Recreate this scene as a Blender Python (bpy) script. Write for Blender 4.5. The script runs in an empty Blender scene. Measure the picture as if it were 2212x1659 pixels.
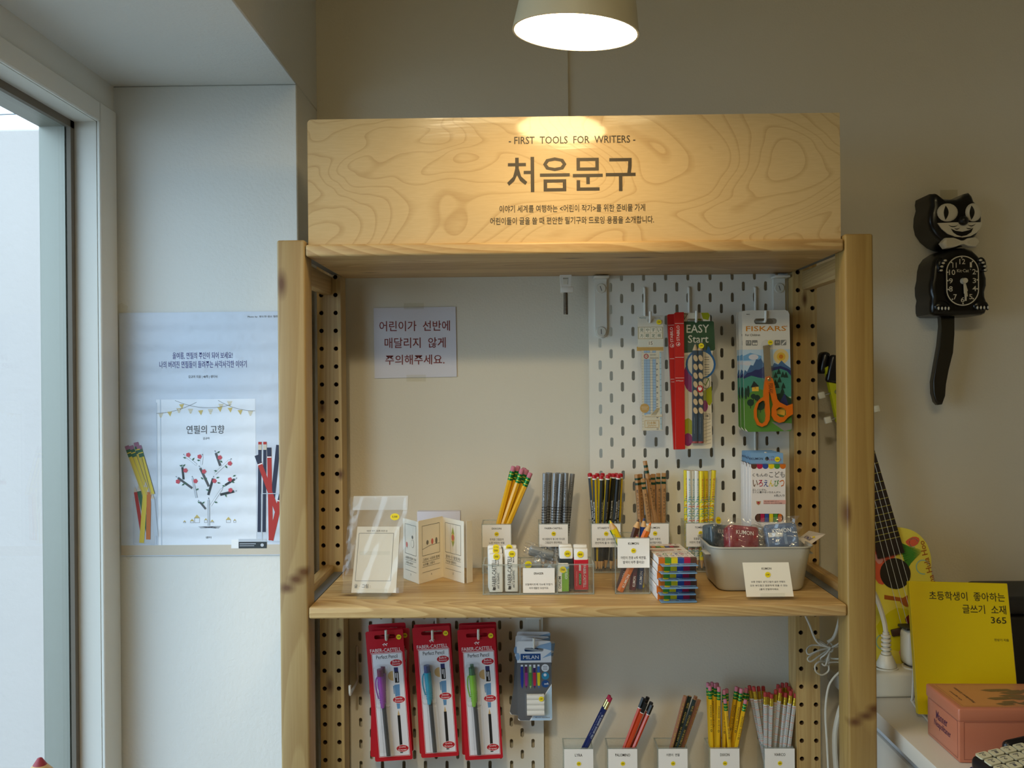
import bpy, bmesh, math, random
from mathutils import Matrix, Vector, Euler
from mathutils.geometry import tessellate_polygon
random.seed(11)
S = bpy.context.scene
C = S.collection
PI = math.pi

# ---------------------------------------------------------------- camera
IW, IH, FPX = 2212, 1659, 1910.85
CAM = Vector((-0.075, -1.3215, 1.5716))
YAW, PITCH, ROLL = 0.01412, -0.0004, 0.0089
RM = Matrix.Rotation(YAW, 3, 'Z') @ Matrix.Rotation(PITCH, 3, 'X') @ Matrix.Rotation(ROLL, 3, 'Y')
cd = bpy.data.cameras.new('camera')
cam = bpy.data.objects.new('camera', cd)
C.objects.link(cam)
cd.sensor_width = 36.0
cd.lens = 36.0 * FPX / IW
cd.clip_start = 0.02
r_, f_, u_ = RM.col[0], RM.col[1], RM.col[2]
cam.matrix_world = Matrix(((r_[0], u_[0], -f_[0], CAM[0]), (r_[1], u_[1], -f_[1], CAM[1]), (r_[2], u_[2], -f_[2], CAM[2]), (0, 0, 0, 1)))
S.camera = cam

def ray(px, py):
    return RM @ Vector(((px - IW / 2) / FPX, 1.0, (IH / 2 - py) / FPX))
def P(px, py, Y):
    d = ray(px, py)
    return CAM + d * ((Y - CAM.y) / d.y)
def PZ(px, py, Z):
    d = ray(px, py)
    return CAM + d * ((Z - CAM.z) / d.z)
def sc(Y):
    return (Y - CAM.y) / FPX

# ---------------------------------------------------------------- world, light, exposure
S.view_settings.view_transform = 'Standard'
S.view_settings.look = 'None'
S.view_settings.gamma = 1.0
S.view_settings.use_curve_mapping = False
S.view_settings.exposure = 0.0
wd = bpy.data.worlds.new('sky')
S.world = wd
wd.use_nodes = True
bg = wd.node_tree.nodes['Background']
bg.inputs[0].default_value = (0.68, 0.87, 1.10, 1)
bg.inputs[1].default_value = 3.9

def area(name, loc, rot, sx, sy, power, col, portal=False):
    l = bpy.data.lights.new(name, 'AREA')
    l.shape = 'RECTANGLE'; l.size = sx; l.size_y = sy; l.energy = power; l.color = col
    if portal: l.cycles.is_portal = True
    o = bpy.data.objects.new(name, l); C.objects.link(o)
    o.location = loc; o.rotation_euler = rot
    return o
area('window_portal', (-0.9, -0.566, 1.128), (0, -PI / 2, 0), 1.76, 1.37, 1, (1, 1, 1), True)
area('added_ceiling_fill', (0.0, -2.1, 2.68), (0, 0, 0), 0.9, 0.5, 13, (1.0, 0.82, 0.44))  # unseen, added as warm ambient fill for the room
sl = bpy.data.lights.new('added_ceiling_spot', 'SPOT'); sl.energy = 44; sl.color = (1.0, 0.84, 0.58); sl.spot_size = math.radians(42); sl.spot_blend = 1.0; sl.shadow_soft_size = 0.06
so = bpy.data.objects.new('added_ceiling_spot', sl); C.objects.link(so); so.location = (-0.35, -1.9, 2.62)  # unseen spotlight, added to brighten the goods on the middle shelf
so.rotation_euler = (Vector((-0.12, 0.1, 1.10)) - so.location).to_track_quat('-Z', 'Y').to_euler()
try:
    S.cycles.use_denoising = True
    S.cycles.max_bounces = 10
    S.cycles.transparent_max_bounces = 24
    S.cycles.sample_clamp_indirect = 4.0
    S.cycles.caustics_reflective = False
    S.cycles.caustics_refractive = False
except Exception:
    pass

# ---------------------------------------------------------------- materials
def lin(c):
    return tuple(((v / 255) / 12.92 if v / 255 <= 0.04045 else ((v / 255 + 0.055) / 1.055) ** 2.4) for v in c)
MATS = {}
def new_mat(name):
    m = bpy.data.materials.new(name); m.use_nodes = True
    return m, m.node_tree, m.node_tree.nodes['Principled BSDF']
def N(nt, t, **k):
    n = nt.nodes.new(t)
    for a, v in k.items():
        if a.startswith('i_'): n.inputs[a[2:]].default_value = v
        elif a[0] == 'i' and a[1:].isdigit(): n.inputs[int(a[1:])].default_value = v
        else: setattr(n, a, v)
    return n
def M(name, col=(200, 200, 200), rough=0.5, metal=0.0, spec=0.5, coat=0.0, var=0.0, emit=0.0):
    """plain procedural surface, colour in sRGB 0-255, with a faint noise variation"""
    if name in MATS: return MATS[name]
    m, nt, b = new_mat(name)
    c = lin(col)
    b.inputs['Base Color'].default_value = (*c, 1)
    b.inputs['Roughness'].default_value = rough
    b.inputs['Metallic'].default_value = metal
    b.inputs['Specular IOR Level'].default_value = spec
    b.inputs['Coat Weight'].default_value = coat
    if var:
        tc = N(nt, 'ShaderNodeTexCoord'); no = N(nt, 'ShaderNodeTexNoise', i_Scale=90.0, i_Detail=3.0)
        nt.links.new(tc.outputs['Object'], no.inputs['Vector'])
        mx = N(nt, 'ShaderNodeMix', data_type='RGBA')
        mx.inputs[6].default_value = (*[v * (1 - var) for v in c], 1); mx.inputs[7].default_value = (*[min(1, v * (1 + var)) for v in c], 1)
        nt.links.new(no.outputs['Fac'], mx.inputs[0]); nt.links.new(mx.outputs[2], b.inputs['Base Color'])
    if emit:
        b.inputs['Emission Color'].default_value = (*c, 1); b.inputs['Emission Strength'].default_value = emit
    MATS[name] = m
    return m
def paint(name, col, bump=0.15, scale=260.0, rough=0.75, dirt=0.04):
    m, nt, b = new_mat(name)
    c = lin(col)
    tc = N(nt, 'ShaderNodeTexCoord')
    n1 = N(nt, 'ShaderNodeTexNoise', i_Scale=scale, i_Detail=4.0)
    n2 = N(nt, 'ShaderNodeTexNoise', i_Scale=2.5, i_Detail=3.0)
    n3 = N(nt, 'ShaderNodeTexNoise', i_Scale=55.0, i_Detail=2.0)
    for n in (n1, n2, n3): nt.links.new(tc.outputs['Object'], n.inputs['Vector'])
    mx = N(nt, 'ShaderNodeMix', data_type='RGBA')
    mx.inputs[6].default_value = (*[v * (1 - dirt) for v in c], 1); mx.inputs[7].default_value = (*[min(1, v * (1 + dirt)) for v in c], 1)
    nt.links.new(n2.outputs['Fac'], mx.inputs[0]); nt.links.new(mx.outputs[2], b.inputs['Base Color'])
    ad = N(nt, 'ShaderNodeMath', operation='MULTIPLY_ADD', i1=0.6); nt.links.new(n3.outputs['Fac'], ad.inputs[0]); nt.links.new(n1.outputs['Fac'], ad.inputs[2])
    bp = N(nt, 'ShaderNodeBump', i_Strength=bump, i_Distance=0.002)
    nt.links.new(ad.outputs[0], bp.inputs['Height']); nt.links.new(bp.outputs[0], b.inputs['Normal'])
    b.inputs['Roughness'].default_value = rough
    b.inputs['Specular IOR Level'].default_value = 0.25
    MATS[name] = m
    return m
def pine(name, axis, light=(214, 178, 122), dark=(170, 126, 72), knots=(), lam=0.0, stretch=0.035, ringw=0.45, rings=7.0, rough=0.42, seed=0.0):
    """pine: grain stretched along an axis, wavy growth rings, glued strips (lam), dark knots at given places"""
    m, nt, b = new_mat(name)
    L = nt.links.new
    tc = N(nt, 'ShaderNodeTexCoord')
    st = [1.0, 1.0, 1.0]; st[axis] = stretch
    mp = N(nt, 'ShaderNodeMapping'); mp.inputs['Scale'].default_value = st; mp.inputs['Location'].default_value = (seed, seed * 1.7, seed * 0.6)
    L(tc.outputs['Object'], mp.inputs['Vector'])
    vec = mp.outputs[0]
    lamv = None
    if lam:
        sp = N(nt, 'ShaderNodeSeparateXYZ'); L(tc.outputs['Object'], sp.inputs[0])
        fl = N(nt, 'ShaderNodeMath', operation='DIVIDE', i1=lam); L(sp.outputs[1], fl.inputs[0])
        f2 = N(nt, 'ShaderNodeMath', operation='FLOOR'); L(fl.outputs[0], f2.inputs[0])
        wn = N(nt, 'ShaderNodeTexWhiteNoise', noise_dimensions='1D'); L(f2.outputs[0], wn.inputs['W'])
        lamv = wn
        av = N(nt, 'ShaderNodeVectorMath', operation='MULTIPLY_ADD'); av.inputs[1].default_value = (3, 3, 3)
        L(wn.outputs['Color'], av.inputs[0]); L(mp.outputs[0], av.inputs[2]); vec = av.outputs[0]
    n1 = N(nt, 'ShaderNodeTexNoise', i_Scale=5.0, i_Detail=2.0, i_Distortion=0.4); L(vec, n1.inputs['Vector'])
    k = N(nt, 'ShaderNodeMath', operation='MULTIPLY', i1=rings * 9); L(n1.outputs['Fac'], k.inputs[0])
    fr = N(nt, 'ShaderNodeMath', operation='FRACT'); L(k.outputs[0], fr.inputs[0])
    rp = N(nt, 'ShaderNodeValToRGB'); L(fr.outputs[0], rp.inputs[0])
    e = rp.color_ramp.elements; e[0].position = 0.0; e[0].color = (0, 0, 0, 1); e[1].position = 0.72; e[1].color = (0.75, 0.75, 0.75, 1)
    e2 = rp.color_ramp.elements.new(0.93); e2.color = (0.9, 0.9, 0.9, 1); e3 = rp.color_ramp.elements.new(1.0); e3.color = (0.05, 0.05, 0.05, 1)
    n2 = N(nt, 'ShaderNodeTexNoise', i_Scale=330.0, i_Detail=2.0); L(mp.outputs[0], n2.inputs['Vector'])
    n3 = N(nt, 'ShaderNodeTexNoise', i_Scale=30.0, i_Detail=3.0); L(vec, n3.inputs['Vector'])
    a = N(nt, 'ShaderNodeMath', operation='MULTIPLY_ADD', i1=ringw, i2=0.0); L(rp.outputs[0], a.inputs[0])
    a2 = N(nt, 'ShaderNodeMath', operation='MULTIPLY_ADD', i1=0.55); L(n3.outputs['Fac'], a2.inputs[0]); L(a.outputs[0], a2.inputs[2])
    a3 = N(nt, 'ShaderNodeMath', operation='MULTIPLY_ADD', i1=0.50); L(n2.outputs['Fac'], a3.inputs[0]); L(a2.outputs[0], a3.inputs[2])
    a4 = N(nt, 'ShaderNodeMath', operation='SUBTRACT', i1=0.36, use_clamp=True); L(a3.outputs[0], a4.inputs[0])
    mx = N(nt, 'ShaderNodeMix', data_type='RGBA'); mx.inputs[6].default_value = (*lin(light), 1); mx.inputs[7].default_value = (*lin(dark), 1)
    L(a4.outputs[0], mx.inputs[0])
    col = mx.outputs[2]
    if lamv:
        lm = N(nt, 'ShaderNodeMix', data_type='RGBA', blend_type='MULTIPLY'); lm.inputs[7].default_value = (0.80, 0.74, 0.68, 1)
        L(lamv.outputs['Value'], lm.inputs[0]); L(col, lm.inputs[6]); col = lm.outputs[2]
    for (pos, rad) in knots:
        s1 = N(nt, 'ShaderNodeVectorMath', operation='SUBTRACT'); s1.inputs[1].default_value = pos; L(tc.outputs['Object'], s1.inputs[0])
        s2 = N(nt, 'ShaderNodeVectorMath', operation='DIVIDE'); s2.inputs[1].default_value = rad; L(s1.outputs[0], s2.inputs[0])
        ln = N(nt, 'ShaderNodeVectorMath', operation='LENGTH'); L(s2.outputs[0], ln.inputs[0])
        an = N(nt, 'ShaderNodeMath', operation='MULTIPLY_ADD', i1=0.5); L(n3.outputs['Fac'], an.inputs[0]); L(ln.outputs['Value'], an.inputs[2])
        kr = N(nt, 'ShaderNodeMapRange'); kr.inputs[1].default_value = 0.5; kr.inputs[2].default_value = 1.6; kr.inputs[3].default_value = 0.92; kr.inputs[4].default_value = 0.0
        L(an.outputs[0], kr.inputs[0])
        km = N(nt, 'ShaderNodeMix', data_type='RGBA'); km.inputs[7].default_value = (*lin((92, 56, 26)), 1)
        L(kr.outputs[0], km.inputs[0]); L(col, km.inputs[6]); col = km.outputs[2]
    L(col, b.inputs['Base Color'])
    b.inputs['Roughness'].default_value = rough
    b.inputs['Specular IOR Level'].default_value = 0.35
    MATS[name] = m
    return m
def plywood(name):
    m, nt, b = new_mat(name); L = nt.links.new
    tc = N(nt, 'ShaderNodeTexCoord')
    mp = N(nt, 'ShaderNodeMapping'); mp.inputs['Scale'].default_value = (0.75, 1, 1.5); mp.inputs['Location'].default_value = (4.4, 0, 2.1); L(tc.outputs['Object'], mp.inputs[0])
    n1 = N(nt, 'ShaderNodeTexNoise', i_Scale=3.6, i_Detail=2.5, i_Roughness=0.42, i_Distortion=0.5); L(mp.outputs[0], n1.inputs['Vector'])
    k = N(nt, 'ShaderNodeMath', operation='MULTIPLY', i1=34.0); L(n1.outputs['Fac'], k.inputs[0])
    fr = N(nt, 'ShaderNodeMath', operation='FRACT'); L(k.outputs[0], fr.inputs[0])
    rp = N(nt, 'ShaderNodeValToRGB'); L(fr.outputs[0], rp.inputs[0])
    e = rp.color_ramp.elements; e[0].color = (0, 0, 0, 1); e[0].position = 0.74; e[1].position = 0.96; e[1].color = (0.9, 0.9, 0.9, 1)
    x = rp.color_ramp.elements.new(1.0); x.color = (0.0, 0.0, 0.0, 1)
    m2 = N(nt, 'ShaderNodeMapping'); m2.inputs['Scale'].default_value = (0.12, 1, 1); L(tc.outputs['Object'], m2.inputs[0])
    n2 = N(nt, 'ShaderNodeTexNoise', i_Scale=420.0, i_Detail=2.0); L(m2.outputs[0], n2.inputs['Vector'])
    n3 = N(nt, 'ShaderNodeTexNoise', i_Scale=5.0, i_Detail=2.0); L(tc.outputs['Object'], n3.inputs['Vector'])
    a = N(nt, 'ShaderNodeMath', operation='MULTIPLY_ADD', i1=0.30); L(n2.outputs['Fac'], a.inputs[0])
    a0 = N(nt, 'ShaderNodeMath', operation='MULTIPLY', i1=0.40); L(rp.outputs[0], a0.inputs[0]); L(a0.outputs[0], a.inputs[2])
    a2 = N(nt, 'ShaderNodeMath', operation='MULTIPLY_ADD', i1=0.35); L(n3.outputs['Fac'], a2.inputs[0]); L(a.outputs[0], a2.inputs[2])
    mx = N(nt, 'ShaderNodeMix', data_type='RGBA'); mx.inputs[6].default_value = (*lin((216, 190, 140)), 1); mx.inputs[7].default_value = (*lin((172, 138, 86)), 1)
    L(a2.outputs[0], mx.inputs[0]); L(mx.outputs[2], b.inputs['Base Color'])
    b.inputs['Roughness'].default_value = 0.5
    b.inputs['Specular IOR Level'].default_value = 0.4
    b.inputs['Coat Weight'].default_value = 1.0
    b.inputs['Coat Roughness'].default_value = 0.10
    n4 = N(nt, 'ShaderNodeTexNoise', i_Scale=38.0, i_Detail=3.0); L(m2.outputs[0], n4.inputs['Vector'])
    bp = N(nt, 'ShaderNodeBump', i_Strength=0.07, i_Distance=0.004); L(n4.outputs['Fac'], bp.inputs['Height']); L(bp.outputs[0], b.inputs['Coat Normal'])
    MATS[name] = m
    return m
def clear(name, tint=(1, 1, 1), rough=0.03, ior=1.45, gloss=1.0, body=0.0, bodycol=(1, 1, 1)):
    """thin clear sheet (glass, acrylic, film): see-through with Fresnel reflections"""
    m, nt, b = new_mat(name); nt.nodes.remove(b); L = nt.links.new
    out = nt.nodes['Material Output']
    tr = N(nt, 'ShaderNodeBsdfTransparent'); tr.inputs[0].default_value = (*tint, 1)
    gl = N(nt, 'ShaderNodeBsdfGlossy'); gl.inputs['Roughness'].default_value = rough
    f0 = ((ior - 1) / (ior + 1)) ** 2
    lw = N(nt, 'ShaderNodeLayerWeight', i_Blend=0.5)
    pw = N(nt, 'ShaderNodeMath', operation='POWER', i1=5.0); L(lw.outputs['Facing'], pw.inputs[0])
    fr = N(nt, 'ShaderNodeMath', operation='MULTIPLY_ADD', i1=1 - f0, i2=f0); L(pw.outputs[0], fr.inputs[0])
    ml = N(nt, 'ShaderNodeMath', operation='MULTIPLY', i1=gloss, use_clamp=True); L(fr.outputs[0], ml.inputs[0])
    base = tr.outputs[0]
    if body:
        df = N(nt, 'ShaderNodeBsdfDiffuse'); df.inputs[0].default_value = (*bodycol, 1)
        m0 = N(nt, 'ShaderNodeMixShader'); m0.inputs[0].default_value = body; L(base, m0.inputs[1]); L(df.outputs[0], m0.inputs[2]); base = m0.outputs[0]
    mx = N(nt, 'ShaderNodeMixShader'); L(ml.outputs[0], mx.inputs[0]); L(base, mx.inputs[1]); L(gl.outputs[0], mx.inputs[2])
    L(mx.outputs[0], out.inputs[0])
    MATS[name] = m
    return m

# ---------------------------------------------------------------- mesh builder
TXT = {}
def textmesh(s):
    if s not in TXT:
        c = bpy.data.curves.new('txt', 'FONT'); c.body = s; c.size = 1; c.resolution_u = 2; c.offset = 0.008
        o = bpy.data.objects.new('txt', c)
        me = bpy.data.meshes.new_from_object(o)
        v = [(a.co.x, a.co.y) for a in me.vertices]; f = [tuple(p.vertices) for p in me.polygons]
        bpy.data.objects.remove(o); bpy.data.curves.remove(c); bpy.data.meshes.remove(me)
        xs = [a[0] for a in v] or [0, 1]; ys = [a[1] for a in v] or [0, 1]
        TXT[s] = (v, f, min(xs), max(xs), min(ys), max(ys))
    return TXT[s]
def rr(x0, x1, z0, z1, r, n=4):
    pts = []
    for cx, cz, a0 in ((x1 - r, z1 - r, 0), (x0 + r, z1 - r, PI / 2), (x0 + r, z0 + r, PI), (x1 - r, z0 + r, 1.5 * PI)):
        for i in range(n + 1):
            a = a0 + PI / 2 * i / n; pts.append((cx + r * math.cos(a), cz + r * math.sin(a)))
    return pts
def circ(cx, cz, r, n=20, rz=None):
    rz = rz or r
    return [(cx + r * math.cos(2 * PI * i / n), cz + rz * math.sin(2 * PI * i / n)) for i in range(n)]
class MB:
    def __init__(s):
        s.v = []; s.f = []; s.m = []; s.sm = []; s.X = Matrix.Identity(4); s.c = (0, 0, 1.0, 0.0); s.k = 0
    def add(s, vs, fs, m=0, smooth=False):
        b = len(s.v)
        s.v += [s.X @ Vector(v) for v in vs]
        for f in fs: s.f.append(tuple(b + i for i in f)); s.m.append(m); s.sm.append(smooth)
    # picture-measured local frame: (u, v) -> local (x, z)
    def cal(s, u0, v0, unit, rot=0.0): s.c = (u0, v0, unit, rot); return s
    def q(s, u, v):
        u0, v0, k, r = s.c; a, b = (u - u0) * k, -(v - v0) * k
        return (a * math.cos(r) + b * math.sin(r), -a * math.sin(r) + b * math.cos(r))
    def qp(s, pts): return [s.q(*p) for p in pts]
    def box(s, x0, x1, y0, y1, z0, z1, m=0, r=0.0, seg=2):
        if r <= 0:
            vs = [(x, y, z) for z in (z0, z1) for y in (y0, y1) for x in (x0, x1)]
            s.add(vs, [(0, 2, 3, 1), (4, 5, 7, 6), (0, 1, 5, 4), (2, 6, 7, 3), (0, 4, 6, 2), (1, 3, 7, 5)], m); return
        bm = bmesh.new(); bmesh.ops.create_cube(bm, size=1)
        for v in bm.verts: v.co = Vector(((x0 + x1) / 2 + v.co.x * (x1 - x0), (y0 + y1) / 2 + v.co.y * (y1 - y0), (z0 + z1) / 2 + v.co.z * (z1 - z0)))
        bmesh.ops.bevel(bm, geom=bm.edges[:], offset=r, segments=seg, affect='EDGES', profile=0.5)
        bm.verts.index_update()
        s.add([v.co.copy() for v in bm.verts], [tuple(v.index for v in f.verts) for f in bm.faces], m, True); bm.free()
    def poly(s, pts, y=0.0, m=0, holes=()):
        loops = [[Vector((p[0], p[1], 0)) for p in pts]] + [[Vector((p[0], p[1], 0)) for p in h] for h in holes]
        tris = tessellate_polygon(loops)
        flat = [v for l in loops for v in l]
        fs = []
        for t in tris:
            a, b_, c_ = (flat[i] for i in t)
            cr = (b_ - a).cross(c_ - a).z
            if abs(cr) < 1e-14: continue
            fs.append(t if cr > 0 else t[::-1])
        s.add([(v.x, y, v.y) for v in flat], fs, m)
    def prism(s, pts, y0, y1, m=0, holes=(), ms=None, mb=None):
        """outline in XZ, front face at y0 facing -Y, back at y1"""
        s.poly(pts, y0, m, holes)
        b = len(s.f); s.poly(pts, y1, m if mb is None else mb, holes)
        for i in range(b, len(s.f)): s.f[i] = s.f[i][::-1]
        for l in [pts] + list(holes):
            n = len(l); A = sum(l[i][0] * l[(i + 1) % n][1] - l[(i + 1) % n][0] * l[i][1] for i in range(n))
            l = list(l) if (A > 0) == (l is pts) else list(l)[::-1]
            s.add([(p[0], y, p[1]) for y in (y0, y1) for p in l], [(i, i + n, (i + 1) % n + n, (i + 1) % n) for i in range(n)], m if ms is None else ms)
    def puff(s, pts, y0, y1, r, m=0, seg=4, cen=None):
        """outline extruded from the back y1 to the front y0 with a rounded front edge of radius r"""
        n = len(pts); cx = cen[0] if cen else sum(p[0] for p in pts) / n; cz = cen[1] if cen else sum(p[1] for p in pts) / n
        R = sum(math.hypot(p[0] - cx, p[1] - cz) for p in pts) / n
        rings = [(1.0, y1)]
        for i in range(seg + 1):
            a = PI / 2 * i / seg; rings.append((1 - r / R * (1 - math.cos(a)), y0 + r * (1 - math.sin(a))))
        vs = [(cx + (p[0] - cx) * k, y, cz + (p[1] - cz) * k) for k, y in rings for p in pts]
        A = sum(pts[i][0] * pts[(i + 1) % n][1] - pts[(i + 1) % n][0] * pts[i][1] for i in range(n))
        fs = []
        for j in range(len(rings) - 1):
            for i in range(n):
                k = (i + 1) % n; f = (j * n + i, (j + 1) * n + i, (j + 1) * n + k, j * n + k)
                fs.append(f[::-1] if A > 0 else f)
        s.add(vs, [f[::-1] for f in fs], m, True)
        kk = rings[-1][0]; s.poly([(cx + (p[0] - cx) * kk, cz + (p[1] - cz) * kk) for p in pts], y0, m)
    def cone(s, p0, p1, r0, r1, n=12, m=0, caps=True, smooth=True, rot=0.0):
        p0, p1 = Vector(p0), Vector(p1); d = (p1 - p0).normalized()
        a = d.orthogonal().normalized() if abs(d.z) < 0.999 else Vector((1, 0, 0)); b = d.cross(a)
        vs = []
        for p, r in ((p0, r0), (p1, r1)):
            for i in range(n):
                t = 2 * PI * i / n + rot; vs.append(p + a * (r * math.cos(t)) + b * (r * math.sin(t)))
        s.add(vs, [(i, (i + 1) % n, n + (i + 1) % n, n + i) for i in range(n)], m, smooth)
        if caps:
            s.add(vs[:n], [tuple(range(n))[::-1]], m); s.add(vs[n:], [tuple(range(n))], m)
    def tube(s, pts, r, n=8, m=0, closed=False, caps=True):
        pts = [Vector(p) for p in pts]; k = len(pts); vs = []
        prev = None
        for i, p in enumerate(pts):
            t = (pts[(i + 1) % k] - pts[i - 1]) if closed else (pts[min(i + 1, k - 1)] - pts[max(i - 1, 0)])
            t = t.normalized()
            a = t.orthogonal().normalized() if prev is None else (prev - t * prev.dot(t)).normalized()
            prev = a; b = t.cross(a)
            for j in range(n):
                q = 2 * PI * j / n; vs.append(p + a * (r * math.cos(q)) + b * (r * math.sin(q)))
        fs = []
        for i in range(k if closed else k - 1):
            for j in range(n):
                A = i * n; B = ((i + 1) % k) * n; fs.append((A + j, A + (j + 1) % n, B + (j + 1) % n, B + j))
        s.add(vs, fs, m, True)
        if caps and not closed:
            s.add(vs[:n], [tuple(range(n))[::-1]], m); s.add(vs[-n:], [tuple(range(n))], m)
    def lathe(s, prof, n=32, m=0, c=(0, 0, 0), cap0=False, cap1=False, smooth=True):
        vs = [(c[0] + r * math.cos(2 * PI * i / n), c[1] + r * math.sin(2 * PI * i / n), c[2] + z) for r, z in prof for i in range(n)]
        s.add(vs, [(j * n + i, j * n + (i + 1) % n, (j + 1) * n + (i + 1) % n, (j + 1) * n + i) for j in range(len(prof) - 1) for i in range(n)], m, smooth)
        if cap0: s.add(vs[:n], [tuple(range(n))[::-1]], m)
        if cap1: s.add(vs[-n:], [tuple(range(n))], m)
    def ball(s, c, r, n=16, m=0, ry=None, rz=None):
        ry = ry or r; rz = rz or r; k = n // 2
        vs = [(c[0] + r * math.sin(PI * j / k) * math.cos(2 * PI * i / n), c[1] + ry * math.sin(PI * j / k) * math.sin(2 * PI * i / n), c[2] - rz * math.cos(PI * j / k)) for j in range(k + 1) for i in range(n)]
        s.add(vs, [(j * n + i, j * n + (i + 1) % n, (j + 1) * n + (i + 1) % n, (j + 1) * n + i) for j in range(k) for i in range(n)], m, True)
    def T(s, t, x0, x1, z0, z1, y=0.0, m=1, up=False):
        """lettering fitted to a rectangle in XZ facing -Y; up = reading upward"""
        v, f, a0, a1, b0, b1 = textmesh(t)
        w = (a1 - a0) or 1; h = (b1 - b0) or 1
        if up: vs = [(x1 - (b - b0) / h * (x1 - x0), y, z0 + (a - a0) / w * (z1 - z0)) for a, b in v]
        else: vs = [(x0 + (a - a0) / w * (x1 - x0), y, z0 + (b - b0) / h * (z1 - z0)) for a, b in v]
        s.add(vs, f, m)
    def t(s, txt, u0, v0, u1, v1, y=0.0, m=1):
        """lettering fitted to a measured rectangle (left, top, right, bottom) of the calibrated frame"""
        v, f, a0, a1, b0, b1 = textmesh(txt)
        w = (a1 - a0) or 1; h = (b1 - b0) or 1
        vs = []
        for a, b in v:
            x, z = s.q(u0 + (a - a0) / w * (u1 - u0), v1 - (b - b0) / h * (v1 - v0)); vs.append((x, y - 7e-5, z))
        s.add(vs, f, m)
    def tu(s, txt, u0, v0, u1, v1, y=0.0, m=1, down=False):
        """the same, reading upward (or downward)"""
        v, f, a0, a1, b0, b1 = textmesh(txt)
        w = (a1 - a0) or 1; h = (b1 - b0) or 1
        vs = []
        for a, b in v:
            A = (a - a0) / w; B = (b - b0) / h
            x, z = s.q(u0 + B * (u1 - u0), v0 + A * (v1 - v0)) if down else s.q(u1 - B * (u1 - u0), v1 - A * (v1 - v0))
            vs.append((x, y - 7e-5, z))
        s.add(vs, f, m)
    def up(s, y): s.k = (s.k + 1) % 10; return y - 6e-6 * s.k
    def pq(s, pts, y=0.0, m=1, holes=()): s.poly(s.qp(pts), s.up(y), m, [s.qp(h) for h in holes])
    def rq(s, u0, v0, u1, v1, y=0.0, m=1): s.poly(s.qp([(u0, v0), (u1, v0), (u1, v1), (u0, v1)]), s.up(y), m)
    def oq(s, u, v, r, y=0.0, m=1, rv=None, n=20): s.poly(s.qp(circ(u, v, r, n, rv)), s.up(y), m)
    def lq(s, u0, v0, u1, v1, w, y=0.0, m=1):
        d = math.hypot(u1 - u0, v1 - v0) or 1; a, b = -(v1 - v0) / d * w / 2, (u1 - u0) / d * w / 2
        s.poly(s.qp([(u0 + a, v0 + b), (u1 + a, v1 + b), (u1 - a, v1 - b), (u0 - a, v0 - b)]), s.up(y), m)
    def frameq(s, u0, v0, u1, v1, w, y=0.0, m=1):
        s.lq(u0, v0, u1, v0, w, y, m); s.lq(u1, v0, u1, v1, w, y, m); s.lq(u1, v1, u0, v1, w, y, m); s.lq(u0, v1, u0, v0, w, y, m)
    def obj(s, name, mats, parent=None, loc=None, rot=None):
        me = bpy.data.meshes.new(name)
        me.from_pydata([tuple(v) for v in s.v], [], s.f)
        for m in (mats if isinstance(mats, (list, tuple)) else [mats]): me.materials.append(m)
        me.polygons.foreach_set('material_index', s.m); me.polygons.foreach_set('use_smooth', s.sm)
        me.update()
        o = bpy.data.objects.new(name, me); C.objects.link(o)
        if any(s.sm):
            try: me.set_sharp_from_angle(angle=math.radians(38))
            except Exception: pass
        if parent: o.parent = parent
        if loc is not None: o.location = loc
        if rot is not None: o.rotation_euler = rot
        return o
def tag(o, label, cat, group=None):
    o['label'] = label; o['category'] = cat
    if group: o['group'] = group
    return o
def thing(name, label, cat, loc=(0, 0, 0), rot=(0, 0, 0), group=None):
    o = bpy.data.objects.new(name, None); C.objects.link(o); o.empty_display_size = 0.02
    o.location = loc; o.rotation_euler = rot
    return tag(o, label, cat, group)
def struct(mb, name, mats):
    o = mb.obj(name, mats); o['kind'] = 'structure'; return o
def dup(root, name=None, label=None, group=None):
    r = root.copy(); C.objects.link(r)
    if label: r['label'] = label
    if group: r['group'] = group
    for ch in list(root.children):
        c = ch.copy(); C.objects.link(c); c.parent = r
        for g in list(ch.children):
            d = g.copy(); C.objects.link(d); d.parent = c
    return r
def smooth_path(pts, k=6):
    """Catmull-Rom through the points"""
    pts = [Vector(p) for p in pts]; out = []
    for i in range(len(pts) - 1):
        a = pts[max(i - 1, 0)]; b = pts[i]; c = pts[i + 1]; d = pts[min(i + 2, len(pts) - 1)]
        for j in range(k):
            t = j / k
            out.append(0.5 * ((2 * b) + (c - a) * t + (2 * a - 5 * b + 4 * c - d) * t * t + (3 * b - a - 3 * c + d) * t ** 3))
    out.append(pts[-1])
    return out
ORD = 'first second third fourth fifth sixth seventh eighth ninth tenth eleventh twelfth thirteenth fourteenth fifteenth sixteenth seventeenth eighteenth nineteenth twentieth'.split()

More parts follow.
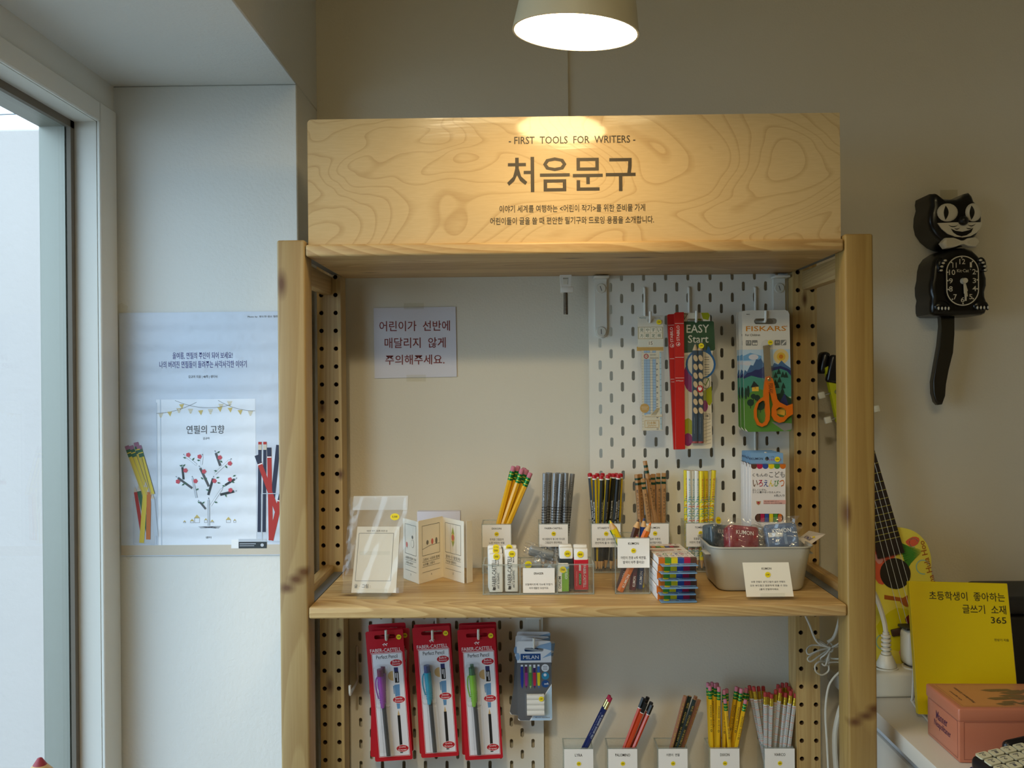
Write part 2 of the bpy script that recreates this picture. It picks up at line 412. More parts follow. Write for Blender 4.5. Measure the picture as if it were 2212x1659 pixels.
# ================================================================ room
WY = 0.335            # back wall
PX, PYF = -0.459, 0.182   # wall pillar: side face x, front face y
LX = -0.773           # window wall
SZ = 2.086            # soffit underside
WALL = paint('wall_paint', (222, 214, 196), 0.22)
WALLW = paint('pillar_paint', (228, 229, 226), 0.30, 190.0)
TRIMP = paint('trim_paint', (226, 225, 218), 0.12, 120.0)
CEIL = paint('ceiling_paint', (216, 210, 196), 0.1)
b = MB(); b.box(-1.2, 3.0, -4.7, 0.5, -0.06, 0.0); struct(b, 'floor', M('floor_concrete', (148, 138, 122), 0.5, var=0.1))
b = MB(); b.box(-0.90, 3.0, -4.7, 0.5, 2.72, 2.80); struct(b, 'ceiling', CEIL)
b = MB(); b.box(PX, 2.8, WY, WY + 0.1, 0, 2.72); b.box(PX, 0.011, WY - 0.006, WY, 1.80, 2.72)
struct(b, 'wall_back', WALL)
b = MB(); b.box(2.7, 2.8, -4.6, WY, 0, 2.72); struct(b, 'wall_right', WALL)
b = MB(); b.box(-0.86, 2.8, -4.7, -4.6, 0, 2.72); struct(b, 'wall_rear', WALL)
b = MB(); b.box(-0.862, PX, PYF, WY + 0.1, 0, SZ, 0, 0.002, 1)
struct(b, 'wall_pillar', WALLW)
b = MB(); b.box(-0.862, PX, -4.6, WY + 0.1, SZ, 2.72, 0, 0.002, 1)
struct(b, 'wall_bulkhead', WALLW)
# window wall with the shop window opening
OY0, OY1, OZ0, OZ1 = -1.25, 0.118, 0.25, 2.007
b = MB()
b.box(-0.862, LX, OY1, PYF, 0, SZ); b.box(-0.862, LX, -4.6, OY0, 0, SZ)
b.box(-0.862, LX, OY0, OY1, 0, OZ0); b.box(-0.862, LX, OY0, OY1, OZ1, SZ)
struct(b, 'wall_left', TRIMP)
b = MB()   # raised casing round the opening
cz = 2.040
b.box(LX, LX + 0.007, OY1, PYF - 0.006, 0, cz, 0, 0.002, 1); b.box(LX, LX + 0.007, OY0, OY1, OZ1, cz, 0, 0.002, 1)
struct(b, 'trim_window', TRIMP)
# window: sealant, brushed metal frame outside, pane
STEEL = M('brushed_steel', (142, 142, 132), 0.42, 0.35)
SEAL = M('grey_sealant', (112, 104, 92), 0.7)
b = MB()
for y0, y1, z0, z1 in ((OY1 - 0.012, OY1, OZ0, OZ1), (OY0, OY0 + 0.012, OZ0, OZ1), (OY0, OY1, OZ1 - 0.012, OZ1), (OY0, OY1, OZ0, OZ0 + 0.012)):
    b.box(-0.816, -0.809, y0, y1, z0, z1)
w = struct(b, 'window_1', SEAL)
b = MB()
b.box(-0.862, -0.820, OY1 - 0.010, OY1 + 0.004, OZ0, OZ1); b.box(-0.862, -0.820, OY0, OY0 + 0.01, OZ0, OZ1)
b.box(-0.862, -0.820, OY0, OY1, OZ1 - 0.010, OZ1 + 0.004); b.box(-0.862, -0.820, OY0, OY1, OZ0, OZ0 + 0.01)
b.obj('metal_frame', STEEL, w)
b = MB(); b.box(-0.8195, -0.8165, OY0 + 0.004, OY1 - 0.004, OZ0 + 0.004, OZ1 - 0.004)
b.obj('pane', clear('window_glass', (0.95, 0.98, 0.97), 0.0, 1.45, 0.8), w)
# outside: pavement, rendered neighbour wall, mesh fence wires above it
b = MB(); b.box(-9, -0.90, -9, 6, -0.10, -0.02); struct(b, 'ground_outside', M('paving', (150, 148, 142), 0.8, var=0.1))
OUTW = paint('render_outside', (178, 168, 162), 0.5, 60.0, 0.85, 0.06)
ow = P(60, 278, 1.05).z
b = MB(); b.box(-4.5, -0.92, 1.05, 1.30, -0.05, ow, 0, 0.006, 1); struct(b, 'wall_outside', OUTW)
t = thing('wire_fence', 'thin grey wire fence on top of the white wall outside the window', 'fence', (-1.6, 1.15, ow))
b = MB()
for i in range(14): b.tube([(-2.2 + 0.24 * i + 0.02, 0, 0), (-2.2 + 0.24 * i + 0.02, 0, 1.25)], 0.006, 6)
b.obj('post', M('fence_post', (112, 116, 120), 0.5), t)
b = MB()
for i in range(6):
    b.tube([(-2.5, 0, 0.08 + 0.2 * i), (-0.9, 0, 0.05 + 0.2 * i), (1.0, 0, 0.09 + 0.2 * i)], 0.002, 5)
    b.tube([(-2.5 + .5 * i, 0, 0.9), (-1.6 + .5 * i, 0, 0.0)], 0.002, 5)
b.obj('wire', M('fence_wire', (112, 116, 120), 0.5), t)

# ================================================================ shelving unit
UZ0, UZ1 = 1.765, 1.783        # top shelf
LZ0, LZ1 = 1.221, 1.239        # middle shelf
BZ1 = 0.8552                   # lower shelf top
unit = thing('shelving_unit', 'tall open pine shelving unit with perforated rear posts standing against the wall', 'shelving unit', (0, 0, 0))
KL = [((-0.438, 0.0, 1.724), (0.008, 0.02, 0.020)), ((-0.408, 0.0, 1.292), (0.012, 0.02, 0.008)), ((-0.420, 0.0, 1.281), (0.013, 0.02, 0.008)), ((-0.434, 0.0, 1.268), (0.012, 0.02, 0.008))]
KR = [((0.404, 0.0, 1.374), (0.006, 0.03, 0.022)), ((0.441, 0.0, 1.083), (0.013, 0.02, 0.008)), ((0.428, 0.0, 1.073), (0.013, 0.02, 0.007)), ((0.412, 0.0, 1.064), (0.011, 0.02, 0.007))]
PL = pine('pine_post_a', 2, (170, 146, 100), (138, 108, 66), KL, rings=5.0, seed=1.0)
PR = pine('pine_post_b', 2, (166, 138, 80), (130, 98, 50), KR, rings=5.0, seed=7.3)  # same pine as the left post; dimmer, yellower light put into its colour
KB = [((-0.437, 0.256, 1.532), (0.006, 0.02, 0.014)), ((-0.405, 0.256, 1.412), (0.006, 0.02, 0.010)), ((-0.428, 0.256, 1.035), (0.007, 0.02, 0.017)), ((-0.409, 0.256, 1.125), (0.005, 0.02, 0.01)), ((0.4235, 0.256, 1.717), (0.005, 0.02, 0.012))]
PB = pine('pine_post_c', 2, (196, 168, 112), (156, 120, 68), KB, rings=6.0, seed=3.1)
DARK = M('hole_dark', (40, 30, 20), 0.9)
for sx, mt in ((-1, PL), (1, PR)):
    x0, x1 = sorted((sx * 0.445, sx * 0.4025))
    b = MB(); b.box(x0, x1, 0.0, 0.044, 0, 1.79, 0, 0.0035, 3); b.obj('post', mt, unit)
    # rear post with two columns of real peg holes in its front face
    b = MB()
    outl = [(x0, 0.0), (x1, 0.0), (x1, 1.79), (x0, 1.79)]
    holes = []; zs = [1.7650 - 0.032 * k for k in range(-0, 32)]
    for hx in (sx * 0.4373, sx * 0.4117):
        for z in zs: holes.append(circ(hx, z, 0.0040, 12))
    # front face in bands, so that the triangulation stays clean
    zb = [0.0] + [1.7650 + 0.016 - 0.032 * k for k in range(32, -1, -1)] + [1.79]
    for i in range(len(zb) - 1):
        hs = [h for h in holes if zb[i] < sum(p[1] for p in h) / len(h) < zb[i + 1]]
        b.poly([(x0, zb[i]), (x1, zb[i]), (x1, zb[i + 1]), (x0, zb[i + 1])], 0.256, 0, hs)
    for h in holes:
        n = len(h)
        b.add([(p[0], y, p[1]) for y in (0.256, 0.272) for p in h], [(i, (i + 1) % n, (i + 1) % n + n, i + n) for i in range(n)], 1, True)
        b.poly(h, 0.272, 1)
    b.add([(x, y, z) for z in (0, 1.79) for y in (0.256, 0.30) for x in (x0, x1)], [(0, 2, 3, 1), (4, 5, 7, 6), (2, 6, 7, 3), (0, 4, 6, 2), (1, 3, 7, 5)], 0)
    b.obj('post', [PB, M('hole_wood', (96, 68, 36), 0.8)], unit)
    for z0, z1 in ((1.733, 1.766), (1.214, 1.250), (0.82, 0.86), (0.1, 0.14)):
        xa, xb = sorted((sx * 0.4365, sx * 0.4185))
        b = MB(); b.box(xa, xb, 0.0442, 0.2558, z0, z1, 0, 0.002, 2)
        b.obj('side_rail', pine('pine_rail', 1, (190, 160, 108), (150, 114, 64), rings=8, seed=2.2) if 'pine_rail' not in MATS else MATS['pine_rail'], unit)
KT = [((0.0, 0.05, 1.765), (0.02, 0.005, 0.02)), ((-0.34, 0.20, 1.765), (0.016, 0.004, 0.02)), ((0.10, 0.05, 1.765), (0.03, 0.007, 0.02)), ((0.20, 0.21, 1.765), (0.02, 0.003, 0.02))]
KM = [((-0.355, 0.075, 1.239), (0.016, 0.007, 0.01)), ((0.0, 0.13, 1.239), (0.012, 0.003, 0.01))]
ZINC = M('galvanised_strip', (128, 138, 148), 0.45, 0.6)
for z0, z1, kn, sd in ((UZ0, UZ1, KT, 1.0), (LZ0, LZ1, KM, 4.0), (BZ1 - 0.018, BZ1, (), 9.0), (0.12, 0.138, (), 12.0)):
    mt = pine('pine_shelf_%d' % int(sd), 0, (216, 188, 134), (168, 130, 78), kn, lam=0.043, stretch=0.13, ringw=0.62, rings=5.5, seed=sd)
    b = MB(); b.box(-0.4018, 0.4018, 0.0, 0.281, z0, z1, 0, 0.0035, 3)
    o = b.obj('shelf', mt, unit)
    for sx in (-1, 1):
        xa, xb = sorted((sx * 0.4022, sx * 0.4180))
        b = MB(); b.box(xa, xb, 0.0445, 0.2555, z0 + 0.004, z1 - 0.001, 0); s_ = b.obj('metal_strip', ZINC, o)

# ================================================================ sign board on the top shelf
SY = 0.010
o0 = P(1236, 523, SY); zt = 1.973
b = MB()
xa, xb = -0.3995, 0.4005
pts = [(xa, UZ1), (xb, UZ1), (xb, zt)] + [(xa + 0.006 - 0.006 * math.sin(a), zt - 0.006 + 0.006 * math.cos(a)) for a in (0, .4, .8, 1.2, PI / 2)]
b.prism(pts, SY, SY + 0.012, 0, ms=1)
INK = M('brown_black_ink', (48, 38, 20), 0.5)
for txt, cx, cy, w, h in (('- FIRST  TOOLS  FOR  WRITERS -', 1235.5, 302, 273, 16), ('처음문구', 1234, 376, 277, 76), ('이야기 세계를 여행하는 <어린이 작가>를 위한 준비물 가게', 1236, 450, 314, 16), ('어린이들이 글을 쓸 때 편안한 필기구와 드로잉 용품을 소개합니다.', 1235.5, 476, 353, 16)):
    p = P(cx, cy, SY); k = sc(SY)
    b.T(txt, p.x - w * k / 2, p.x + w * k / 2, p.z - h * k / 2, p.z + h * k / 2, SY - 0.0004, 2)
o = b.obj('sign_board', [plywood('birch_ply'), M('ply_edge', (196, 160, 108), 0.6), INK])
tag(o, 'wide varnished plywood sign board with black lettering standing on the top shelf', 'sign')

# ================================================================ pendant lamp
lp = P(1243, 72, -0.206)
lamp = thing('pendant_lamp', 'cream cone-shaped pendant lamp glowing above the plywood sign', 'lamp', lp, (math.radians(5.5), math.radians(4.2), 0))
R0 = 0.0800
b = MB()
prof = [(R0, 0.0), (R0 - 0.004, 0.022), (R0 - 0.008, 0.045), (R0 - 0.016, 0.085), (R0 - 0.030, 0.125), (0.030, 0.15), (0.012, 0.158)]
b.lathe(prof, 48, 0, cap1=True); b.lathe([(r - 0.0025, z) for r, z in prof[::-1]], 48, 1); b.lathe([(R0 - 0.0025, 0), (R0, 0)], 48, 0)
b.obj('lamp_shade', [M('cream_enamel', (206, 196, 168), 0.45), M('shade_inside', (236, 230, 214), 0.5)], lamp)
b = MB(); b.poly(circ(0, 0, R0 - 0.004, 40), 0, 0)
for i, v in enumerate(b.v): b.v[i] = Vector((v.x, v.z, 0.003))
b.f = [f[::-1] for f in b.f]
dm, nt, bs = new_mat('lamp_diffuser')
bs.inputs['Base Color'].default_value = (1, 1, 1, 1); bs.inputs['Emission Color'].default_value = (1.0, 0.71, 0.35, 1); bs.inputs['Emission Strength'].default_value = 28.0
b.obj('diffuser', dm, lamp)
b = MB(); b.lathe([(0.014, 0.157), (0.014, 0.20), (0.006, 0.215)], 16, 0, cap1=True); b.tube([(0, 0, 0.21), (-0.035, 0.055, 0.69)], 0.003, 8)
b.obj('cord', M('cord_white', (210, 204, 190), 0.5), lamp)

# ================================================================ paper things on the walls
WHITE = M('paper_white', (240, 238, 234), 0.6)
YEL = M('sticker_yellow', (240, 216, 20), 0.5)
INKB = M('ink_black', (26, 26, 28), 0.5)
INKG = M('ink_grey', (84, 84, 88), 0.5)
ACR = clear('clear_acrylic', (0.975, 0.985, 0.98), 0.03, 1.35, 0.6, 0.02)
ACRE = clear('acrylic_edge', (0.80, 0.84, 0.82), 0.1, 1.4, 0.8, 0.22, (0.75, 0.78, 0.76))
FILM = clear('clear_film', (0.97, 0.97, 0.97), 0.08, 1.45, 1.3, 0.06)
TAPE = clear('clear_tape', (0.96, 0.95, 0.90), 0.25, 1.45, 0.9, 0.05, (0.9, 0.88, 0.8))

def scribble(mb, cx, cz, w, h, y, m, s):
    mb.T(s, cx - w / 2, cx + w / 2, cz - h / 2, cz + h / 2, y, m)
def sticker(parent, x, y, z, r, txt='500', rot=None):
    """round yellow price sticker facing -Y, centre x, z at depth y"""
    b = MB(); b.prism(circ(0, 0, r, 18), 0.0, 0.0003, 0); scribble(b, 0, 0, r * 1.15, r * 0.62, -0.0002, 1, txt)
    return b.obj('price_sticker', [YEL, INKB], parent, (x, y - 0.0004, z), rot)

# ---- book poster on the pillar
pl = P(257, 676, PYF - 0.0025); k = sc(PYF) / 2.765
pm = [M('poster_paper', (206, 216, 232), 0.35), M('poster_cover', (232, 238, 248), 0.35), M('poster_ink_blue', (66, 62, 128), 0.5), INKG, M('poster_gold', (206, 184, 110), 0.5),
      M('poster_graphite', (44, 50, 54), 0.5), M('poster_rose', (206, 78, 92), 0.5), M('poster_leaf', (54, 104, 78), 0.5), M('poster_yellow', (226, 204, 70), 0.5), M('poster_mauve', (160, 116, 150), 0.5),
      M('poster_orange', (206, 116, 50), 0.5), M('poster_red', (176, 42, 34), 0.5), M('poster_navy', (34, 40, 66), 0.5), M('poster_wood', (206, 196, 180), 0.4), M('poster_spine', (196, 208, 224), 0.4),
      M('poster_palegrey', (196, 204, 216), 0.4), M('poster_bright', (246, 248, 250), 0.5)]
b = MB().cal(97, 100, k)
W_, H_ = 0.297, 0.4155
def grid(mb, x0, x1, z0, z1, y, m, nx, nz):
    vs = [(x0 + (x1 - x0) * i / nx, y, z0 + (z1 - z0) * j / nz) for j in range(nz + 1) for i in range(nx + 1)]
    mb.add(vs, [(j * (nx + 1) + i, j * (nx + 1) + i + 1, (j + 1) * (nx + 1) + i + 1, (j + 1) * (nx + 1) + i) for j in range(nz) for i in range(nx)], m, True)
def gq(mb, u0, v0, u1, v1, y, m, nx=2, nz=24):
    a = mb.q(u0, v1); c = mb.q(u1, v0); grid(mb, a[0], c[0], a[1], c[1], y, m, nx, nz)
grid(b, 0, W_, -H_, 0, 0, 0, 4, 70)
e1, e2, e3, e4 = -0.0002, -0.0004, -0.0006, -0.0008
gq(b, 97, 1495, 1140, 1555, e1, 13, 2, 6); gq(b, 316, 622, 914, 1495, e1, 1, 2, 48); gq(b, 316, 640, 322, 1495, e2, 14, 1, 48); gq(b, 340, 622, 345, 1495, e2, 14, 1, 48)
b.t('Photo by  정도현·샘소 협찬 저음', 872, 124, 1090, 138, e1, 3)
b.t('올여름, 연필의 주인이 되어 보세요!', 418, 340, 780, 382, e1, 2); b.t('나의 버려진 연필들이 들려주는 사각사각한 이야기', 338, 392, 864, 434, e1, 2)
b.t('김규아 지음 | 48쪽 | 샘터사', 512, 478, 688, 498, e1, 3)
b.t('연필의 고향', 498, 778, 726, 830, e2, 3); b.t('김규아', 597, 849, 637, 864, e2, 3); b.t('샘터', 608, 1444, 642, 1457, e2, 5)
# bunting
for x0, y0, x1, y1, sag in ((318, 705, 560, 640, 24), (430, 628, 770, 655, 52), (690, 630, 912, 694, 28)):
    pr = None
    for i in range(11):
        tt = i / 10; q = (x0 + (x1 - x0) * tt, y0 + (y1 - y0) * tt + sag * 4 * tt * (1 - tt) * 0.6)
        if pr: b.lq(pr[0], pr[1], q[0], q[1], 2, e2, 3)
        pr = q
for i, (x, y) in enumerate(((344, 703), (398, 696), (454, 675), (470, 652), (524, 680), (584, 690), (644, 684), (700, 672), (708, 652), (762, 676), (760, 636), (822, 690), (884, 696))):
    if i % 2: b.pq([(x - 15, y), (x + 15, y - 3), (x + 3, y + 28)], e2, 4)
    else:
        for j in range(5): b.rq(x - 15 + j * 2.6, y + j * 6, x + 15 - j * 2.6, y + j * 6 + 3, e2, 4)
# pencil tree
seg = [(628, 1380, 628, 1212, 11, 15), (610, 1280, 566, 1226, 10, 3), (640, 1260, 716, 1148, 10, 1), (556, 1212, 530, 1082, 11, 15), (530, 1155, 432, 1083, 11, 3), (626, 1196, 660, 1082, 12, 5), (630, 1145, 572, 1020, 12, 3),
       (558, 1015, 478, 950, 10, 1), (586, 1014, 594, 950, 10, 1), (700, 1022, 668, 930, 12, 3), (668, 1070, 768, 978, 11, 1), (728, 1138, 800, 1094, 11, 5), (698, 1195, 798, 1172, 13, 5), (478, 1102, 470, 1012, 11, 5)]
for x0, y0, x1, y1, w_, m in seg:
    d = math.hypot(x1 - x0, y1 - y0); a, c = (x1 - x0) / d, (y1 - y0) / d
    ex, ey = x1 - a * 16, y1 - c * 16
    b.lq(x0, y0, ex, ey, w_ + 2.5, e2, 3); b.lq(x0, y0, ex, ey, w_, e3, m)
    b.pq([(ex - c * w_ / 2, ey + a * w_ / 2), (ex + c * w_ / 2, ey - a * w_ / 2), (x1, y1)], e3, 14); b.oq(x1 - a * 3, y1 - c * 3, 2.5, e4, 5)
for x, y in ((508, 955), (576, 966), (698, 972), (758, 1008), (490, 1048), (602, 1055), (444, 1114), (550, 1112), (664, 1112), (758, 1104), (760, 1168)):
    for j in range(5): b.oq(x + 7 * math.cos(j * 1.257), y + 7 * math.sin(j * 1.257), 7, e4, 6, n=8)
for x, y, a in ((486, 972, .3), (538, 980, -.9), (570, 988, .2), (690, 940, -.6), (706, 996, .9), (736, 1028, .9), (672, 1052, .2), (690, 1124, .2), (476, 1132, -.6), (492, 1126, .8), (560, 1162, -.5), (590, 1096, .7), (612, 1100, -.8), (720, 1142, .1), (784, 1082, -.4), (776, 1120, .3), (732, 1200, 1.2), (570, 1240, .6), (596, 1242, -.6), (672, 1240, .1), (622, 1166, .3), (464, 1020, .3), (482, 1018, -.8), (684, 1092, -.3)):
    b.pq([(x + 11 * math.cos(a), y + 11 * math.sin(a)), (x - 5 * math.sin(a), y + 5 * math.cos(a)), (x - 11 * math.cos(a), y - 11 * math.sin(a)), (x + 5 * math.sin(a), y - 5 * math.cos(a))], e4, 7)
for j in range(9): b.lq(566 + j * 5, 1386 + (j % 3) * 4, 700 - j * 4, 1384 + (j % 4) * 4, 1.6, e2, 3)
for x, y, w_ in ((482, 1356, 14), (527, 1352, 20), (557, 1334, 30), (610, 1346, 16), (648, 1356, 18), (746, 1346, 26), (784, 1350, 14)):
    b.frameq(x - w_ / 2, y, x + w_ / 2, 1362, 1.5, e2, 3); b.pq([(x - w_ * .6, y), (x + w_ * .6, y), (x, y - w_ * .7)], e2, 4)
# cups of pencils printed either side of the cover
b.pq([(170, 1205), (312, 1205), (302, 1498), (178, 1480)], e1, 15); b.frameq(172, 1205, 310, 1488, 4, e2, 14)
for x0, y0, x1, y1, w_ in ((140, 905, 240, 1190, 26), (165, 905, 262, 1190, 28), (195, 885, 268, 1190, 28), (212, 905, 290, 1190, 30)):
    d = math.hypot(x1 - x0, y1 - y0); a, c = (x1 - x0) / d, (y1 - y0) / d
    b.lq(x0, y0, x1, y1, w_, e3, 8); b.lq(x0 - a * 8, y0 - c * 8, x0 + a * 16, y0 + c * 16, w_, e4, 9); b.lq(x0 + a * 16, y0 + c * 16, x0 + a * 62, y0 + c * 62, w_, e4, 7)
    b.lq(x0 + a * 34, y0 + c * 34, x0 + a * 40, y0 + c * 40, w_, e4 - .0001, 8); b.lq(x0 + a * 62 - c * w_ * .3, y0 + c * 62 + a * w_ * .3, x1 - c * w_ * .3, y1 + a * w_ * .3, 4, e4 - .0001, 4); b.lq(x0 + a * 62 + c * w_ * .48, y0 + c * 62 - a * w_ * .48, x1 + c * w_ * .48, y1 - a * w_ * .48, 2, e4 - .0001, 3)
for x0, y0, x1, y1, w_, m in ((183, 1140, 225, 1420, 20, 11), (203, 1135, 262, 1420, 24, 7), (252, 1110, 222, 1480, 28, 8), (270, 1140, 262, 1460, 26, 10), (288, 1180, 312, 1440, 22, 14)):
    d = math.hypot(x1 - x0, y1 - y0); a, c = (x1 - x0) / d, (y1 - y0) / d
    b.lq(x0 + a * 36, y0 + c * 36, x1, y1, w_, e4, m); b.pq([(x0 + a * 36 - c * w_ / 2, y0 + c * 36 + a * w_ / 2), (x0 + a * 36 + c * w_ / 2, y0 + c * 36 - a * w_ / 2), (x0, y0)], e4, 13)
for x0, y0, x1, y1, w_, m in ((940, 880, 930, 1420, 20, 12), (970, 880, 960, 1420, 20, 12), (995, 915, 1000, 1470, 26, 11), (920, 960, 1040, 1300, 28, 11), (1050, 900, 1010, 1250, 26, 12), (1070, 1180, 1000, 1470, 30, 11)):
    b.lq(x0, y0, x1, y1, w_, e2, m); d = math.hypot(x1 - x0, y1 - y0); a, c = (x1 - x0) / d, (y1 - y0) / d
    if m == 12 and y0 < 890: b.lq(x0, y0, x0 + a * 16, y0 + c * 16, w_, e3, 11); b.lq(x0 + a * 16, y0 + c * 16, x0 + a * 48, y0 + c * 48, w_, e3, 13)
    elif m == 11: b.lq(x0, y0, x0 + a * 52, y0 + c * 52, w_, e3, 12); b.lq(x0 + a * 54, y0 + c * 54, x0 + a * 60, y0 + c * 60, w_, e3, 16)
b.frameq(946, 1190, 1110, 1476, 4, e4, 14)
b.rq(762, 1464, 806, 1517, e3, 16); b.rq(806, 1478, 975, 1517, e3, 5); b.rq(806, 1461, 972, 1478, e3, 15); b.rq(812, 1488, 910, 1492, e4, 15); b.rq(812, 1500, 900, 1503, e4, 15); b.oq(948, 1498, 10, e4, 15)
for n_ in ('poster_paper', 'poster_cover'):   # the sheet bellies slightly between its flattened roll creases
    nt = MATS[n_].node_tree; tc = N(nt, 'ShaderNodeTexCoord'); wv = N(nt, 'ShaderNodeTexWave', bands_direction='Z', i_Scale=9.0, i_Distortion=1.2)
    wv.inputs['Detail Scale'].default_value = 4.0
    nt.links.new(tc.outputs['Object'], wv.inputs['Vector']); bp = N(nt, 'ShaderNodeBump', i_Strength=0.35, i_Distance=0.004)
    nt.links.new(wv.outputs['Fac'], bp.inputs['Height']); nt.links.new(bp.outputs[0], MATS[n_].node_tree.nodes['Principled BSDF'].inputs['Normal'])
po = b.obj('poster', pm, None, pl)
tag(po, 'pale blue poster with a tree of pencils taped on the wall beside the window', 'poster')
b = MB(); b.cal(97, 100, k)
b.pq([(60, 100), (78, 62), (120, 40), (158, 62), (150, 92), (100, 104), (80, 150), (62, 140)], -0.0035, 0)
b.obj('tape', TAPE, po)
b = MB(); b.cal(97, 100, k); b.pq([(118, 1540), (190, 1546), (150, 1578)], -0.006, 0); b.obj('tape', TAPE, po)

# ---- notice taped to the wall inside the unit
pn = P(807, 665, WY - 0.002); k = sc(WY) / 3.457
b = MB().cal(508, 295, k)
b.prism(b.qp([(508, 297), (1122, 293), (1126, 815), (511, 822)]), 0, 0.0006, 0)
for tx, r in (('어린이가  선반에', (550, 395, 1078, 472)), ('매달리지  않게', (588, 520, 1045, 598)), ('주의해주세요.', (593, 648, 1035, 722))): b.t(tx, *r, -0.0003, 1)
no = b.obj('notice', [M('notice_paper', (216, 214, 222), 0.55), M('ink_maroon', (128, 44, 40), 0.5)], None, pn)
tag(no, 'small white paper notice with red writing taped on the wall inside the shelving', 'notice')
for r in ((735, 262, 885, 308), (750, 798, 895, 848)):
    b = MB().cal(508, 295, k); b.rq(*r, -0.0007, 0); b.obj('tape', TAPE, no)

# ---- clamp with a bolt under the top shelf
pc = P(1222, 600, 0.262)
cl = thing('shelf_clamp', 'white clamp with a long steel bolt under the top shelf', 'clamp', (pc.x, 0.27, UZ0))
CW = M('clamp_white', (222, 220, 212), 0.45)
b = MB(); b.prism([(-0.0105, 0.0), (0.0105, 0), (0.0085, -0.022), (-0.0085, -0.022)], -0.011, 0.009, 0, [[(-0.005, -0.005), (0.005, -0.005), (0.004, -0.017), (-0.004, -0.017)]])
b.box(-0.009, 0.014, -0.012, 0.01, -0.031, -0.021, 0, 0.0015); b.obj('clamp_body', CW, cl)
b = MB(); b.tube([(0, -0.001, -0.031), (0, -0.001, -0.070)], 0.0038, 12)
for i in range(26): b.lathe([(0.0036, 0), (0.0042, 0.0007), (0.0036, 0.0014)], 12, 0, (0, -0.001, -0.069 + i * 0.00145))
b.obj('bolt', M('bolt_steel', (120, 112, 98), 0.4, 0.8), cl)

# ================================================================ pegboards
PEGM = M('pegboard_white', (226, 224, 214), 0.4)
def pegboard(name, label, ox, oz, Y, cols, rows, flip, wid=0.36):
    """ox, oz: left and top edge; slots every 20 mm across, 40 mm down, columns staggered"""
    t = thing(name, label, 'pegboard', (ox, Y, oz - rows * 0.02))
    b = MB(); W2 = wid; H2 = rows * 0.02; y0, y1 = 0.0, 0.0032
    x_l = 0.010
    def face(x0, x1, z0, z1, y=None):
        for yy, fl in ((y0, 0), (y1, 1)):
            f = (0, 1, 2, 3); b.add([(x0, yy, z0), (x1, yy, z0), (x1, yy, z1), (x0, yy, z1)], [f if not fl else f[::-1]], 0)
    face(0, x_l, 0, H2); face(x_l + 0.02 * cols, W2, 0, H2)
    for c in range(cols):
        x0 = x_l + 0.02 * c; cx = x0 + 0.01
        off = 0.02 if (c % 2) ^ flip else 0.0
        zc = H2 - 0.02 - off; zt = H2
        while zc > 0.015:
            zl = max(zc - 0.02, 0.0)
            if zt - (zc + 0.02) > 1e-6: face(x0, x0 + 0.02, zc + 0.02, zt)
            top = min(zc + 0.02, H2)
            hole = rr(cx - 0.0030, cx + 0.0030, zc - 0.0085, zc + 0.0085, 0.00299, 5)
            for yy, fl in ((y0, 0), (y1, 1)):
                n0 = len(b.f); b.poly([(x0, zl), (x0 + 0.02, zl), (x0 + 0.02, top), (x0, top)], yy, 0, [hole])
                if fl:
                    for i in range(n0, len(b.f)): b.f[i] = b.f[i][::-1]
            n = len(hole); b.add([(p[0], y, p[1]) for y in (y0, y1) for p in hole], [(i, (i + 1) % n, (i + 1) % n + n, i + n) for i in range(n)], 0, True)
            zt = zl; zc -= 0.04
        if zt > 1e-6: face(x0, x0 + 0.02, 0, zt)
    b.add([(x, y, z) for z in (0, H2) for y in (y0, y1) for x in (0, W2)], [(0, 2, 3, 1), (4, 5, 7, 6), (0, 4, 6, 2), (1, 3, 7, 5)], 0)
    b.obj('perforated_panel', PEGM, t)
    return t
YU, YL = 0.283, 0.318
s0 = P(1342.7, 620.7, YU)          # one slot centre of the upper board, third column
uox = s0.x - 0.01 - 0.02 * 2 - 0.01; uoz = s0.z + 0.04 + 0.02
uoz = round((uoz) / 0.001) * 0.001
pu = pegboard('pegboard', 'white slotted pegboard hanging behind the hanging stationery under the top shelf', uox, uoz, YU, 17, 28, 1, 0.4022 - uox)
s1 = P(1104, 1513, YL)             # a slot of the lower board
lox = P(747, 1450, YL).x
lc = round((s1.x - lox - 0.02) / 0.02); loff = s1.x - lox - 0.02 - 0.02 * lc; lox += loff
par = 0.02 if lc % 2 else 0.0
kz = math.floor((1.226 - 0.02 - par - s1.z) / 0.04)
loz = s1.z + 0.04 * kz + 0.02
plo = pegboard('pegboard', 'white slotted pegboard behind the red pencil packs below the middle shelf', lox, loz + par, YL, 17, 28, 0)
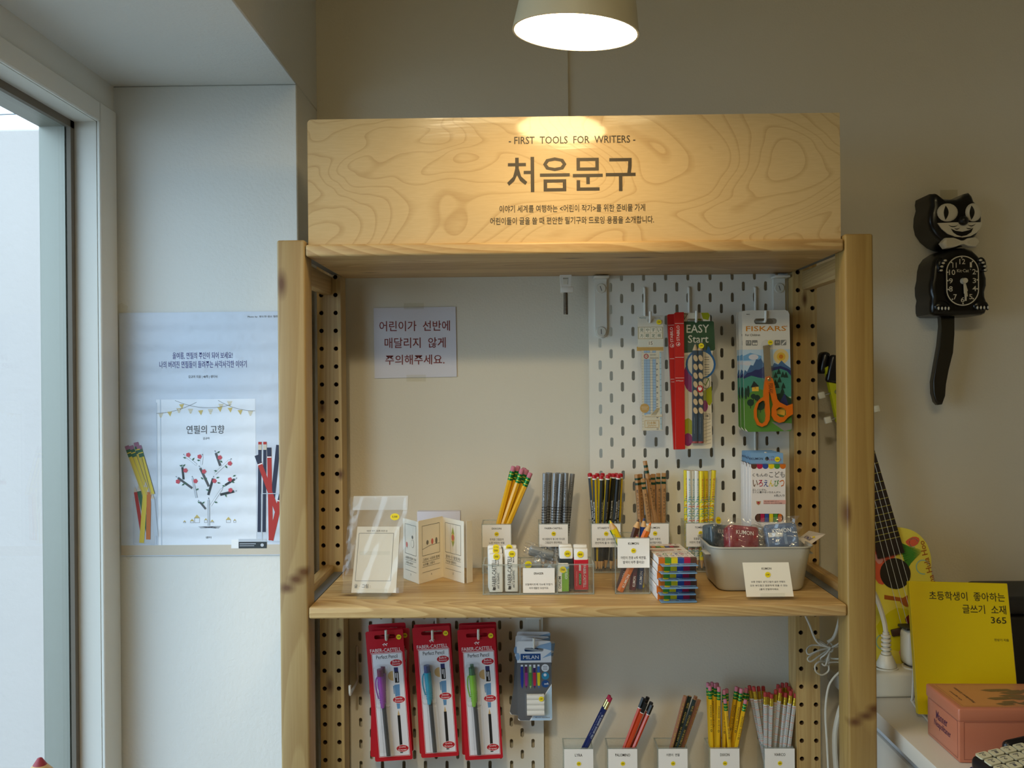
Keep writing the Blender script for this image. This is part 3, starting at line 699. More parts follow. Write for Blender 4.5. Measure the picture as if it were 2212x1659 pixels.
# white screw-on brackets that hang the upper board
def bracket(parent, org, px, py0, py1, Y, n):
    p0 = P(px, py0, Y); p1 = P(px, py1, Y); p0.z = min(p0.z, UZ0 - 0.0015) if p0.z > 1.5 else p0.z
    b = MB(); w = 0.0105; H = p0.z - p1.z
    b.prism([(-w, 0), (w, 0), (w, -H + w)] + [(w * math.cos(a), -H + w - w * math.sin(a)) for a in (.5, 1, PI / 2, 2.1, 2.6)] + [(-w, -H + w)], -0.006, -0.0002, 0)
    b.box(-0.0135, 0.0135, -0.028, -0.0002, -0.004, 0.0, 0, 0.001)
    br = b.obj('mounting_bracket', M('bracket_white', (216, 214, 204), 0.4), parent, tuple(Vector((p0.x, Y, p0.z)) - org))
    for i in range(n):
        b = MB(); z = -0.021 if i == 0 else -H + 0.011
        b.X = Matrix.Translation((0, -0.006, z)) @ Matrix.Rotation(PI / 2, 4, 'X') @ Matrix.Rotation(0.3 if i == 0 else 0.05, 4, 'Z')
        b.lathe([(0.0088, 0), (0.0088, 0.0018), (0.008, 0.0026)], 20, 0, cap1=True); b.box(-0.0006, 0.0006, -0.0045, 0.0045, 0.0022, 0.0028, 1)
        b.obj('screw', [M('screw_white', (206, 204, 192), 0.45), INKG], br)
og = Vector((uox, YU, uoz - 0.56))
bracket(pu, og, 1297, 599, 730, YU, 2); bracket(pu, og, 1681, 598, 760, YU, 2)
ol = Vector(plo.location)
bracket(plo, ol, 1152, 1325, 1440, YL, 0)
# hooks
HOOKM = M('hook_white', (222, 220, 210), 0.35)
def hook_mesh():
    b = MB()
    b.tube(smooth_path([(0, 0.004, 0.004), (0, -0.0025, 0.003), (0, -0.0035, -0.003), (0, -0.0035, -0.050), (0, -0.006, -0.057), (0, -0.014, -0.0590), (0, -0.062, -0.062), (0, -0.068, -0.0605), (0, -0.0705, -0.056), (0, -0.0715, -0.044)], 5), 0.0023, 10)
    return b
hk0 = None
def hook(label, px, py, Y):
    global hk0
    p = P(px, py, Y)
    if hk0 is None: hk0 = hook_mesh().obj('peg_hook', HOOKM); o = hk0
    else: o = hk0.copy(); C.objects.link(o)
    o.location = p
    tag(o, label, 'hook', 'white wire hooks on the pegboards')
    return p
hook('white wire peg hook carrying the clear ruler pack', 1392, 627, YU)
hook('white wire peg hook carrying the two triangular pencil packs', 1487.5, 626, YU)
hook('white wire peg hook carrying the orange scissors packs', 1630.5, 626, YU)
hook('white wire peg hook carrying the blue-topped colour pencil boxes', 1630, 917, YU)
hook('empty white wire peg hook beside the lower pine post', 771.5, 1401, YL)
hook('white wire peg hook carrying the purple pencil packs', 846, 1287, YL)
hook('white wire peg hook carrying the turquoise pencil packs', 942, 1287, YL)
hook('white wire peg hook carrying the green pencil packs', 1037, 1285, YL)
hook('white wire peg hook carrying the white eraser refill cards', 1152, 1303, YL)

# ================================================================ pencils and cups
def cup(label, px0, px1, py_base, Y0, H, z0, dep=0.05, card=None, group=None, cm=None):
    """square clear acrylic cup, front face between two picture columns; card = (title, price, lines)"""
    a = P(px0, py_base, Y0); c = P(px1, py_base, Y0); W = c.x - a.x
    t = thing('acrylic_cup', label, 'pencil cup', ((a.x + c.x) / 2, Y0, z0 + 0.0006), (0, 0, 0), group)
    b = MB(); h = W / 2; th = 0.0022
    b.box(-h, h, 0, th, 0, H); b.box(-h, h, dep - th, dep, 0, H); b.box(-h, -h + th, th, dep - th, 0, H); b.box(h - th, h, th, dep - th, 0, H); b.box(-h + th, h - th, th, dep - th, 0, th)
    b.obj('cup_body', ACR, t)
    b = MB(); e = 0.0023; H2 = H + 0.0002
    for x0, x1, y0, y1 in ((-h, h, -0.0001, e), (-h, h, dep - e, dep), (-h, -h + e, e, dep - e), (h - e, h, e, dep - e)): b.box(x0, x1, y0, y1, H - 0.0012, H2)
    for x in (-h, h - e * .6): b.box(x, x + e * .6, -0.0002, e, 0, H - 0.0012)
    b.box(-h, h, -0.0002, 0.0015, 0, 0.0022)
    b.obj('cup_edge', ACRE, t)
    if card:
        title, price, lines, ch, cw, off = card
        b = MB(); w = cw / 2
        b.prism([(-w, 0), (w, 0), (w, ch), (-w, ch)], -0.0004, -0.0001, 0)
        tw = min(cw * 0.62, len(title) * 0.0033); b.T(title, -tw / 2, tw / 2, ch * 0.79, ch * 0.87, -0.0006, 1)
        for i, ln in enumerate(lines):
            lw = min(cw * 0.80, len(ln) * 0.0030); zc = ch * (0.345 - 0.155 * i); b.T(ln, -lw / 2, lw / 2, zc - ch * 0.052, zc + ch * 0.052, -0.0006, 2)
        o = b.obj('price_card', [WHITE, INKB, INKG], t, (off, -0.0004, H - ch - 0.0012))
        if price: sticker(o, 0, -0.0006, ch * 0.585, 0.0038, price)
    return t, ((a.x - 0) + 0.003, c.x - 0.003, Y0 + 0.003, Y0 + dep - 0.003, z0 + 0.0026)

PL_ = 0.178
def hexb(mb, r, z0, z1, m, n=6, rot=0.0, r1=None): mb.cone((0, 0, z0), (0, 0, z1), r, r1 or r, n, m, True, n > 8, rot)
def mk_pencil(name, kind, r, body, n=6):
    """prototype standing on its lower end at the origin, length PL_"""
    t = bpy.data.objects.new(name, None); C.objects.link(t); t.empty_display_size = 0.01
    wood = M('cedar_wood', (206, 164, 112), 0.6); lead = M('lead', (52, 52, 56), 0.45)
    return t, wood, lead
def eraser_pencil(name, r, body, ferr, band, rub, txt=None, tc=INKB, speck=None):
    t, wood, lead = mk_pencil(name, '', r, body)
    top = PL_
    b = MB(); hexb(b, r, 0.018, top - 0.024, 0); b.cone((0, 0, 0.003), (0, 0, 0.018), 0.0012, r * .92, 12, 1); b.cone((0, 0, 0), (0, 0, 0.003), 0.0003, 0.0012, 8, 2)
    if txt: b.tu(txt, *(0, 0, 1, 1), y=0) if False else b.T(txt, -r * .42, r * .42, top - 0.085, top - 0.036, -r * 0.875, 3, up=True)
    if speck:
        for i in range(58):
            z = 0.045 + i * 0.00185
            b.lathe([(r * 1.012, 0), (r * 1.012, 0.0007 if i % 8 else 0.0012)], 6, 3 if i % 8 else 4, (0, 0, z), smooth=False)
    b.obj('barrel', [body, wood, lead, tc, speck or body], t)
    b = MB(); b.lathe([(r * .96, 0), (r * .99, 0.002), (r * .94, 0.003), (r * .99, 0.0045), (r * .97, 0.0095), (r * .93, 0.0105), (r * .99, 0.012), (r * .96, 0.0155)], 14, 0, (0, 0, top - 0.0245), True, True)
    if band:
        for z in (0.0035, 0.0105): b.lathe([(r * 1.0, 0), (r * 1.01, 0.0006), (r * 1.0, 0.0012)], 14, 1, (0, 0, top - 0.0245 + z))
    b.obj('ferrule', [ferr, band or ferr], t)
    b = MB(); b.lathe([(r * .88, 0), (r * .88, 0.0075), (r * .74, 0.0088)], 14, 0, (0, 0, top - 0.0092), True, True)
    b.obj('eraser_tip', rub, t)
    return t
def plain_pencil(name, r, body, end=None, n=6, bands=(), cap=None, txt=None, tc=None, dots=None, tipdown=True, leadm=None, flats=None, pat=None):
    t, wood, lead = mk_pencil(name, '', r, body)
    top = PL_; z1 = top - (0.004 if cap else 0)
    b = MB(); zb = 0.018 if tipdown else 0.0
    if flats:   # alternating colours on the six faces
        for i in range(6):
            a0, a1 = 2 * PI * i / 6 + PI / 6 * 0, 2 * PI * (i + 1) / 6
            A = (r * math.cos(a0), r * math.sin(a0)); B = (r * math.cos(a1), r * math.sin(a1))
            b.add([(A[0], A[1], zb), (B[0], B[1], zb), (B[0], B[1], z1), (A[0], A[1], z1)], [(0, 1, 2, 3)], 0 if i in flats else 3)
        hexb(b, r * .999, zb, z1, 0)
    else: hexb(b, r, zb, z1, 0, n)
    if tipdown: b.cone((0, 0, 0.003), (0, 0, 0.018), 0.0012, r * .95, 12, 1); b.cone((0, 0, 0), (0, 0, 0.003), 0.0003, 0.0012, 8, 2)
    else:
        pass
    if end and not cap: b.poly(circ(0, 0, r * .9, 12), 0, 1); q = len(b.v) - 12; b.v[q:] = [Vector((v.x, v.z, top + 0.0001)) for v in b.v[q:]]; b.f[-10:] = [f[::-1] for f in b.f[-10:]]
    for z0, z1_, mi in bands: b.lathe([(r * 1.012, z0), (r * 1.012, z1_)], n if n > 3 else 3, mi, (0, 0, 0), smooth=False)
    if txt: b.T(txt, -r * .40, r * .40, txt_z[0] * top, txt_z[1] * top, -r * (0.88 if n == 6 else 1.0) - 0.0001, 3 if not flats else 4, up=True)
    if dots:
        for i in range(12):
            for j in range(-2, 3):
                a = -PI / 2 + j * 0.52; b.ball((r * math.cos(a), r * math.sin(a), 0.064 + i * 0.0047), 0.00095, 6, 4)
    if pat: pat(b, r)
    mats = [body, wood, leadm or lead, tc or INKB, dots or (INKG if not flats else M('white_print', (225, 225, 220), .5))] + PATM
    b.obj('barrel', mats, t)
    if cap:
        b = MB(); b.lathe([(r * 1.0, -0.0016), (r * 1.03, 0.0), (r * 1.03, 0.0036), (r * .7, 0.005)], 14, 0, (0, 0, top - 0.005), True, True); b.lathe([(r * 1.04, -0.004), (r * 1.04, -0.0016)], 14, 1, (0, 0, top - 0.005))
        b.obj('end_cap', cap, t)
    return t
txt_z = (0.42, 0.9)
PATM = [M('print_cyan', (70, 160, 190), .5), M('print_red', (206, 70, 70), .5), M('print_green', (70, 160, 110), .5), M('print_white', (236, 236, 226), .5), M('print_yellow', (238, 214, 30), .5)]

def place(proto, used, top, bot, roll, label, group):
    o = proto if not used else dup(proto)
    d = top - bot; L = d.length
    q = d.to_track_quat('Z', 'Y')
    o.rotation_mode = 'QUATERNION'
    # keep the printed side towards -Y, then roll
    X = Vector((1, 0, 0)); z = d.normalized(); x = (X - z * X.dot(z)).normalized(); y = z.cross(x)
    m = Matrix((x, y, z)).transposed()
    o.rotation_quaternion = (m @ Matrix.Rotation(roll, 3, 'Z')).to_quaternion()
    o.location = bot; o.scale = (1, 1, L / PL_)
    tag(o, label, 'pencil', group)
    return o
def bundle(protos, spec, inside, label, group, rim_y, floor_y, n_word=None):
    """spec: (top x, top y, x at the cup rim, depth 0..1, prototype index) measured in the photograph"""
    x0, x1, y0, y1, zf = inside
    used = set(); order = sorted(range(len(spec)), key=lambda i: spec[i][0])
    rank = {}; cnt = {}
    for i in order:
        k = spec[i][4]; cnt[k] = cnt.get(k, 0) + 1; rank[i] = cnt[k]
    for i, (tx, ty, rx, dp, k) in enumerate(spec):
        r = protos[k][1]
        Y = y0 + r + dp * (y1 - y0 - 2 * r)
        T_ = P(tx, ty, Y)
        Rm = P(rx, rim_y, Y)
        s_ = (zf - T_.z) / (Rm.z - T_.z)
        bx = min(max(T_.x + (Rm.x - T_.x) * s_, x0 + r), x1 - r)
        lab = protos[k][2]
        o_ = 'only' if cnt[k] == 1 else ORD[rank[i] - 1] + ' from left'
        place(protos[k][0], k in used, T_, Vector((bx, Y, zf)), protos[k][3] + random.uniform(-.25, .25) * protos[k][4], label.format(lab, o_), group)
        used.add(k)
def z4(x, y): return (1020 + x / 4.88, 980 + y / 4.88)
def z6(x, y): return (1180 + x / 6.407, 1400 + y / 6.407)
def z5(x, y): return (1400 + x / 5.8211, 1400 + y / 5.8211)
def zt4(x, y): return (1400 + x / 4.366, 960 + y / 4.366)

YC = 0.226; HB = 0.0865
# --- yellow jumbo pencils
_, ins = cup('clear acrylic cup holding yellow pencils with pink erasers, nearest the folded booklet', 1041, 1106, 1236, YC, HB, LZ1, 0.05,
             ('DIXON', '500', ('두꺼운 그립감의', '노란 어린이 연필'), 0.039, 0.050, 0.0))
YELP = M('pencil_yellow', (232, 176, 28), 0.35, coat=0.4); GRN = M('ferrule_green', (36, 128, 60), 0.3, 0.5); GOLD = M('ferrule_yellow', (222, 206, 60), 0.35, 0.3); PINK = M('rubber_pink', (196, 120, 140), 0.8)
pr = [(eraser_pencil('pencil', 0.0047, YELP, GRN, GOLD, PINK), 0.0047, 'yellow pencil', 0.2, 1)]
sp = [(437, 130, 278, .5, 0), (488, 127, 318, .75, 0), (528, 160, 332, .32, 0), (553, 148, 365, .95, 0), (580, 166, 362, .62, 0), (617, 200, 388, .02, 0)]
bundle(pr, [(*z4(a, c), z4(e, 0)[0], d, k) for a, c, e, d, k in sp], ins, '{} with pink eraser on the middle shelf, {} in its clear cup', 'yellow pencils on the middle shelf', 1130.6, 1226)
# --- silver grip pencils
_, ins = cup('clear acrylic cup holding silver pencils with black grip dots', 1164, 1229, 1236, YC, HB, LZ1, 0.05,
             ('FABER-CASTELL', '700', ('미끄럼방지 동그란 무늬로', '그립감이 편안해요.'), 0.039, 0.050, 0.0))
txt_z = (0.60, 0.93)
SILV = M('pencil_silver', (150, 154, 158), 0.35, 0.5)
pr = [(plain_pencil('pencil', 0.0043, SILV, n=10, txt='FABER-CASTELL', tc=INKG, dots=M('grip_dot', (30, 30, 32), .6)), 0.0043, 'silver grip pencil', 0.1, 1)]
sp = [(768, 206, 752, .1, 0), (820, 200, 790, .45, 0), (875, 206, 850, .1, 0), (936, 210, 905, .12, 0), (990, 204, 975, .2, 0), (1057, 212, 1005, .5, 0), (800, 198, 772, .9, 0), (905, 200, 880, .9, 0), (960, 202, 940, .85, 0)]
bundle(pr, [(*z4(a, c), z4(e, 0)[0], d, k) for a, c, e, d, k in sp], ins, '{} with black grip dots, {} in its clear cup', 'silver grip pencils', 1130.6, 1226)
# --- yellow and black striped pencils
_, ins = cup('clear acrylic cup holding yellow and black striped pencils with red ends', 1277, 1343, 1236, YC, HB, LZ1, 0.05,
             ('STAEDTLER', '700', ('옆에 검은 고무라인이', '편안하게 쓸 수 있어요.'), 0.0405, 0.050, 0.0))
BLK = M('pencil_black', (22, 24, 22), 0.4); YEL2 = M('pencil_lemon', (214, 186, 24), 0.4); REDC = M('dipped_red', (178, 26, 36), 0.3); WHC = M('dipped_white', (226, 222, 216), 0.4)
txt_z = (0.36, 0.72)
pr = [(plain_pencil('pencil', 0.0040, BLK, flats=(0, 3, 4), tc=YEL2, cap=[REDC, WHC], txt='STAEDTLER  Noris ergosoft'), 0.0040, 'striped pencil', 0.1, 3)]
sp = [(1288, 222, 1300, .1, 0), (1362, 228, 1350, .1, 0), (1432, 222, 1395, .1, 0), (1492, 208, 1445, .3, 0), (1543, 218, 1500, .12, 0), (1240, 204, 1285, .55, 0), (1318, 206, 1330, .6, 0), (1374, 204, 1380, .65, 0), (1455, 206, 1420, .9, 0), (1567, 208, 1545, .6, 0), (1520, 204, 1500, .9, 0)]
bundle(pr, [(*z4(a, c), z4(e, 0)[0], d, k) for a, c, e, d, k in sp], ins, '{} with red end, {} in its clear cup', 'striped pencils', 1130.6, 1226)
# --- natural wood pencils with dark green bands
_, ins = cup('clear acrylic cup holding natural wood pencils with dark green bands', 1384, 1447, 1236, YC, HB, LZ1, 0.05,
             ('KUMON', '700', ('일본 구몬의', '전용연필이에요.'), 0.0405, 0.048, 0.0))
TAN = M('pencil_tan', (176, 132, 84), 0.5, var=0.08); DGR = M('band_green', (22, 60, 40), 0.4)
txt_z = (0.55, 0.84)
PATB = ((PL_ - 0.0105, PL_ - 0.0065, 4), (PL_ - 0.020, PL_ - 0.0155, 4))
pr = [(plain_pencil('pencil', 0.0042, TAN, end=True, txt='こどもえんぴつ 2B', tc=INKB, bands=PATB, dots=None), 0.0042, 'natural wood pencil', 0.1, 2)]
ob = pr[0][0].children[0]; ob.data.materials[4] = DGR
sp = [(1375, 1025, 1381, .4, 0), (1383, 1024, 1388, .6, 0), (1389, 1034, 1404, .1, 0), (1393, 996, 1420, .3, 0), (1411, 1024, 1412, .6, 0), (1422, 1022.5, 1423, .6, 0), (1434, 1022, 1434, .6, 0), (1402, 1026, 1407, .9, 0)]
sp = [(a, c, a + (e - a) * .9, d, k) for a, c, e, d, k in sp]
bundle(pr, sp, ins, '{} with two green bands, {} in its clear cup', 'natural wood pencils', 1130.6, 1226)
# --- picture-printed white and yellow pencils
_, ins = cup('clear acrylic cup behind the basket holding white and yellow patterned pencils', 1482, 1546, 1236, YC, HB, LZ1, 0.05,
             ('TOMBOW', '700', ('동물을 좋아하는', '어린이 전용 연필이에요.'), 0.0405, 0.050, 0.0))
def fishy(mi):
    def f(b, r):
        for i in range(26):
            z = 0.024 + i * 0.0042; a = -PI / 2 + 0.5 * math.sin(i * 2.1)
            c = (5, 7, 5, 6, 8, 7)[i % 6]
            if c == mi: c = 5
            pts = []
            for j in range(7):
                q = a - 0.9 + j * 0.3; pts.append((r * 1.02 * math.cos(q), r * 1.02 * math.sin(q), z + 0.0022 * math.sin(j * PI / 6)))
            vs = [(p[0], p[1], p[2] + e) for e in (-0.0005, 0.0007) for p in pts]
            b.add(vs, [(j, j + 1, j + 8, j + 7) for j in range(6)], c)
    return f
txt_z = (0.70, 0.92)
PRW = M('pencil_white', (228, 230, 224), .4); PRY = M('pencil_sun', (236, 216, 36), .4)
pr = [(plain_pencil('pencil', 0.0041, PRW, n=10, end=True, txt='かきかたえんぴつ 2B', tc=PATM[0], pat=fishy(8)), 0.0041, 'white patterned pencil', 0.1, 1),
      (plain_pencil('pencil', 0.0041, PRY, n=10, end=True, txt='かきかたえんぴつ 2B', tc=PATM[1], pat=fishy(9)), 0.0041, 'yellow patterned pencil', 0.1, 1)]
sp = [(355, 242, 362, .8, 1), (385, 246, 392, .1, 0), (415, 248, 420, .2, 0), (458, 246, 460, .15, 0), (503, 250, 505, .12, 1), (545, 250, 540, .5, 1), (585, 250, 572, .7, 0), (620, 244, 612, .5, 1)]
bundle(pr, [(*zt4(a, c), zt4(e, 0)[0], d, k) for a, c, e, d, k in sp], ins, '{} in the cup behind the grey basket, {}', 'patterned pencils', 1130.6, 1226)
# --- thick triangular coloured pencils, points up, front cup
t_, ins = cup('clear acrylic cup of thick colouring pencils standing at the front of the middle shelf', 1329, 1405, 1284, 0.070, 0.0885, LZ1, 0.052,
             ('KUMON', '550', ('어린이 전용 6색 색연필.', '발색이 아주 좋아요!'), 0.046, 0.050, 0.0015))
def colour_pencil(col):
    t, wood, lead = mk_pencil('pencil', '', .005, None)
    L = PL_; mt = M('cp_%s' % col, CPC[col], 0.4)
    b = MB(); b.cone((0, 0, 0), (0, 0, L - 0.022), 0.0056, 0.0056, 6, 0, True, False, 0.0); b.cone((0, 0, L - 0.022), (0, 0, L - 0.007), 0.0054, 0.0022, 12, 1); b.cone((0, 0, L - 0.007), (0, 0, L), 0.0022, 0.0006, 10, 2)
    b.T('KUMON', -0.0022, 0.0022, 0.012, 0.045, -0.0050, 3, up=True)
    b.obj('barrel', [mt, wood, mt, WHITE], t)
    return t
CPC = {'yellow': (232, 204, 20), 'brown': (74, 44, 32), 'orange': (214, 108, 24), 'maroon': (104, 28, 40), 'blue': (30, 58, 116), 'green': (40, 110, 60)}
for col, tx, ty, bx, by, dp in (('yellow', 1450, 702, 1815, 1425, .75), ('brown', 1757, 688, 1548, 1390, .55), ('blue', 1812, 678, 1762, 1432, .6), ('orange', 1884, 724, 1560, 1445, .05), ('maroon', 1742, 850, 1690, 1430, .35), ('green', 1438, 708, 1790, 1400, .98)):
    Y = ins[2] + 0.006 + dp * (ins[3] - ins[2] - 0.012)
    T_ = P(*z4(tx, ty), Y); B_ = P(*z4(bx, by), Y)
    o = place(colour_pencil(col), False, T_, Vector((min(max(B_.x, ins[0] + .006), ins[1] - .006), Y, ins[4])), 0.15, 'thick %s colouring pencil standing in the front clear cup' % col, 'thick colouring pencils')
    o.scale = (1, 1, (T_ - Vector(o.location)).length / PL_)

# ---------------- lower shelf row
YD = 0.252; HD = 0.0665; DD = 0.046
def lowcup(label, a, c, card): return cup(label, a, c, 1650, YD, HD, BZ1, DD, card)
_, ins = lowcup('clear acrylic cup holding two navy pencils on the lower shelf', 1217, 1281, ('LYRA', '1500', ('심의 경도가 적당한', '부드러운 독일 연필이에요.'), 0.062, 0.0515, 0.001))
NAVY = M('pencil_navy', (22, 38, 92), 0.35, coat=.4); BRASS = M('ferrule_brass', (206, 188, 130), 0.25, 0.9); CRIM = M('rubber_crimson', (168, 34, 70), 0.8)
pr = [(eraser_pencil('pencil', 0.0037, NAVY, BRASS, None, CRIM, 'LYRA  GROOVE  GRAPHITE  HB', M('foil_silver', (190, 196, 204), .4)), 0.0037, 'navy pencil', .1, 1)]
sp = [(880, 650, 515, .5, 0), (897, 682, 548, .15, 0)]
bundle(pr, [(*z6(a, c), z6(e, 0)[0], d, k) for a, c, e, d, k in sp], ins, '{} with crimson eraser on the lower shelf, {} in its cup', 'navy pencils', 1616, 1697)
_, ins = lowcup('clear acrylic cup holding orange-red pencils with black ends', 1312, 1376, ('PALOMINO', '1500', ('캘리포니아산 향나무 바디에', '부드러운 흑연 연필이에요.'), 0.062, 0.0515, 0.001))
ORR = M('pencil_orange_red', (196, 66, 30), 0.35, coat=.4)
pr = [(plain_pencil('pencil', 0.0037, ORR, end=True, bands=((PL_ - 0.0205, PL_, 4), (PL_ - 0.022, PL_ - 0.0203, 3)), dots=None, tc=WHC), 0.0037, 'orange-red pencil', .1, 2)]
ob = pr[0][0].children[0]; ob.data.materials[4] = BLK; ob.data.materials[1] = BLK
sp = [(1345, 688, 1078, .25, 0), (1408, 678, 1120, .8, 0), (1372, 712, 1105, .55, 0), (1378, 764, 1128, .08, 0), (1456, 748, 1190, .5, 0), (1462, 788, 1208, .08, 0)]
bundle(pr, [(*z6(a, c), z6(e, 0)[0], d, k) for a, c, e, d, k in sp], ins, '{} with black end on the lower shelf, {} in its cup', 'orange-red pencils', 1616, 1697)
_, ins = lowcup('clear acrylic cup holding tan and dark green pencils on the lower shelf', 1420, 1485, ('어른이  연필', '1500', ('고학년과 어른이에게', '추천하는 좋은 필기감의 연필'), 0.062, 0.0515, 0.001))
DKG = M('pencil_dark_green', (20, 36, 28), 0.35, coat=.3); TAN2 = M('pencil_rosy_tan', (158, 108, 82), 0.55, var=.06); GOLDI = M('foil_gold', (186, 160, 84), .4, .4)
txt_z = (0.30, 0.93)
pr = [(plain_pencil('pencil', 0.0038, TAN2, end=True, txt='CEDAR  POINTE', tc=GOLDI), 0.0038, 'tan pencil', .1, 1), (plain_pencil('pencil', 0.0038, DKG, end=True, txt='MITSUBISHI  9800  2B', tc=GOLDI), 0.0038, 'dark green pencil', .1, 1)]
sp = [(468, 600, 290, .25, 0), (525, 604, 338, .35, 1), (600, 604, 395, .85, 0), (583, 645, 378, .1, 1), (642, 648, 432, .4, 0)]
bundle(pr, [(*z5(a, c), z5(e, 0)[0], d, k) for a, c, e, d, k in sp], ins, '{} on the lower shelf, {} in its cup', 'tan and dark green pencils', 1616, 1697)
_, ins = lowcup('clear acrylic cup packed with yellow pencils on the lower shelf', 1532, 1597, ('DIXON', '500', ('「찰리와 초콜릿 공장」', '작가 로알드 달의 연필!'), 0.062, 0.0515, 0.001))
pr = [(eraser_pencil('pencil', 0.0037, M('pencil_school_yellow', (224, 176, 24), .35, coat=.4), GRN, GOLD, PINK, '◎ I 2/10  DIXON', DGR), 0.0037, 'yellow pencil', .1, 1)]
sp = [(752, 432, 785, .8, 0), (776, 470, 803, .15, 0), (802, 424, 820, .9, 0), (848, 440, 862, .6, 0), (890, 484, 880, .15, 0), (868, 436, 900, .95, 0), (955, 522, 955, .3, 0), (988, 508, 985, .8, 0), (966, 638, 1024, .05, 0), (1114, 482, 1000, .7, 0), (1138, 494, 1030, .95, 0), (1174, 506, 1064, .3, 0), (1234, 502, 1088, .6, 0), (1268, 508, 1110, .9, 0), (1228, 645, 1106, .05, 0)]
bundle(pr, [(*z5(a, c), z5(e, 0)[0], d, k) for a, c, e, d, k in sp], ins, '{} with green ferrule on the lower shelf, {} in its cup', 'yellow pencils on the lower shelf', 1616, 1697)
_, ins = lowcup('clear acrylic cup packed with white number-printed pencils beside the rear post', 1650, 1715, ('VIARCO', '2000', ('빈티지 컬렉션의', '구구단 연필이에요.'), 0.062, 0.0525, 0.0015))
pr = [(eraser_pencil('pencil', 0.0037, M('pencil_chalk', (212, 210, 204), .5), M('ferrule_gold', (206, 176, 60), .28, .8), None, M('rubber_red', (160, 52, 52), .8), None, M('print_slate', (120, 128, 132), .5), M('print_coral', (206, 130, 110), .5)), 0.0037, 'white pencil', .1, 1)]
sp = [(1272, 470, 1438, .7, 0), (1326, 480, 1452, .35, 0), (1386, 480, 1470, .6, 0), (1446, 478, 1500, .9, 0), (1472, 550, 1478, .1, 0), (1520, 555, 1515, .45, 0), (1553, 575, 1530, .08, 0), (1606, 520, 1570, .35, 0), (1636, 455, 1600, .85, 0), (1664, 500, 1590, .25, 0), (1690, 436, 1640, .95, 0), (1686, 548, 1632, .55, 0), (1742, 434, 1690, .9, 0), (1733, 560, 1668, .3, 0), (1772, 480, 1720, .7, 0), (1797, 535, 1715, .12, 0), (1822, 510, 1745, .6, 0), (1856, 568, 1768, .1, 0)]
bundle(pr, [(*z5(a, c), z5(e, 0)[0], d, k) for a, c, e, d, k in sp], ins, '{} printed with numbers on the lower shelf, {} in its cup', 'white number-printed pencils', 1616, 1697)

# ================================================================ goods on the middle shelf
CREAM = M('paper_cream', (238, 231, 214), 0.6)
LINE = M('print_line', (86, 84, 80), 0.5)
HAND = M('pencil_writing', (120, 118, 112), 0.6)
SH = LZ1 + 0.0004
# --- bagged blank booklet on a clear stand
def z5a(x, y): return (660 + x / 5.53, 1060 + y / 5.53)
Yb = 0.062; pb = PZ(*z5a(800, 1268), SH)
bk = thing('bagged_booklet', 'blank cream booklet in a clear plastic bag with cardboard header standing at the end of the middle shelf', 'booklet', (pb.x, pb.y, SH + 0.0040), (math.radians(-9), 0, math.radians(-2)))
bk['label'] = 'blank booklet in a clear plastic bag with a paper header on the middle shelf'
k = sc(pb.y) / 5.53
def B5(): return MB().cal(800, 1262, k)
b = B5()
pg = [(546, 1243), (1085, 1243), (1118, 462), (600, 462)]
b.prism(b.qp(pg), -0.002, 0.0045, 0)
b.frameq(598, 545, 1030, 1100, 4, -0.0023, 1) if False else None
for q0, q1 in (((624, 540), (1045, 540)), ((1045, 540), (1020, 1103)), ((1020, 1103), (590, 1103)), ((590, 1103), (624, 540))): b.lq(*q0, *q1, 4, -0.0023, 1)
b.t('어린이 작가 그림책 시리즈 ①', 716, 503, 968, 524, -0.0023, 1); b.t('글 ·  그림 :', 582, 1142, 776, 1188, -0.0023, 1)
b.obj('booklet', [CREAM, LINE], bk)
b = B5(); hd = [(546, 95), (1212, 92), (1207, 262), (540, 262)]
b.prism(b.qp(hd), -0.0032, -0.0026, 0); b.obj('header_flap', clear('frosted_film', (0.9, 0.9, 0.9), 0.25, 1.4, 0.6, 0.62, (0.86, 0.85, 0.82)), bk)
def wrinkled(mb, c4, y, amp, nx, nz, m, seed, puff=0.0):
    """film sheet between four measured corners (tl, tr, br, bl) with soft wrinkles"""
    rnd = random.Random(seed); ph = [rnd.uniform(0, 6.28) for _ in range(6)]
    vs = []
    for j in range(nz + 1):
        for i in range(nx + 1):
            u, v = i / nx, j / nz
            a = [c4[0][q] * (1 - u) + c4[1][q] * u for q in (0, 1)]; d = [c4[3][q] * (1 - u) + c4[2][q] * u for q in (0, 1)]
            x, z = mb.q(a[0] * (1 - v) + d[0] * v, a[1] * (1 - v) + d[1] * v)
            edge = min(1, min(u, 1 - u) * 7)
            w = amp * (math.sin(14 * u + 3 * v + ph[0]) + math.sin(22 * v - 7 * u + ph[1]) * .7 + math.sin(31 * u + 17 * v + ph[2]) * .5 + (1 - edge) * 1.6 * math.sin(26 * v + ph[3]))
            vs.append((x + (1 - edge) * amp * 2 * math.sin(18 * v + ph[4]), y - puff * math.sin(PI * u) ** .6 * math.sin(PI * min(1, v * 1.05)) ** .5 + w, z))
    mb.add(vs, [(j * (nx + 1) + i, (j + 1) * (nx + 1) + i, (j + 1) * (nx + 1) + i + 1, j * (nx + 1) + i + 1) for j in range(nz) for i in range(nx)], m, True)
b = B5(); bagc = [(512, 110), (1205, 100), (1172, 1242), (432, 1250)]
wrinkled(b, bagc, -0.0062, 0.0007, 34, 40, 0, 3); wrinkled(b, bagc, 0.0062, 0.0005, 24, 24, 0, 4)
b.obj('plastic_bag', FILM, bk)
x, z = B5().q(1063, 345); s_ = sticker(bk, x, -0.0078, z, 0.0066, '5,500'); s_.scale = (1.1, 1, .82)
b = B5(); x0, z0 = b.q(632, 1262); x1, z1 = b.q(1003, 1146)
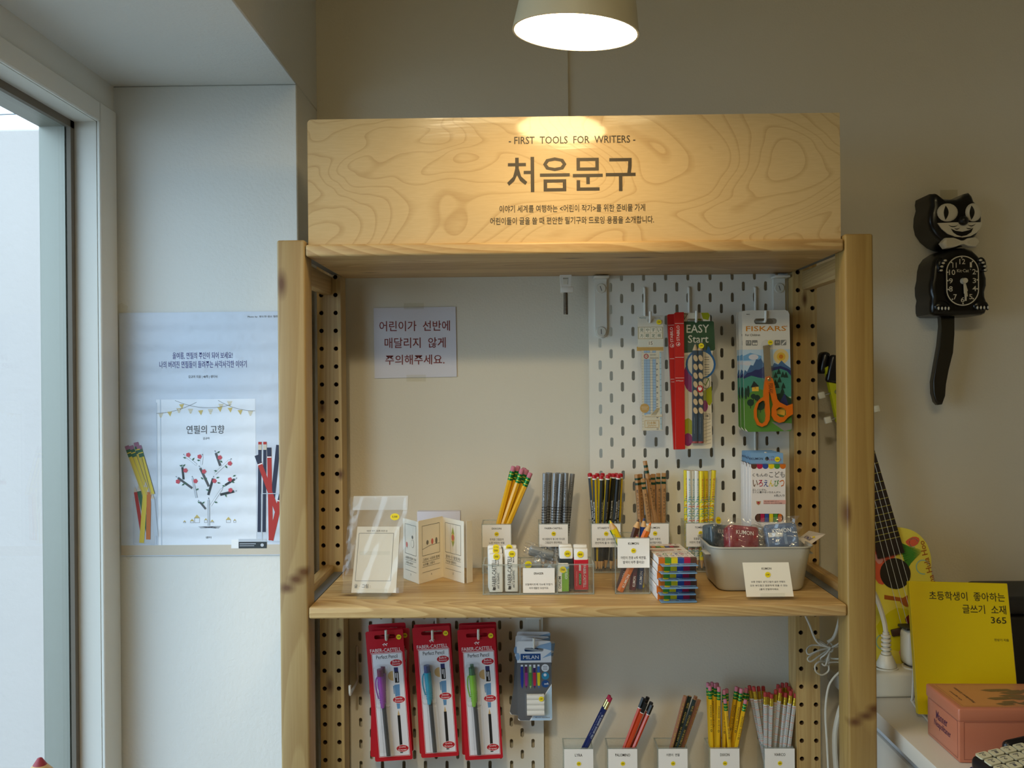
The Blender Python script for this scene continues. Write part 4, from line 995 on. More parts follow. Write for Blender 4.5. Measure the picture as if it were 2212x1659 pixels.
b.box(x0, x1, -0.0155, -0.0135, 0.0, z1, 0, 0.0008); b.box(x0, x1, -0.0135, 0.03, 0.0, 0.0018, 0); b.box(x0, x1, 0.0085, 0.0105, 0.0018, 0.07, 0, 0.0008)
st = b.obj('display_stand', ACR, None, (pb.x, pb.y - .001, SH), (math.radians(-6), 0, math.radians(-2)))
st.rotation_euler = (0, 0, math.radians(-2))
tag(st, 'small clear acrylic stand holding up the bagged booklet', 'stand')
# --- folded picture booklet, opened zigzag
def zz(x, y): return PZ(*z5a(x, y), SH)
ab = [zz(1000, 1010), zz(1172, 1045), zz(1355, 1115), zz(1642, 1030), zz(1900, 1108), zz(1935, 1100), zz(1996, 1088)]
ab[0] = Vector((ab[1].x - 0.045, ab[1].y + 0.03, SH)); ab[4] = zz(1898, 1108)
Hs = 0.105
ac = thing('folded_booklet', 'zigzag folded paper booklet with drawings standing open on the middle shelf', 'booklet', (ab[3].x, ab[3].y, SH))
o3 = ab[3]
def panel(mb, A, Bp, H, m=0):
    d = Bp - A; L = d.length; d = d.normalized(); n = Vector((d.y, -d.x, 0))
    mb.X = Matrix(((d.x, -n.x, 0, A.x - o3.x), (d.y, -n.y, 0, A.y - o3.y), (0, 0, 1, 0), (0, 0, 0, 1)))
    mb.add([(0, -.0003, 0), (L, -.0003, 0), (L, -.0003, H), (0, -.0003, H), (0, .0003, 0), (L, .0003, 0), (L, .0003, H), (0, .0003, H)], [(0, 1, 2, 3), (5, 4, 7, 6), (3, 2, 6, 7), (1, 5, 6, 2), (4, 0, 3, 7)], m)
    return L
PKD = M('crayon_red', (206, 110, 100), .6); GRD = M('crayon_green', (170, 178, 90), .6); YLD = M('crayon_yellow', (222, 190, 90), .6)
for i in range(len(ab) - 1):
    if i in (0, 4): continue
    b = MB(); H = Hs * (0.985 if i % 2 else 1.0); L = panel(b, ab[i] if i != 5 else ab[4] + Vector((0.004, 0.002, 0)), ab[i + 1], H)
    if i <= 3 and i > 0:
        u0, u1 = L * .14, L * .86; y = -.0006
        def R(a, c, w): 
            mbx = math.hypot(c[0] - a[0], c[1] - a[1]); p, q = -(c[1] - a[1]) / mbx * w / 2, (c[0] - a[0]) / mbx * w / 2
            b.poly([(a[0] - p, a[1] - q), (c[0] - p, c[1] - q), (c[0] + p, c[1] + q), (a[0] + p, a[1] + q)][::1], y, 1)
        for A, Bq in (((u0, .045), (u1, .045)), ((u1, .045), (u1, .095)), ((u1, .095), (u0, .095)), ((u0, .095), (u0, .045))): R(A, Bq, .0006)
        for z in (.034, .026, .017): R((u0, z), (u1, z), .0005)
        txt = {1: ('사과와 번갈아 가며', '그리자 사과가', '3'), 2: ('그래서  사과와 함께', '사과를 그렸다', '4'), 3: ('결국 다 말랐지?', '가위로 잘랐다', '5')}[i]
        b.T(txt[0], u0 + .001, u1 - .001, .0355, .0405, y, 2); b.T(txt[1], u0 + .001, u0 + (u1 - u0) * .7, .0275, .0320, y, 2); b.T(txt[2], L / 2 - .0009, L / 2 + .0009, .0095, .013, y, 1)
        if i == 2:
            R((u0, .056), (L * .45, .060), .0006); R((L * .45, .060), (u1, .061), .0006)
            for xx, mm, rz in ((.35, 2, .004), (.55, 3, .005), (.72, 2, .0055)): b.poly(circ(L * xx, .066, .003, 12, rz), y, mm)
        if i == 3:
            b.poly([(L * .5, .090), (L * .57, .078), (L * .43, .078)][::-1], y, 4); b.poly([(L * .5, .056), (L * .43, .066), (L * .57, .066)][::-1], y, 4)
            b.poly(circ(L * .5, .072, .005, 16, .0075), y, 5); b.poly(circ(L * .5, .072, .0035, 14, .005), y - .0001, 3); R((L * .38, .046), (L * .38, .094), .0003); R((L * .64, .046), (L * .64, .094), .0003)
        if i == 1: b.poly(circ(L * .62, .075, .003, 12), y, 2); b.poly(circ(L * .62, .064, .0055, 14, .007), y, 2); b.poly(circ(L * .62, .064, .0049, 14, .0064), y - .0001, 0); b.poly(circ(L * .25, .06, .003, 10, .005), y, 3)
    b.obj('page', [CREAM, LINE, HAND, PKD, GRD, YLD], ac)
# --- small lilac card box behind
pc0 = P(*z5a(1363, 212), 0.30); pc1 = P(*z5a(1868, 212), 0.30)
b = MB(); b.box(pc0.x, pc1.x, 0.296, 0.312, SH, pc0.z, 0, 0.001)
# stands in front of the wall on the shelf edge
for i, v in enumerate(b.v): b.v[i] = Vector((v.x, v.y - 0.036, v.z))
o = b.obj('card_box', M('card_lilac', (206, 206, 220), .6)); tag(o, 'thin pale lilac card box standing behind the folded booklet', 'box')

# --- eraser tray with three compartments
p0 = P(1043, 1284, 0.07); p1 = P(1284, 1283, 0.07)
TW = p1.x - p0.x; TD = 0.060; TH = 0.0475
tr = thing('acrylic_tray', 'clear three-compartment acrylic tray full of erasers on the middle shelf', 'tray', (p0.x, 0.07, SH))
b = MB(); th = 0.0022
b.box(0, TW, 0, th, 0, TH); b.box(0, TW, TD - th, TD, 0, TH); b.box(0, TW, th, TD - th, 0, th)
dv = [0, (1122.5 - 1043) / 241 * TW, (1203 - 1043) / 241 * TW, TW - th]
for x in dv: b.box(x, x + th, th, TD - th, th, TH)
b.obj('tray_body', ACR, tr)
b = MB(); e = 0.0024
b.box(0, TW, -.0002, e, TH - .0012, TH + .0002); b.box(0, TW, TD - e, TD, TH - .0012, TH + .0002); b.box(0, TW, -.0002, .0016, 0, .0024)
for x in dv: b.box(x - .0001, x + e, e, TD - e, TH - .0012, TH + .0002); b.box(x, x + e * .7, -.0003, .001, 0, TH)
b.obj('tray_edge', ACRE, tr)
b = MB(); cx0 = (1130 - 1043) / 241 * TW; cx1 = (1198.5 - 1043) / 241 * TW
b.prism([(cx0, .003), (cx1, .003), (cx1, .042), (cx0, .042)], -.0006, -.0003, 0); m_ = (cx0 + cx1) / 2
b.T('ERASER', m_ - .0075, m_ + .0075, .0318, .0352, -.0008, 1); b.T('프탈레이트계 가소제 무첨가', m_ - .0215, m_ + .0215, .0146, .0180, -.0008, 2); b.T('지우개들만 모았어요.', m_ - .0155, m_ + .0155, .0088, .0122, -.0008, 2)
b.obj('price_card', [WHITE, INKB, INKG], tr)
RUBW = M('rubber_white', (234, 232, 226), .5)
def zx(x): return ((1020 + x / 4.88) - 1043) / 241 * TW
def eraser(label, cx, cy, w, d, h, mats, prints, ry=0, stick=None, sleeve=None, group=None):
    t = thing('eraser', label, 'eraser', (p0.x + cx, 0.07 + cy, SH + 0.0026), (0, 0, ry), group)
    b = MB(); b.box(-w / 2, w / 2, -d / 2, d / 2, 0, h, 0, 0.0018, 2)
    if not sleeve: prints(b, w, d, h)
    b.obj('rubber', mats, t)
    if sleeve:
        b = MB(); b.box(-w / 2 - .0004, w / 2 + .0004, -d / 2 - .0004, d / 2 + .0004, 0.0008, sleeve[0], 0, 0.0008, 1); prints(b, w + .0008, d + .0008, sleeve[0]); b.obj('sleeve', sleeve[1], t)
    if stick: sticker(t, stick[0] * w, -d / 2 - .0006, h * stick[1], 0.0052, stick[2])
    return t
def prFC(b, w, d, h):
    y = -d / 2 - .0003
    b.T('FABER-CASTELL', -w * .28, w * .02, h * .16, h * .86, y, 1, up=True); b.T('ART & GRAPHIC', w * .10, w * .25, h * .10, h * .52, y, 1, up=True); b.T('MALAYSIA', w * .12, w * .22, h * .70, h * .92, y, 1, up=True)
    b.poly([(w * .055, h * .18), (w * .065, h * .18), (w * .065, h * .9), (w * .055, h * .9)], y, 1); b.poly(circ(-w * .12, h * .115, w * .12, 10, h * .03), y, 1); b.poly(circ(-w * .14, h * .075, w * .14, 8, h * .018), y, 1)
G = 'white graphic erasers'
for lab, x0, x1, yy, h, st_ in (('white eraser with black lettering, frontmost in the tray', 180, 325, .0105, .0605, (.05, .94, '500')), ('white eraser directly behind the frontmost one in the tray', 168, 316, .0235, .066, (.05, .97, '500')), ('white eraser third back in the tray', 158, 306, .037, .069, (.12, .96, '500')),
                          ('white eraser beside the row of three in the tray', 345, 485, .0135, .067, (.05, .90, '500')), ('white eraser behind the pair in the tray', 326, 470, .030, .070, (-.05, .96, '500'))):
    eraser(lab, (zx(x0) + zx(x1)) / 2, yy, zx(x1) - zx(x0), .0115, h, [RUBW, INKB], prFC, random.uniform(-.04, .04), st_, None, G)
# sleeved erasers
DSL = M('sleeve_dark', (44, 54, 58), .45); RSL = M('sleeve_red', (196, 30, 50), .4); GSL = M('sleeve_green', (122, 170, 50), .45); BSL = M('sleeve_blue', (120, 160, 196), .45); SLV = M('print_silver', (206, 200, 200), .4)
def prD(b, w, d, h): b.T('FABER-CASTELL', -w * .02, w * .22, h * .08, h * .8, -d / 2 - .0003, 1, up=True)
def prR(b, w, d, h):
    y = -d / 2 - .0003
    b.tu
    b.cal(0, 0, 1); 
    b.tu('FABER-CASTELL', w * .14, -h * .82, w * .33, -h * .10, y, 1, True); b.tu('for drawing, no hard tears', -w * .36, -h * .62, -w * .29, -h * .14, y, 1, True)
    b.poly([(-w * .16, h * .64), (-w * .02, h * .64), (-w * .02, h * .80), (-w * .09, h * .88), (-w * .16, h * .80)], y, 1); b.poly(rr(-w * .17, 0, h * .18, h * .56, .0012), y, 2); b.tu('PVC-free', -w * .13, -h * .52, -w * .04, -h * .22, y - .0001, 1, True)
def prM(b, w, d, h):
    y = -d / 2 - .0003
    b.poly([(-w * .5, 0.001), (-w * .16, 0.001), (-w * .16, h), (-w * .5, h)], y, 1); b.poly([(-w * .16, h * .7), (w * .5, h * .95), (w * .5, h), (-w * .16, h)], y - .00005, 3)
    b.cal(0, 0, 1); b.tu('MONO', -w * .46, -h * .62, -w * .22, -h * .14, y - .0001, 2, True); b.tu('AIR TOUCH', w * .12, -h * .9, w * .36, -h * .52, y - .0001, 1, True)
eraser('tall white eraser in dark sleeve, nearest the red erasers', (zx(930) + zx(1070)) / 2, .027, zx(1070) - zx(930), .012, .067, [RUBW], prD, .02, (.1, .86, '600'), (.050, [DSL, SLV]), 'dark sleeved erasers')
eraser('second white eraser in dark sleeve, behind the first', (zx(925) + zx(1068)) / 2, .041, zx(1070) - zx(930), .012, .069, [RUBW], prD, .0, None, (.050, [DSL, SLV]), 'dark sleeved erasers')
eraser('white eraser in a red sleeve, front one at the tray end', (zx(1085) + zx(1232)) / 2, .022, zx(1232) - zx(1085), .012, .066, [RUBW], prR, 0, (-.06, .87, '800'), (.049, [RSL, SLV, GRN]), 'red sleeved erasers')
eraser('white eraser in a red sleeve, rear one at the tray end', (zx(1085) + zx(1230)) / 2, .038, zx(1232) - zx(1085), .012, .069, [RUBW], prR, 0, None, (.049, [RSL, SLV, GRN]), 'red sleeved erasers')
eraser('short eraser in a green and white sleeve at the tray front', (zx(910) + zx(1022)) / 2, .0095, zx(1022) - zx(910), .010, .0445, [RUBW], prM, 0, (-.05, .8, '700'), (.0405, [GSL, WHITE, INKB, BSL]))
# kneaded erasers in crinkled bags
GREY = M('rubber_grey', (146, 150, 150), .7)
FILM2 = clear('crinkle_film', (0.95, 0.95, 0.95), 0.06, 1.5, 1.6, 0.07)
def bagged(name, label, cat, loc, rot, w, d, h, mat, seed, inner=None, group=None, stick=None, amp=.0016, film=None, bagw=1.35, bagh=1.3):
    t = thing(name, label, cat, loc, rot, group)
    if inner: inner(t)
    else:
        b = MB(); b.box(-w / 2, w / 2, -d / 2, d / 2, -h / 2, h / 2, 0, min(w, d, h) * .25, 3); b.obj('rubber', mat, t)
    b = MB().cal(0, 0, 1)
    W2, H2 = w * bagw / 2, h * bagh / 2; c4 = [(-W2, -H2 * 1.15), (W2, -H2 * 1.1), (W2 * 1.05, H2), (-W2 * 1.02, H2)]
    wrinkled(b, c4, -d / 2 - .0022, amp, 20, 18, 0, seed, .002); wrinkled(b, c4, d / 2 + .0022, amp, 20, 18, 0, seed + 1, -.002)
    b.obj('plastic_bag', film or FILM2, t)
    if stick: sticker(t, stick[0], -d / 2 - .0055, stick[1], .0058, stick[2])
    return t
G = 'grey kneaded erasers'
bx = p0.x
bagged('kneaded_eraser', 'grey kneaded eraser in crinkled bag lying across the top of the tray', 'eraser', (bx + zx(735), .07 + .034, SH + .0585), (.35, .28, .1), .040, .011, .015, GREY, 21, None, G)
bagged('kneaded_eraser', 'bagged grey kneaded eraser with yellow sticker behind the card', 'eraser', (bx + zx(655), .07 + .018, SH + .030), (.12, -.1, .05), .028, .012, .034, GREY, 31, None, G, (-.008, .019, '1000'))
bagged('kneaded_eraser', 'bagged grey kneaded eraser slumped against the tray divider', 'eraser', (bx + zx(815), .07 + .020, SH + .027), (.1, .25, -.1), .022, .012, .034, GREY, 41, None, G)

# --- stack of flat colour-pencil boxes
CB = [M('box_orange', (206, 108, 26), .45), M('box_green', (74, 140, 52), .45), M('box_yellow', (226, 202, 24), .45), M('box_blue', (44, 74, 150), .45), M('box_crimson', (176, 24, 72), .45), M('box_brown', (92, 58, 44), .45)]
BOXW = M('box_white', (232, 226, 222), .45); TABB = M('tab_blue', (124, 166, 206), .4)
def kids_box(label, group):
    """colour pencil box, upright local frame: base at z=0, front -Y, hang tab on top"""
    w, h, d = 0.0590, 0.118, 0.0095
    t = thing('pencil_box', label, 'box', (0, 0, 0), (0, 0, 0), group)
    b = MB(); b.box(-w / 2, w / 2, 0, d, 0, h, 0, .0005, 1); y = -.0003
    for i in range(6):
        x0 = -w / 2 + i * w / 6; c = (5, 4, 3, 2, 1, 0)[i]
        b.poly([(x0, h), (x0, h - .0035)] + [(x0 + w / 12 * (1 - math.cos(a)), h - .0035 - .0042 * math.sin(a)) for a in (.4, .8, 1.2, PI / 2, 2, 2.4, 2.8)] + [(x0 + w / 6, h - .0035), (x0 + w / 6, h)], y, 1 + c)
        b.add([(x0, 0, h + .0003), (x0 + w / 6, 0, h + .0003), (x0 + w / 6, d, h + .0003), (x0, d, h + .0003)], [(0, 1, 2, 3)], 1 + c)
    b.cal(955, 185, w / 325); b.X = Matrix.Translation((-w / 2, 0, h))
    b.t('くもんの', 968, 268, 1110, 300, y, 8); b.t('こども', 1124, 250, 1270, 308, y, 9)
    for i, ch in enumerate('いろえんぴつ'): b.t(ch, 972 + i * 50, 330, 1016 + i * 50, 394, y, 1 + (5, 4, 3, 2, 1, 0)[i])
    b.t('正しくにぎれ、', 968, 414, 1100, 434, y, 8); b.t('らくに書けるいろえんぴつ', 970, 436, 1228, 456, y, 8); b.t('6色入り', 1170, 466, 1268, 488, y, 8)
    b.pq([(1002, 530), (1045, 530), (1040, 556), (1023, 568), (1006, 556)], y, 10); b.oq(1023, 545, 9, y - .0001, 5); b.rq(1070, 520, 1280, 558, y, 11); b.t('3本の指で自然に正しく', 1076, 526, 1216, 537, y - .0001, 8); b.t('にぎれる、かしこ形の三角軸', 1076, 544, 1244, 555, y - .0001, 8)
    win = rr(990, 1256, 648, 728, 38); b.pq([(p[0], p[1]) for p in win], y, 12)
    for i in range(6): b.pq([(p[0], p[1]) for p in rr(1000 + i * 41 + 1, 1000 + i * 41 + 37, 649, 727, 3 if 0 < i < 5 else 17)], y - .0001, 1 + (5, 4, 3, 2, 1, 0)[i])
    for i in range(5): b.rq(975 + i * 55, 770, 1010 + i * 55, 776, y, 8 if i % 2 else 5)
    b.pq([(1040, 806), (1060, 830), (1030, 840)], y, 5); b.oq(1000, 808, 10, y, 9); b.oq(1033, 868, 22, y, 9, 10)
    b.obj('carton', [BOXW] + CB + [WHITE, INKG, M('print_midgrey', (110, 108, 108), .5), M('print_ochre', (190, 140, 90), .5), M('print_salmon', (222, 170, 160), .5), M('window_dark', (52, 26, 20), .6)], t)
    b = MB(); b.prism(rr(-w / 2 + .002, w / 2 - .002, h - .003, h + .019, .002), d - .0014, d - .0006, 0, [circ(0.0, h + .009, .0035, 14)])
    b.cal(955, 185, w / 325); b.X = Matrix.Translation((-w / 2, 0, h)); y = d - .0016
    b.t('KUMON', 968, 124, 1078, 146, y, 1); b.t('こども', 1140, 110, 1182, 124, y, 1); b.t('いろえんぴつ', 1134, 132, 1250, 156, y, 2)
    b.obj('hang_tab', [TABB, M('print_navy', (40, 56, 90), .5), CB[4]], t)
    s_ = sticker(t, .0175, d - .0019, h + .008, .0045, '6,500')
    return t
G = 'flat stacked colour pencil boxes'
pk = PZ(1459.5, 1301, SH)
proto = kids_box('x', G)
for i in range(6):
    o = proto if i == 0 else dup(proto)
    o.rotation_mode = 'QUATERNION'
    # lying face up, tab end towards the room
    rz = math.radians((2.0, 1.2, 2.6, 1.6, 2.2, 2.8)[i])
    o.rotation_quaternion = (Matrix.Rotation(rz + PI, 3, 'Z') @ Matrix.Rotation(-PI / 2, 3, 'X')).to_quaternion()
    o.location = (pk.x + (0, .0006, -.0004, .0004, 0, .0006)[i], pk.y + 0.118 + 0.014 + (0, .001, -.004, .0005, -.001, .002)[i], SH + 0.0096 + .0108 * i)
    if i: o.location.z += 0
    tag(o, 'flat box of colouring pencils, %s of the stack on the middle shelf' % ('bottom', 'second from bottom', 'third from bottom', 'third from top', 'second from top', 'topmost')[i], 'box', G)
# --- grey plastic basket
pm0 = P(1536.5, 1183, 0.070); pm1 = P(1765, 1182.5, 0.070)
bw = pm1.x - pm0.x; zt_ = 1.3115; bd = 0.128; bh = zt_ - SH
bs_ = thing('plastic_basket', 'grey plastic basket holding bagged pencil sharpeners on the middle shelf', 'basket', ((pm0.x + pm1.x) / 2, 0.072 + bd / 2, SH))
b = MB()
def rect_ring(hx, hy, r, z, n=6): return [(p[0], p[1], z) for p in rr(-hx, hx, -hy, hy, r, n)]
rings = [rect_ring(.060, .044, .012, 0.0), rect_ring(.066, .050, .016, .0012), rect_ring(.0695, .0535, .019, .006), rect_ring(bw / 2 - .0035, bd / 2 - .003, .022, bh - .003), rect_ring(bw / 2, bd / 2, .022, bh - .002), rect_ring(bw / 2, bd / 2, .022, bh), rect_ring(bw / 2 - .0022, bd / 2 - .0022, .02, bh), rect_ring(.0675, .0515, .017, .006), rect_ring(.062, .046, .014, .003)]
n = len(rings[0]); b.add([v for r in rings for v in r], [(j * n + i, j * n + (i + 1) % n, (j + 1) * n + (i + 1) % n, (j + 1) * n + i) for j in range(len(rings) - 1) for i in range(n)], 0, True)
b.add(rings[0], [tuple(range(n))[::-1]], 0); b.add(rings[-1], [tuple(range(n))], 0)
b.obj('basket_body', M('basket_grey', (186, 184, 172), .5), bs_)
b = MB(); b.box(-bw / 2 - .004, -bw / 2 + .006, -.035, -.005, bh - .017, bh - .0145, 0, .001); b.box(bw / 2 - .006, bw / 2 + .004, -.035, -.005, bh - .017, bh - .0145, 0, .001)
b.obj('handle', M('basket_grey2', (190, 188, 178), .5), bs_)
# sharpeners: translucent plastic boxes
def sharpener(colr, nm):
    shell = clear('sharp_' + nm, tuple(.35 + .65 * v for v in colr), .06, 1.45, 1.5, .30, colr)
    core = M('sharp_core_' + nm, tuple(int(255 * v ** .45 * .55) for v in colr), .4)
    def f(t):
        b = MB(); w, h, d = .052, .042, .028
        b.box(-w / 2, w / 2, -d / 2, d / 2, -h / 2, h / 2, 0, .006, 4); b.obj('shell', shell, t)
        b = MB(); b.box(-w * .30, w * .34, -d * .3, d * .3, -h * .34, h * .38, 0, .001)
        for x in (-.006, .006): b.box(x - .002, x + .002, -d * .33, -d * .3, -h * .3, h * .36, 1)
        b.obj('blade_block', [core, M('sharp_steel', (170, 176, 180), .3, .8)], t)
        b = MB(); b.T('KUMON', -w * .26, w * .30, h * .12, h * .28, -d / 2 - .0003, 0); b.obj('printed_name', WHITE, t)
    return f
def zb(x, y): return (1480 + x / 6.9125, 1100 + y / 6.9125)
FILM3 = clear('bag_film', (0.96, 0.96, 0.96), 0.08, 1.5, 1.8, 0.05)
G = 'bagged pencil sharpeners'
q = P(*zb(835, 450), .112); bagged('pencil_sharpener', 'red see-through pencil sharpener in a clear bag in the grey basket', 'sharpener', q, (-.35, .12, .12), .043, .026, .034, None, 51, sharpener((.70, .10, .14), 'red'), G, None, .0018, FILM3, 1.4, 1.6)
q = P(*zb(1425, 420), .114); bagged('pencil_sharpener', 'clear and blue pencil sharpener in a bag in the grey basket', 'sharpener', q, (-.35, -.1, -.1), .043, .026, .034, None, 61, sharpener((.30, .45, .72), 'blue'), G, None, .0018, FILM3, 1.4, 1.6)
q = P(*zb(500, 420), .163); bagged('pencil_sharpener', 'dark slate pencil sharpener at the handle end of the grey basket', 'sharpener', q, (-.2, .15, .5), .043, .026, .034, None, 71, sharpener((.16, .24, .30), 'slate'), G, (-.016, .026, '6,500'), .0014, FILM3, 1.15, 1.25)
q = P(*zb(1130, 480), .165); bagged('pencil_sharpener', 'clear white pencil sharpener lying deep in the basket between red and blue ones', 'sharpener', q, (-.5, .4, .3), .043, .026, .034, None, 81, sharpener((.75, .75, .75), 'white'), G, None, .0014, FILM3, 1.1, 1.1)
# loose header card of a bag poking out of the basket
c4 = [P(*zb(1690, 440), .125), P(*zb(1850, 322), .13), P(*zb(2098, 372), .14), P(*zb(1825, 562), .118)]
b = MB(); cc = sum(c4, Vector()) / 4
b.add([v - cc for v in c4] + [v - cc + Vector((0, .0006, 0)) for v in c4], [(0, 3, 2, 1), (4, 5, 6, 7), (0, 1, 5, 4), (1, 2, 6, 5), (2, 3, 7, 6), (3, 0, 4, 7)], 0)
def bil(u, v):
    a = c4[0] * (1 - u) + c4[1] * u; d = c4[3] * (1 - u) + c4[2] * u; return a * (1 - v) + d * v - cc + Vector((0, -.0008, 0))
v_, f__, a0, a1, b0, b1 = textmesh('KUMON'); b.add([bil(.55 - .25 * (y_ - b0) / (b1 - b0), .16 + .5 * (x_ - a0) / (a1 - a0)) for x_, y_ in v_], f__, 1)
pts = [bil(.62 + .07 * math.cos(i * .5), .62 + .07 * math.sin(i * .5)) for i in range(12)]; b.add(pts, [tuple(range(12))[::-1]], 2)
o = b.obj('header_card', [M('card_pinkish', (222, 212, 200), .5), M('print_violet', (70, 70, 130), .5), YEL], None, cc)
tag(o, 'white printed bag header card sticking up out of the basket corner', 'card')
# --- card in a clear stand in front of the basket
pk2 = PZ(*zb(1270, 1358), SH); k = sc(pk2.y) / 6.9125
cs = thing('price_stand', 'white price card in a clear stand in front of the grey basket', 'price card', (pk2.x, pk2.y, SH + .0050), (math.radians(-8), 0, 0))
b = MB().cal(1270, 1358, k)
b.prism(b.qp([(920, 1356), (1618, 1354), (1566, 854), (880, 854)]), -.0004, .0002, 0)
for tx, r in (('KUMON', (1160, 928, 1306, 960)), ('보통 연필도 삼각그립의 굵은 연필도', (996, 1124, 1504, 1150)), ('모두 부드럽고 깔끔하게 깎을 수 있는', (978, 1178, 1534, 1206)), ('2홀의 연필깎이예요.', (1112, 1232, 1402, 1260))): b.t(tx, *r, -.0006, 1)
o = b.obj('price_card', [CREAM, INKG], cs); x, z = b.q(1247, 1034); sticker(o, x, -.0006, z, .0042, '5,300')
b = MB().cal(1270, 1358, k); x0, z0 = b.q(1122, 1368); x1, z1 = b.q(1482, 1302)
b.box(x0, x1, -.0035, -.0017, .0002, z1, 0, .0006); b.box(x0, x1, -.0035, .024, -.0012, .0002, 0); b.box(x0, x1, .001, .0028, .0002, .022, 0, .0006)
b.obj('acrylic_holder', ACR, cs)

# ================================================================ hanging packs
SLOTD = M('slot_shadow', (40, 36, 32), .9)
BLIS = clear('blister', (0.98, 0.98, 0.98), 0.04, 1.45, .9, .03)
# --- red carded pencils with extender cap (zoomed measure: 4.62 per px, origin of the card's top-left)
def z7(x, y): return (660 + x / 4.62, 1300 + y / 4.62)
RCARD = M('card_red', (184, 14, 36), .35)
def red_pack(col, capcol, label, group, nm):
    t = thing('pencil_pack', label, 'pencil pack', (0, 0, 0), (0, 0, 0), group)
    k = 1.575 / FPX / 4.62     # metres per zoom px at the hanging depth; local origin = hang slot centre
    # flattened card coordinates: u 0..378, v 0..1305
    b = MB().cal(189, 62, k)
    W, H = 378, 1305
    slot = rr(85, 300, 42, 82, 18, 4)
    b.prism(b.qp(rr(0, W, 0, H, 18, 4)), 0, .0006, 0, [b.qp(slot)])
    y = -.0002
    b.prism
    b.pq(rr(52, 348, 232, 1256, 3, 2), y, 1); b.frameq(46, 226, 354, 1262, 3, y, 2)
    b.t('FABER-CASTELL', 34, 178, 344, 214, y, 2); b.lq(34, 222, 350, 222, 3, y, 2)
    for dx, dy, r in ((-20, 0, 9), (-8, -8, 8), (6, 2, 9), (18, -6, 8), (-14, 12, 6), (12, 12, 6), (0, -2, 7)): b.oq(190 + dx, 140 + dy, r, y, 2, r * .55, 8)
    b.t('Perfect Pencil', 90, 244, 304, 282, y, 3)
    for cx, cy, l1, l2 in ((286, 330, 'Built-in', 'Sharpener'), (286, 700, 'Extender', 'Protector'), (284, 1188, 'Quality', 'Eraser')):
        b.oq(cx, cy, 64, y - .0001, 2, 37, 24); b.oq(cx, cy, 60, y - .0002, 0, 33, 24)
        b.t(l1, cx - 36, cy - 24, cx + 36, cy - 4, y - .0003, 2); b.t(l2, cx - 42, cy + 3, cx + 42, cy + 22, y - .0003, 2)
    b.pq([(246 - 62 * math.sin(a), 458 - 58 * math.cos(a)) for a in [i * PI / 12 for i in range(13)]], y, 4); b.pq([(246 - 54 * math.sin(a), 458 - 50 * math.cos(a)) for a in [i * PI / 12 for i in range(13)]], y - .0001, 5)
    b.rq(258, 376, 300, 420, y - .0001, 6); b.rq(260, 420, 302, 530, y - .0001, 4); b.rq(268, 432, 276, 480, y - .0002, 1); b.rq(284, 432, 292, 520, y - .0002, 1)
    b.pq([(250, 550), (304, 545), (300, 660), (290, 790), (262, 792), (252, 660)], y, 7); b.pq([(236, 560), (250, 556), (248, 640), (240, 640)], y, 7)
    b.pq([(272, 800), (260, 856), (284, 856)], y, 5); b.rq(258, 856, 286, 1235, y, 4)
    b.obj('backing_card', [RCARD, M('card_white', (226, 226, 232), .35), M('card_print_white', (236, 224, 224), .4), INKB, M('print_black', (24, 24, 26), .4), M('print_wood', (206, 172, 118), .5), M('print_navy2', (40, 46, 100), .4), M('print_sky', (96, 142, 186), .4)], t)
    # the pencil itself behind its blister
    x0, zt_ = b.q(138, 362); ybk = -.0065
    def zc(v): return b.q(0, v)[1]
    xc = b.q(128, 0)[0]
    m = MB(); m.cone((xc + .0012, ybk, zc(720)), (xc + .003, ybk, zc(1238)), .0037, .0037, 10, 0, True, True); m.obj('pencil_barrel', M('pp_black', (46, 50, 52), .4), t)
    m = MB(); m.cone((xc, ybk, zc(756)), (xc + .0006, ybk, zc(620)), .0042, .0056, 16, 0); m.cone((xc + .0006, ybk, zc(620)), (xc - .0004, ybk, zc(440)), .0060, .0064, 16, 0)
    for i in range(5): m.cone((xc + .0004, ybk, zc(610 + i * 22)), (xc + .0004, ybk, zc(618 + i * 22)), .0064 - i * .0002, .0064 - i * .0002, 16, 0)
    m.tube(smooth_path([(xc - .005, ybk - .002, zc(446)), (xc - .0085, ybk - .003, zc(470)), (xc - .0095, ybk - .003, zc(560)), (xc - .0065, ybk - .002, zc(660))], 4), .0012, 8); m.obj('extender_cap', M('pp_' + nm, col, .35, coat=.3), t)
    m = MB(); m.cone((xc - .0004, ybk, zc(442)), (xc - .0008, ybk, zc(372)), .0056, .0054, 16, 0); m.obj('sharpener_top', M('pp_top_' + nm, capcol, .35, coat=.3), t)
    m = MB(); m.puff([(p[0], p[1]) for p in b.qp(rr(62, 200, 345, 760, 20, 3))], -.0125, 0, .005, 0, 3); m.puff([(p[0], p[1]) for p in b.qp(rr(100, 205, 760, 1246, 10, 3))], -.0115, 0, .004, 0, 3); m.obj('blister', BLIS, t)
    x, z = b.q(332, 74); sticker(t, x, -.0006, z, .0045, '23,000')
    return t
def hang(o, px, py, Y, rot, rz=0.0):
    p = P(px, py, Y); o.location = p; o.rotation_euler = (0, rot, rz); return o
G = None
packs = [((142, 58, 160), (112, 30, 74), 'purple', [(z7(788, 348), .2545, 3.9), (z7(850, 320), .2645, -1.2), (z7(815, 278), .2745, 3.2)]),
         ((24, 146, 176), (30, 54, 116), 'turquoise', [(z7(1255, 310), .2545, 3.6), (z7(1268, 282), .2665, 2.2)]),
         ((122, 180, 44), (34, 96, 50), 'green', [((1029, 1372), .2545, 3.1), ((1032, 1363), .2650, 1.0), ((1032, 1358), .2745, 2.2)])]
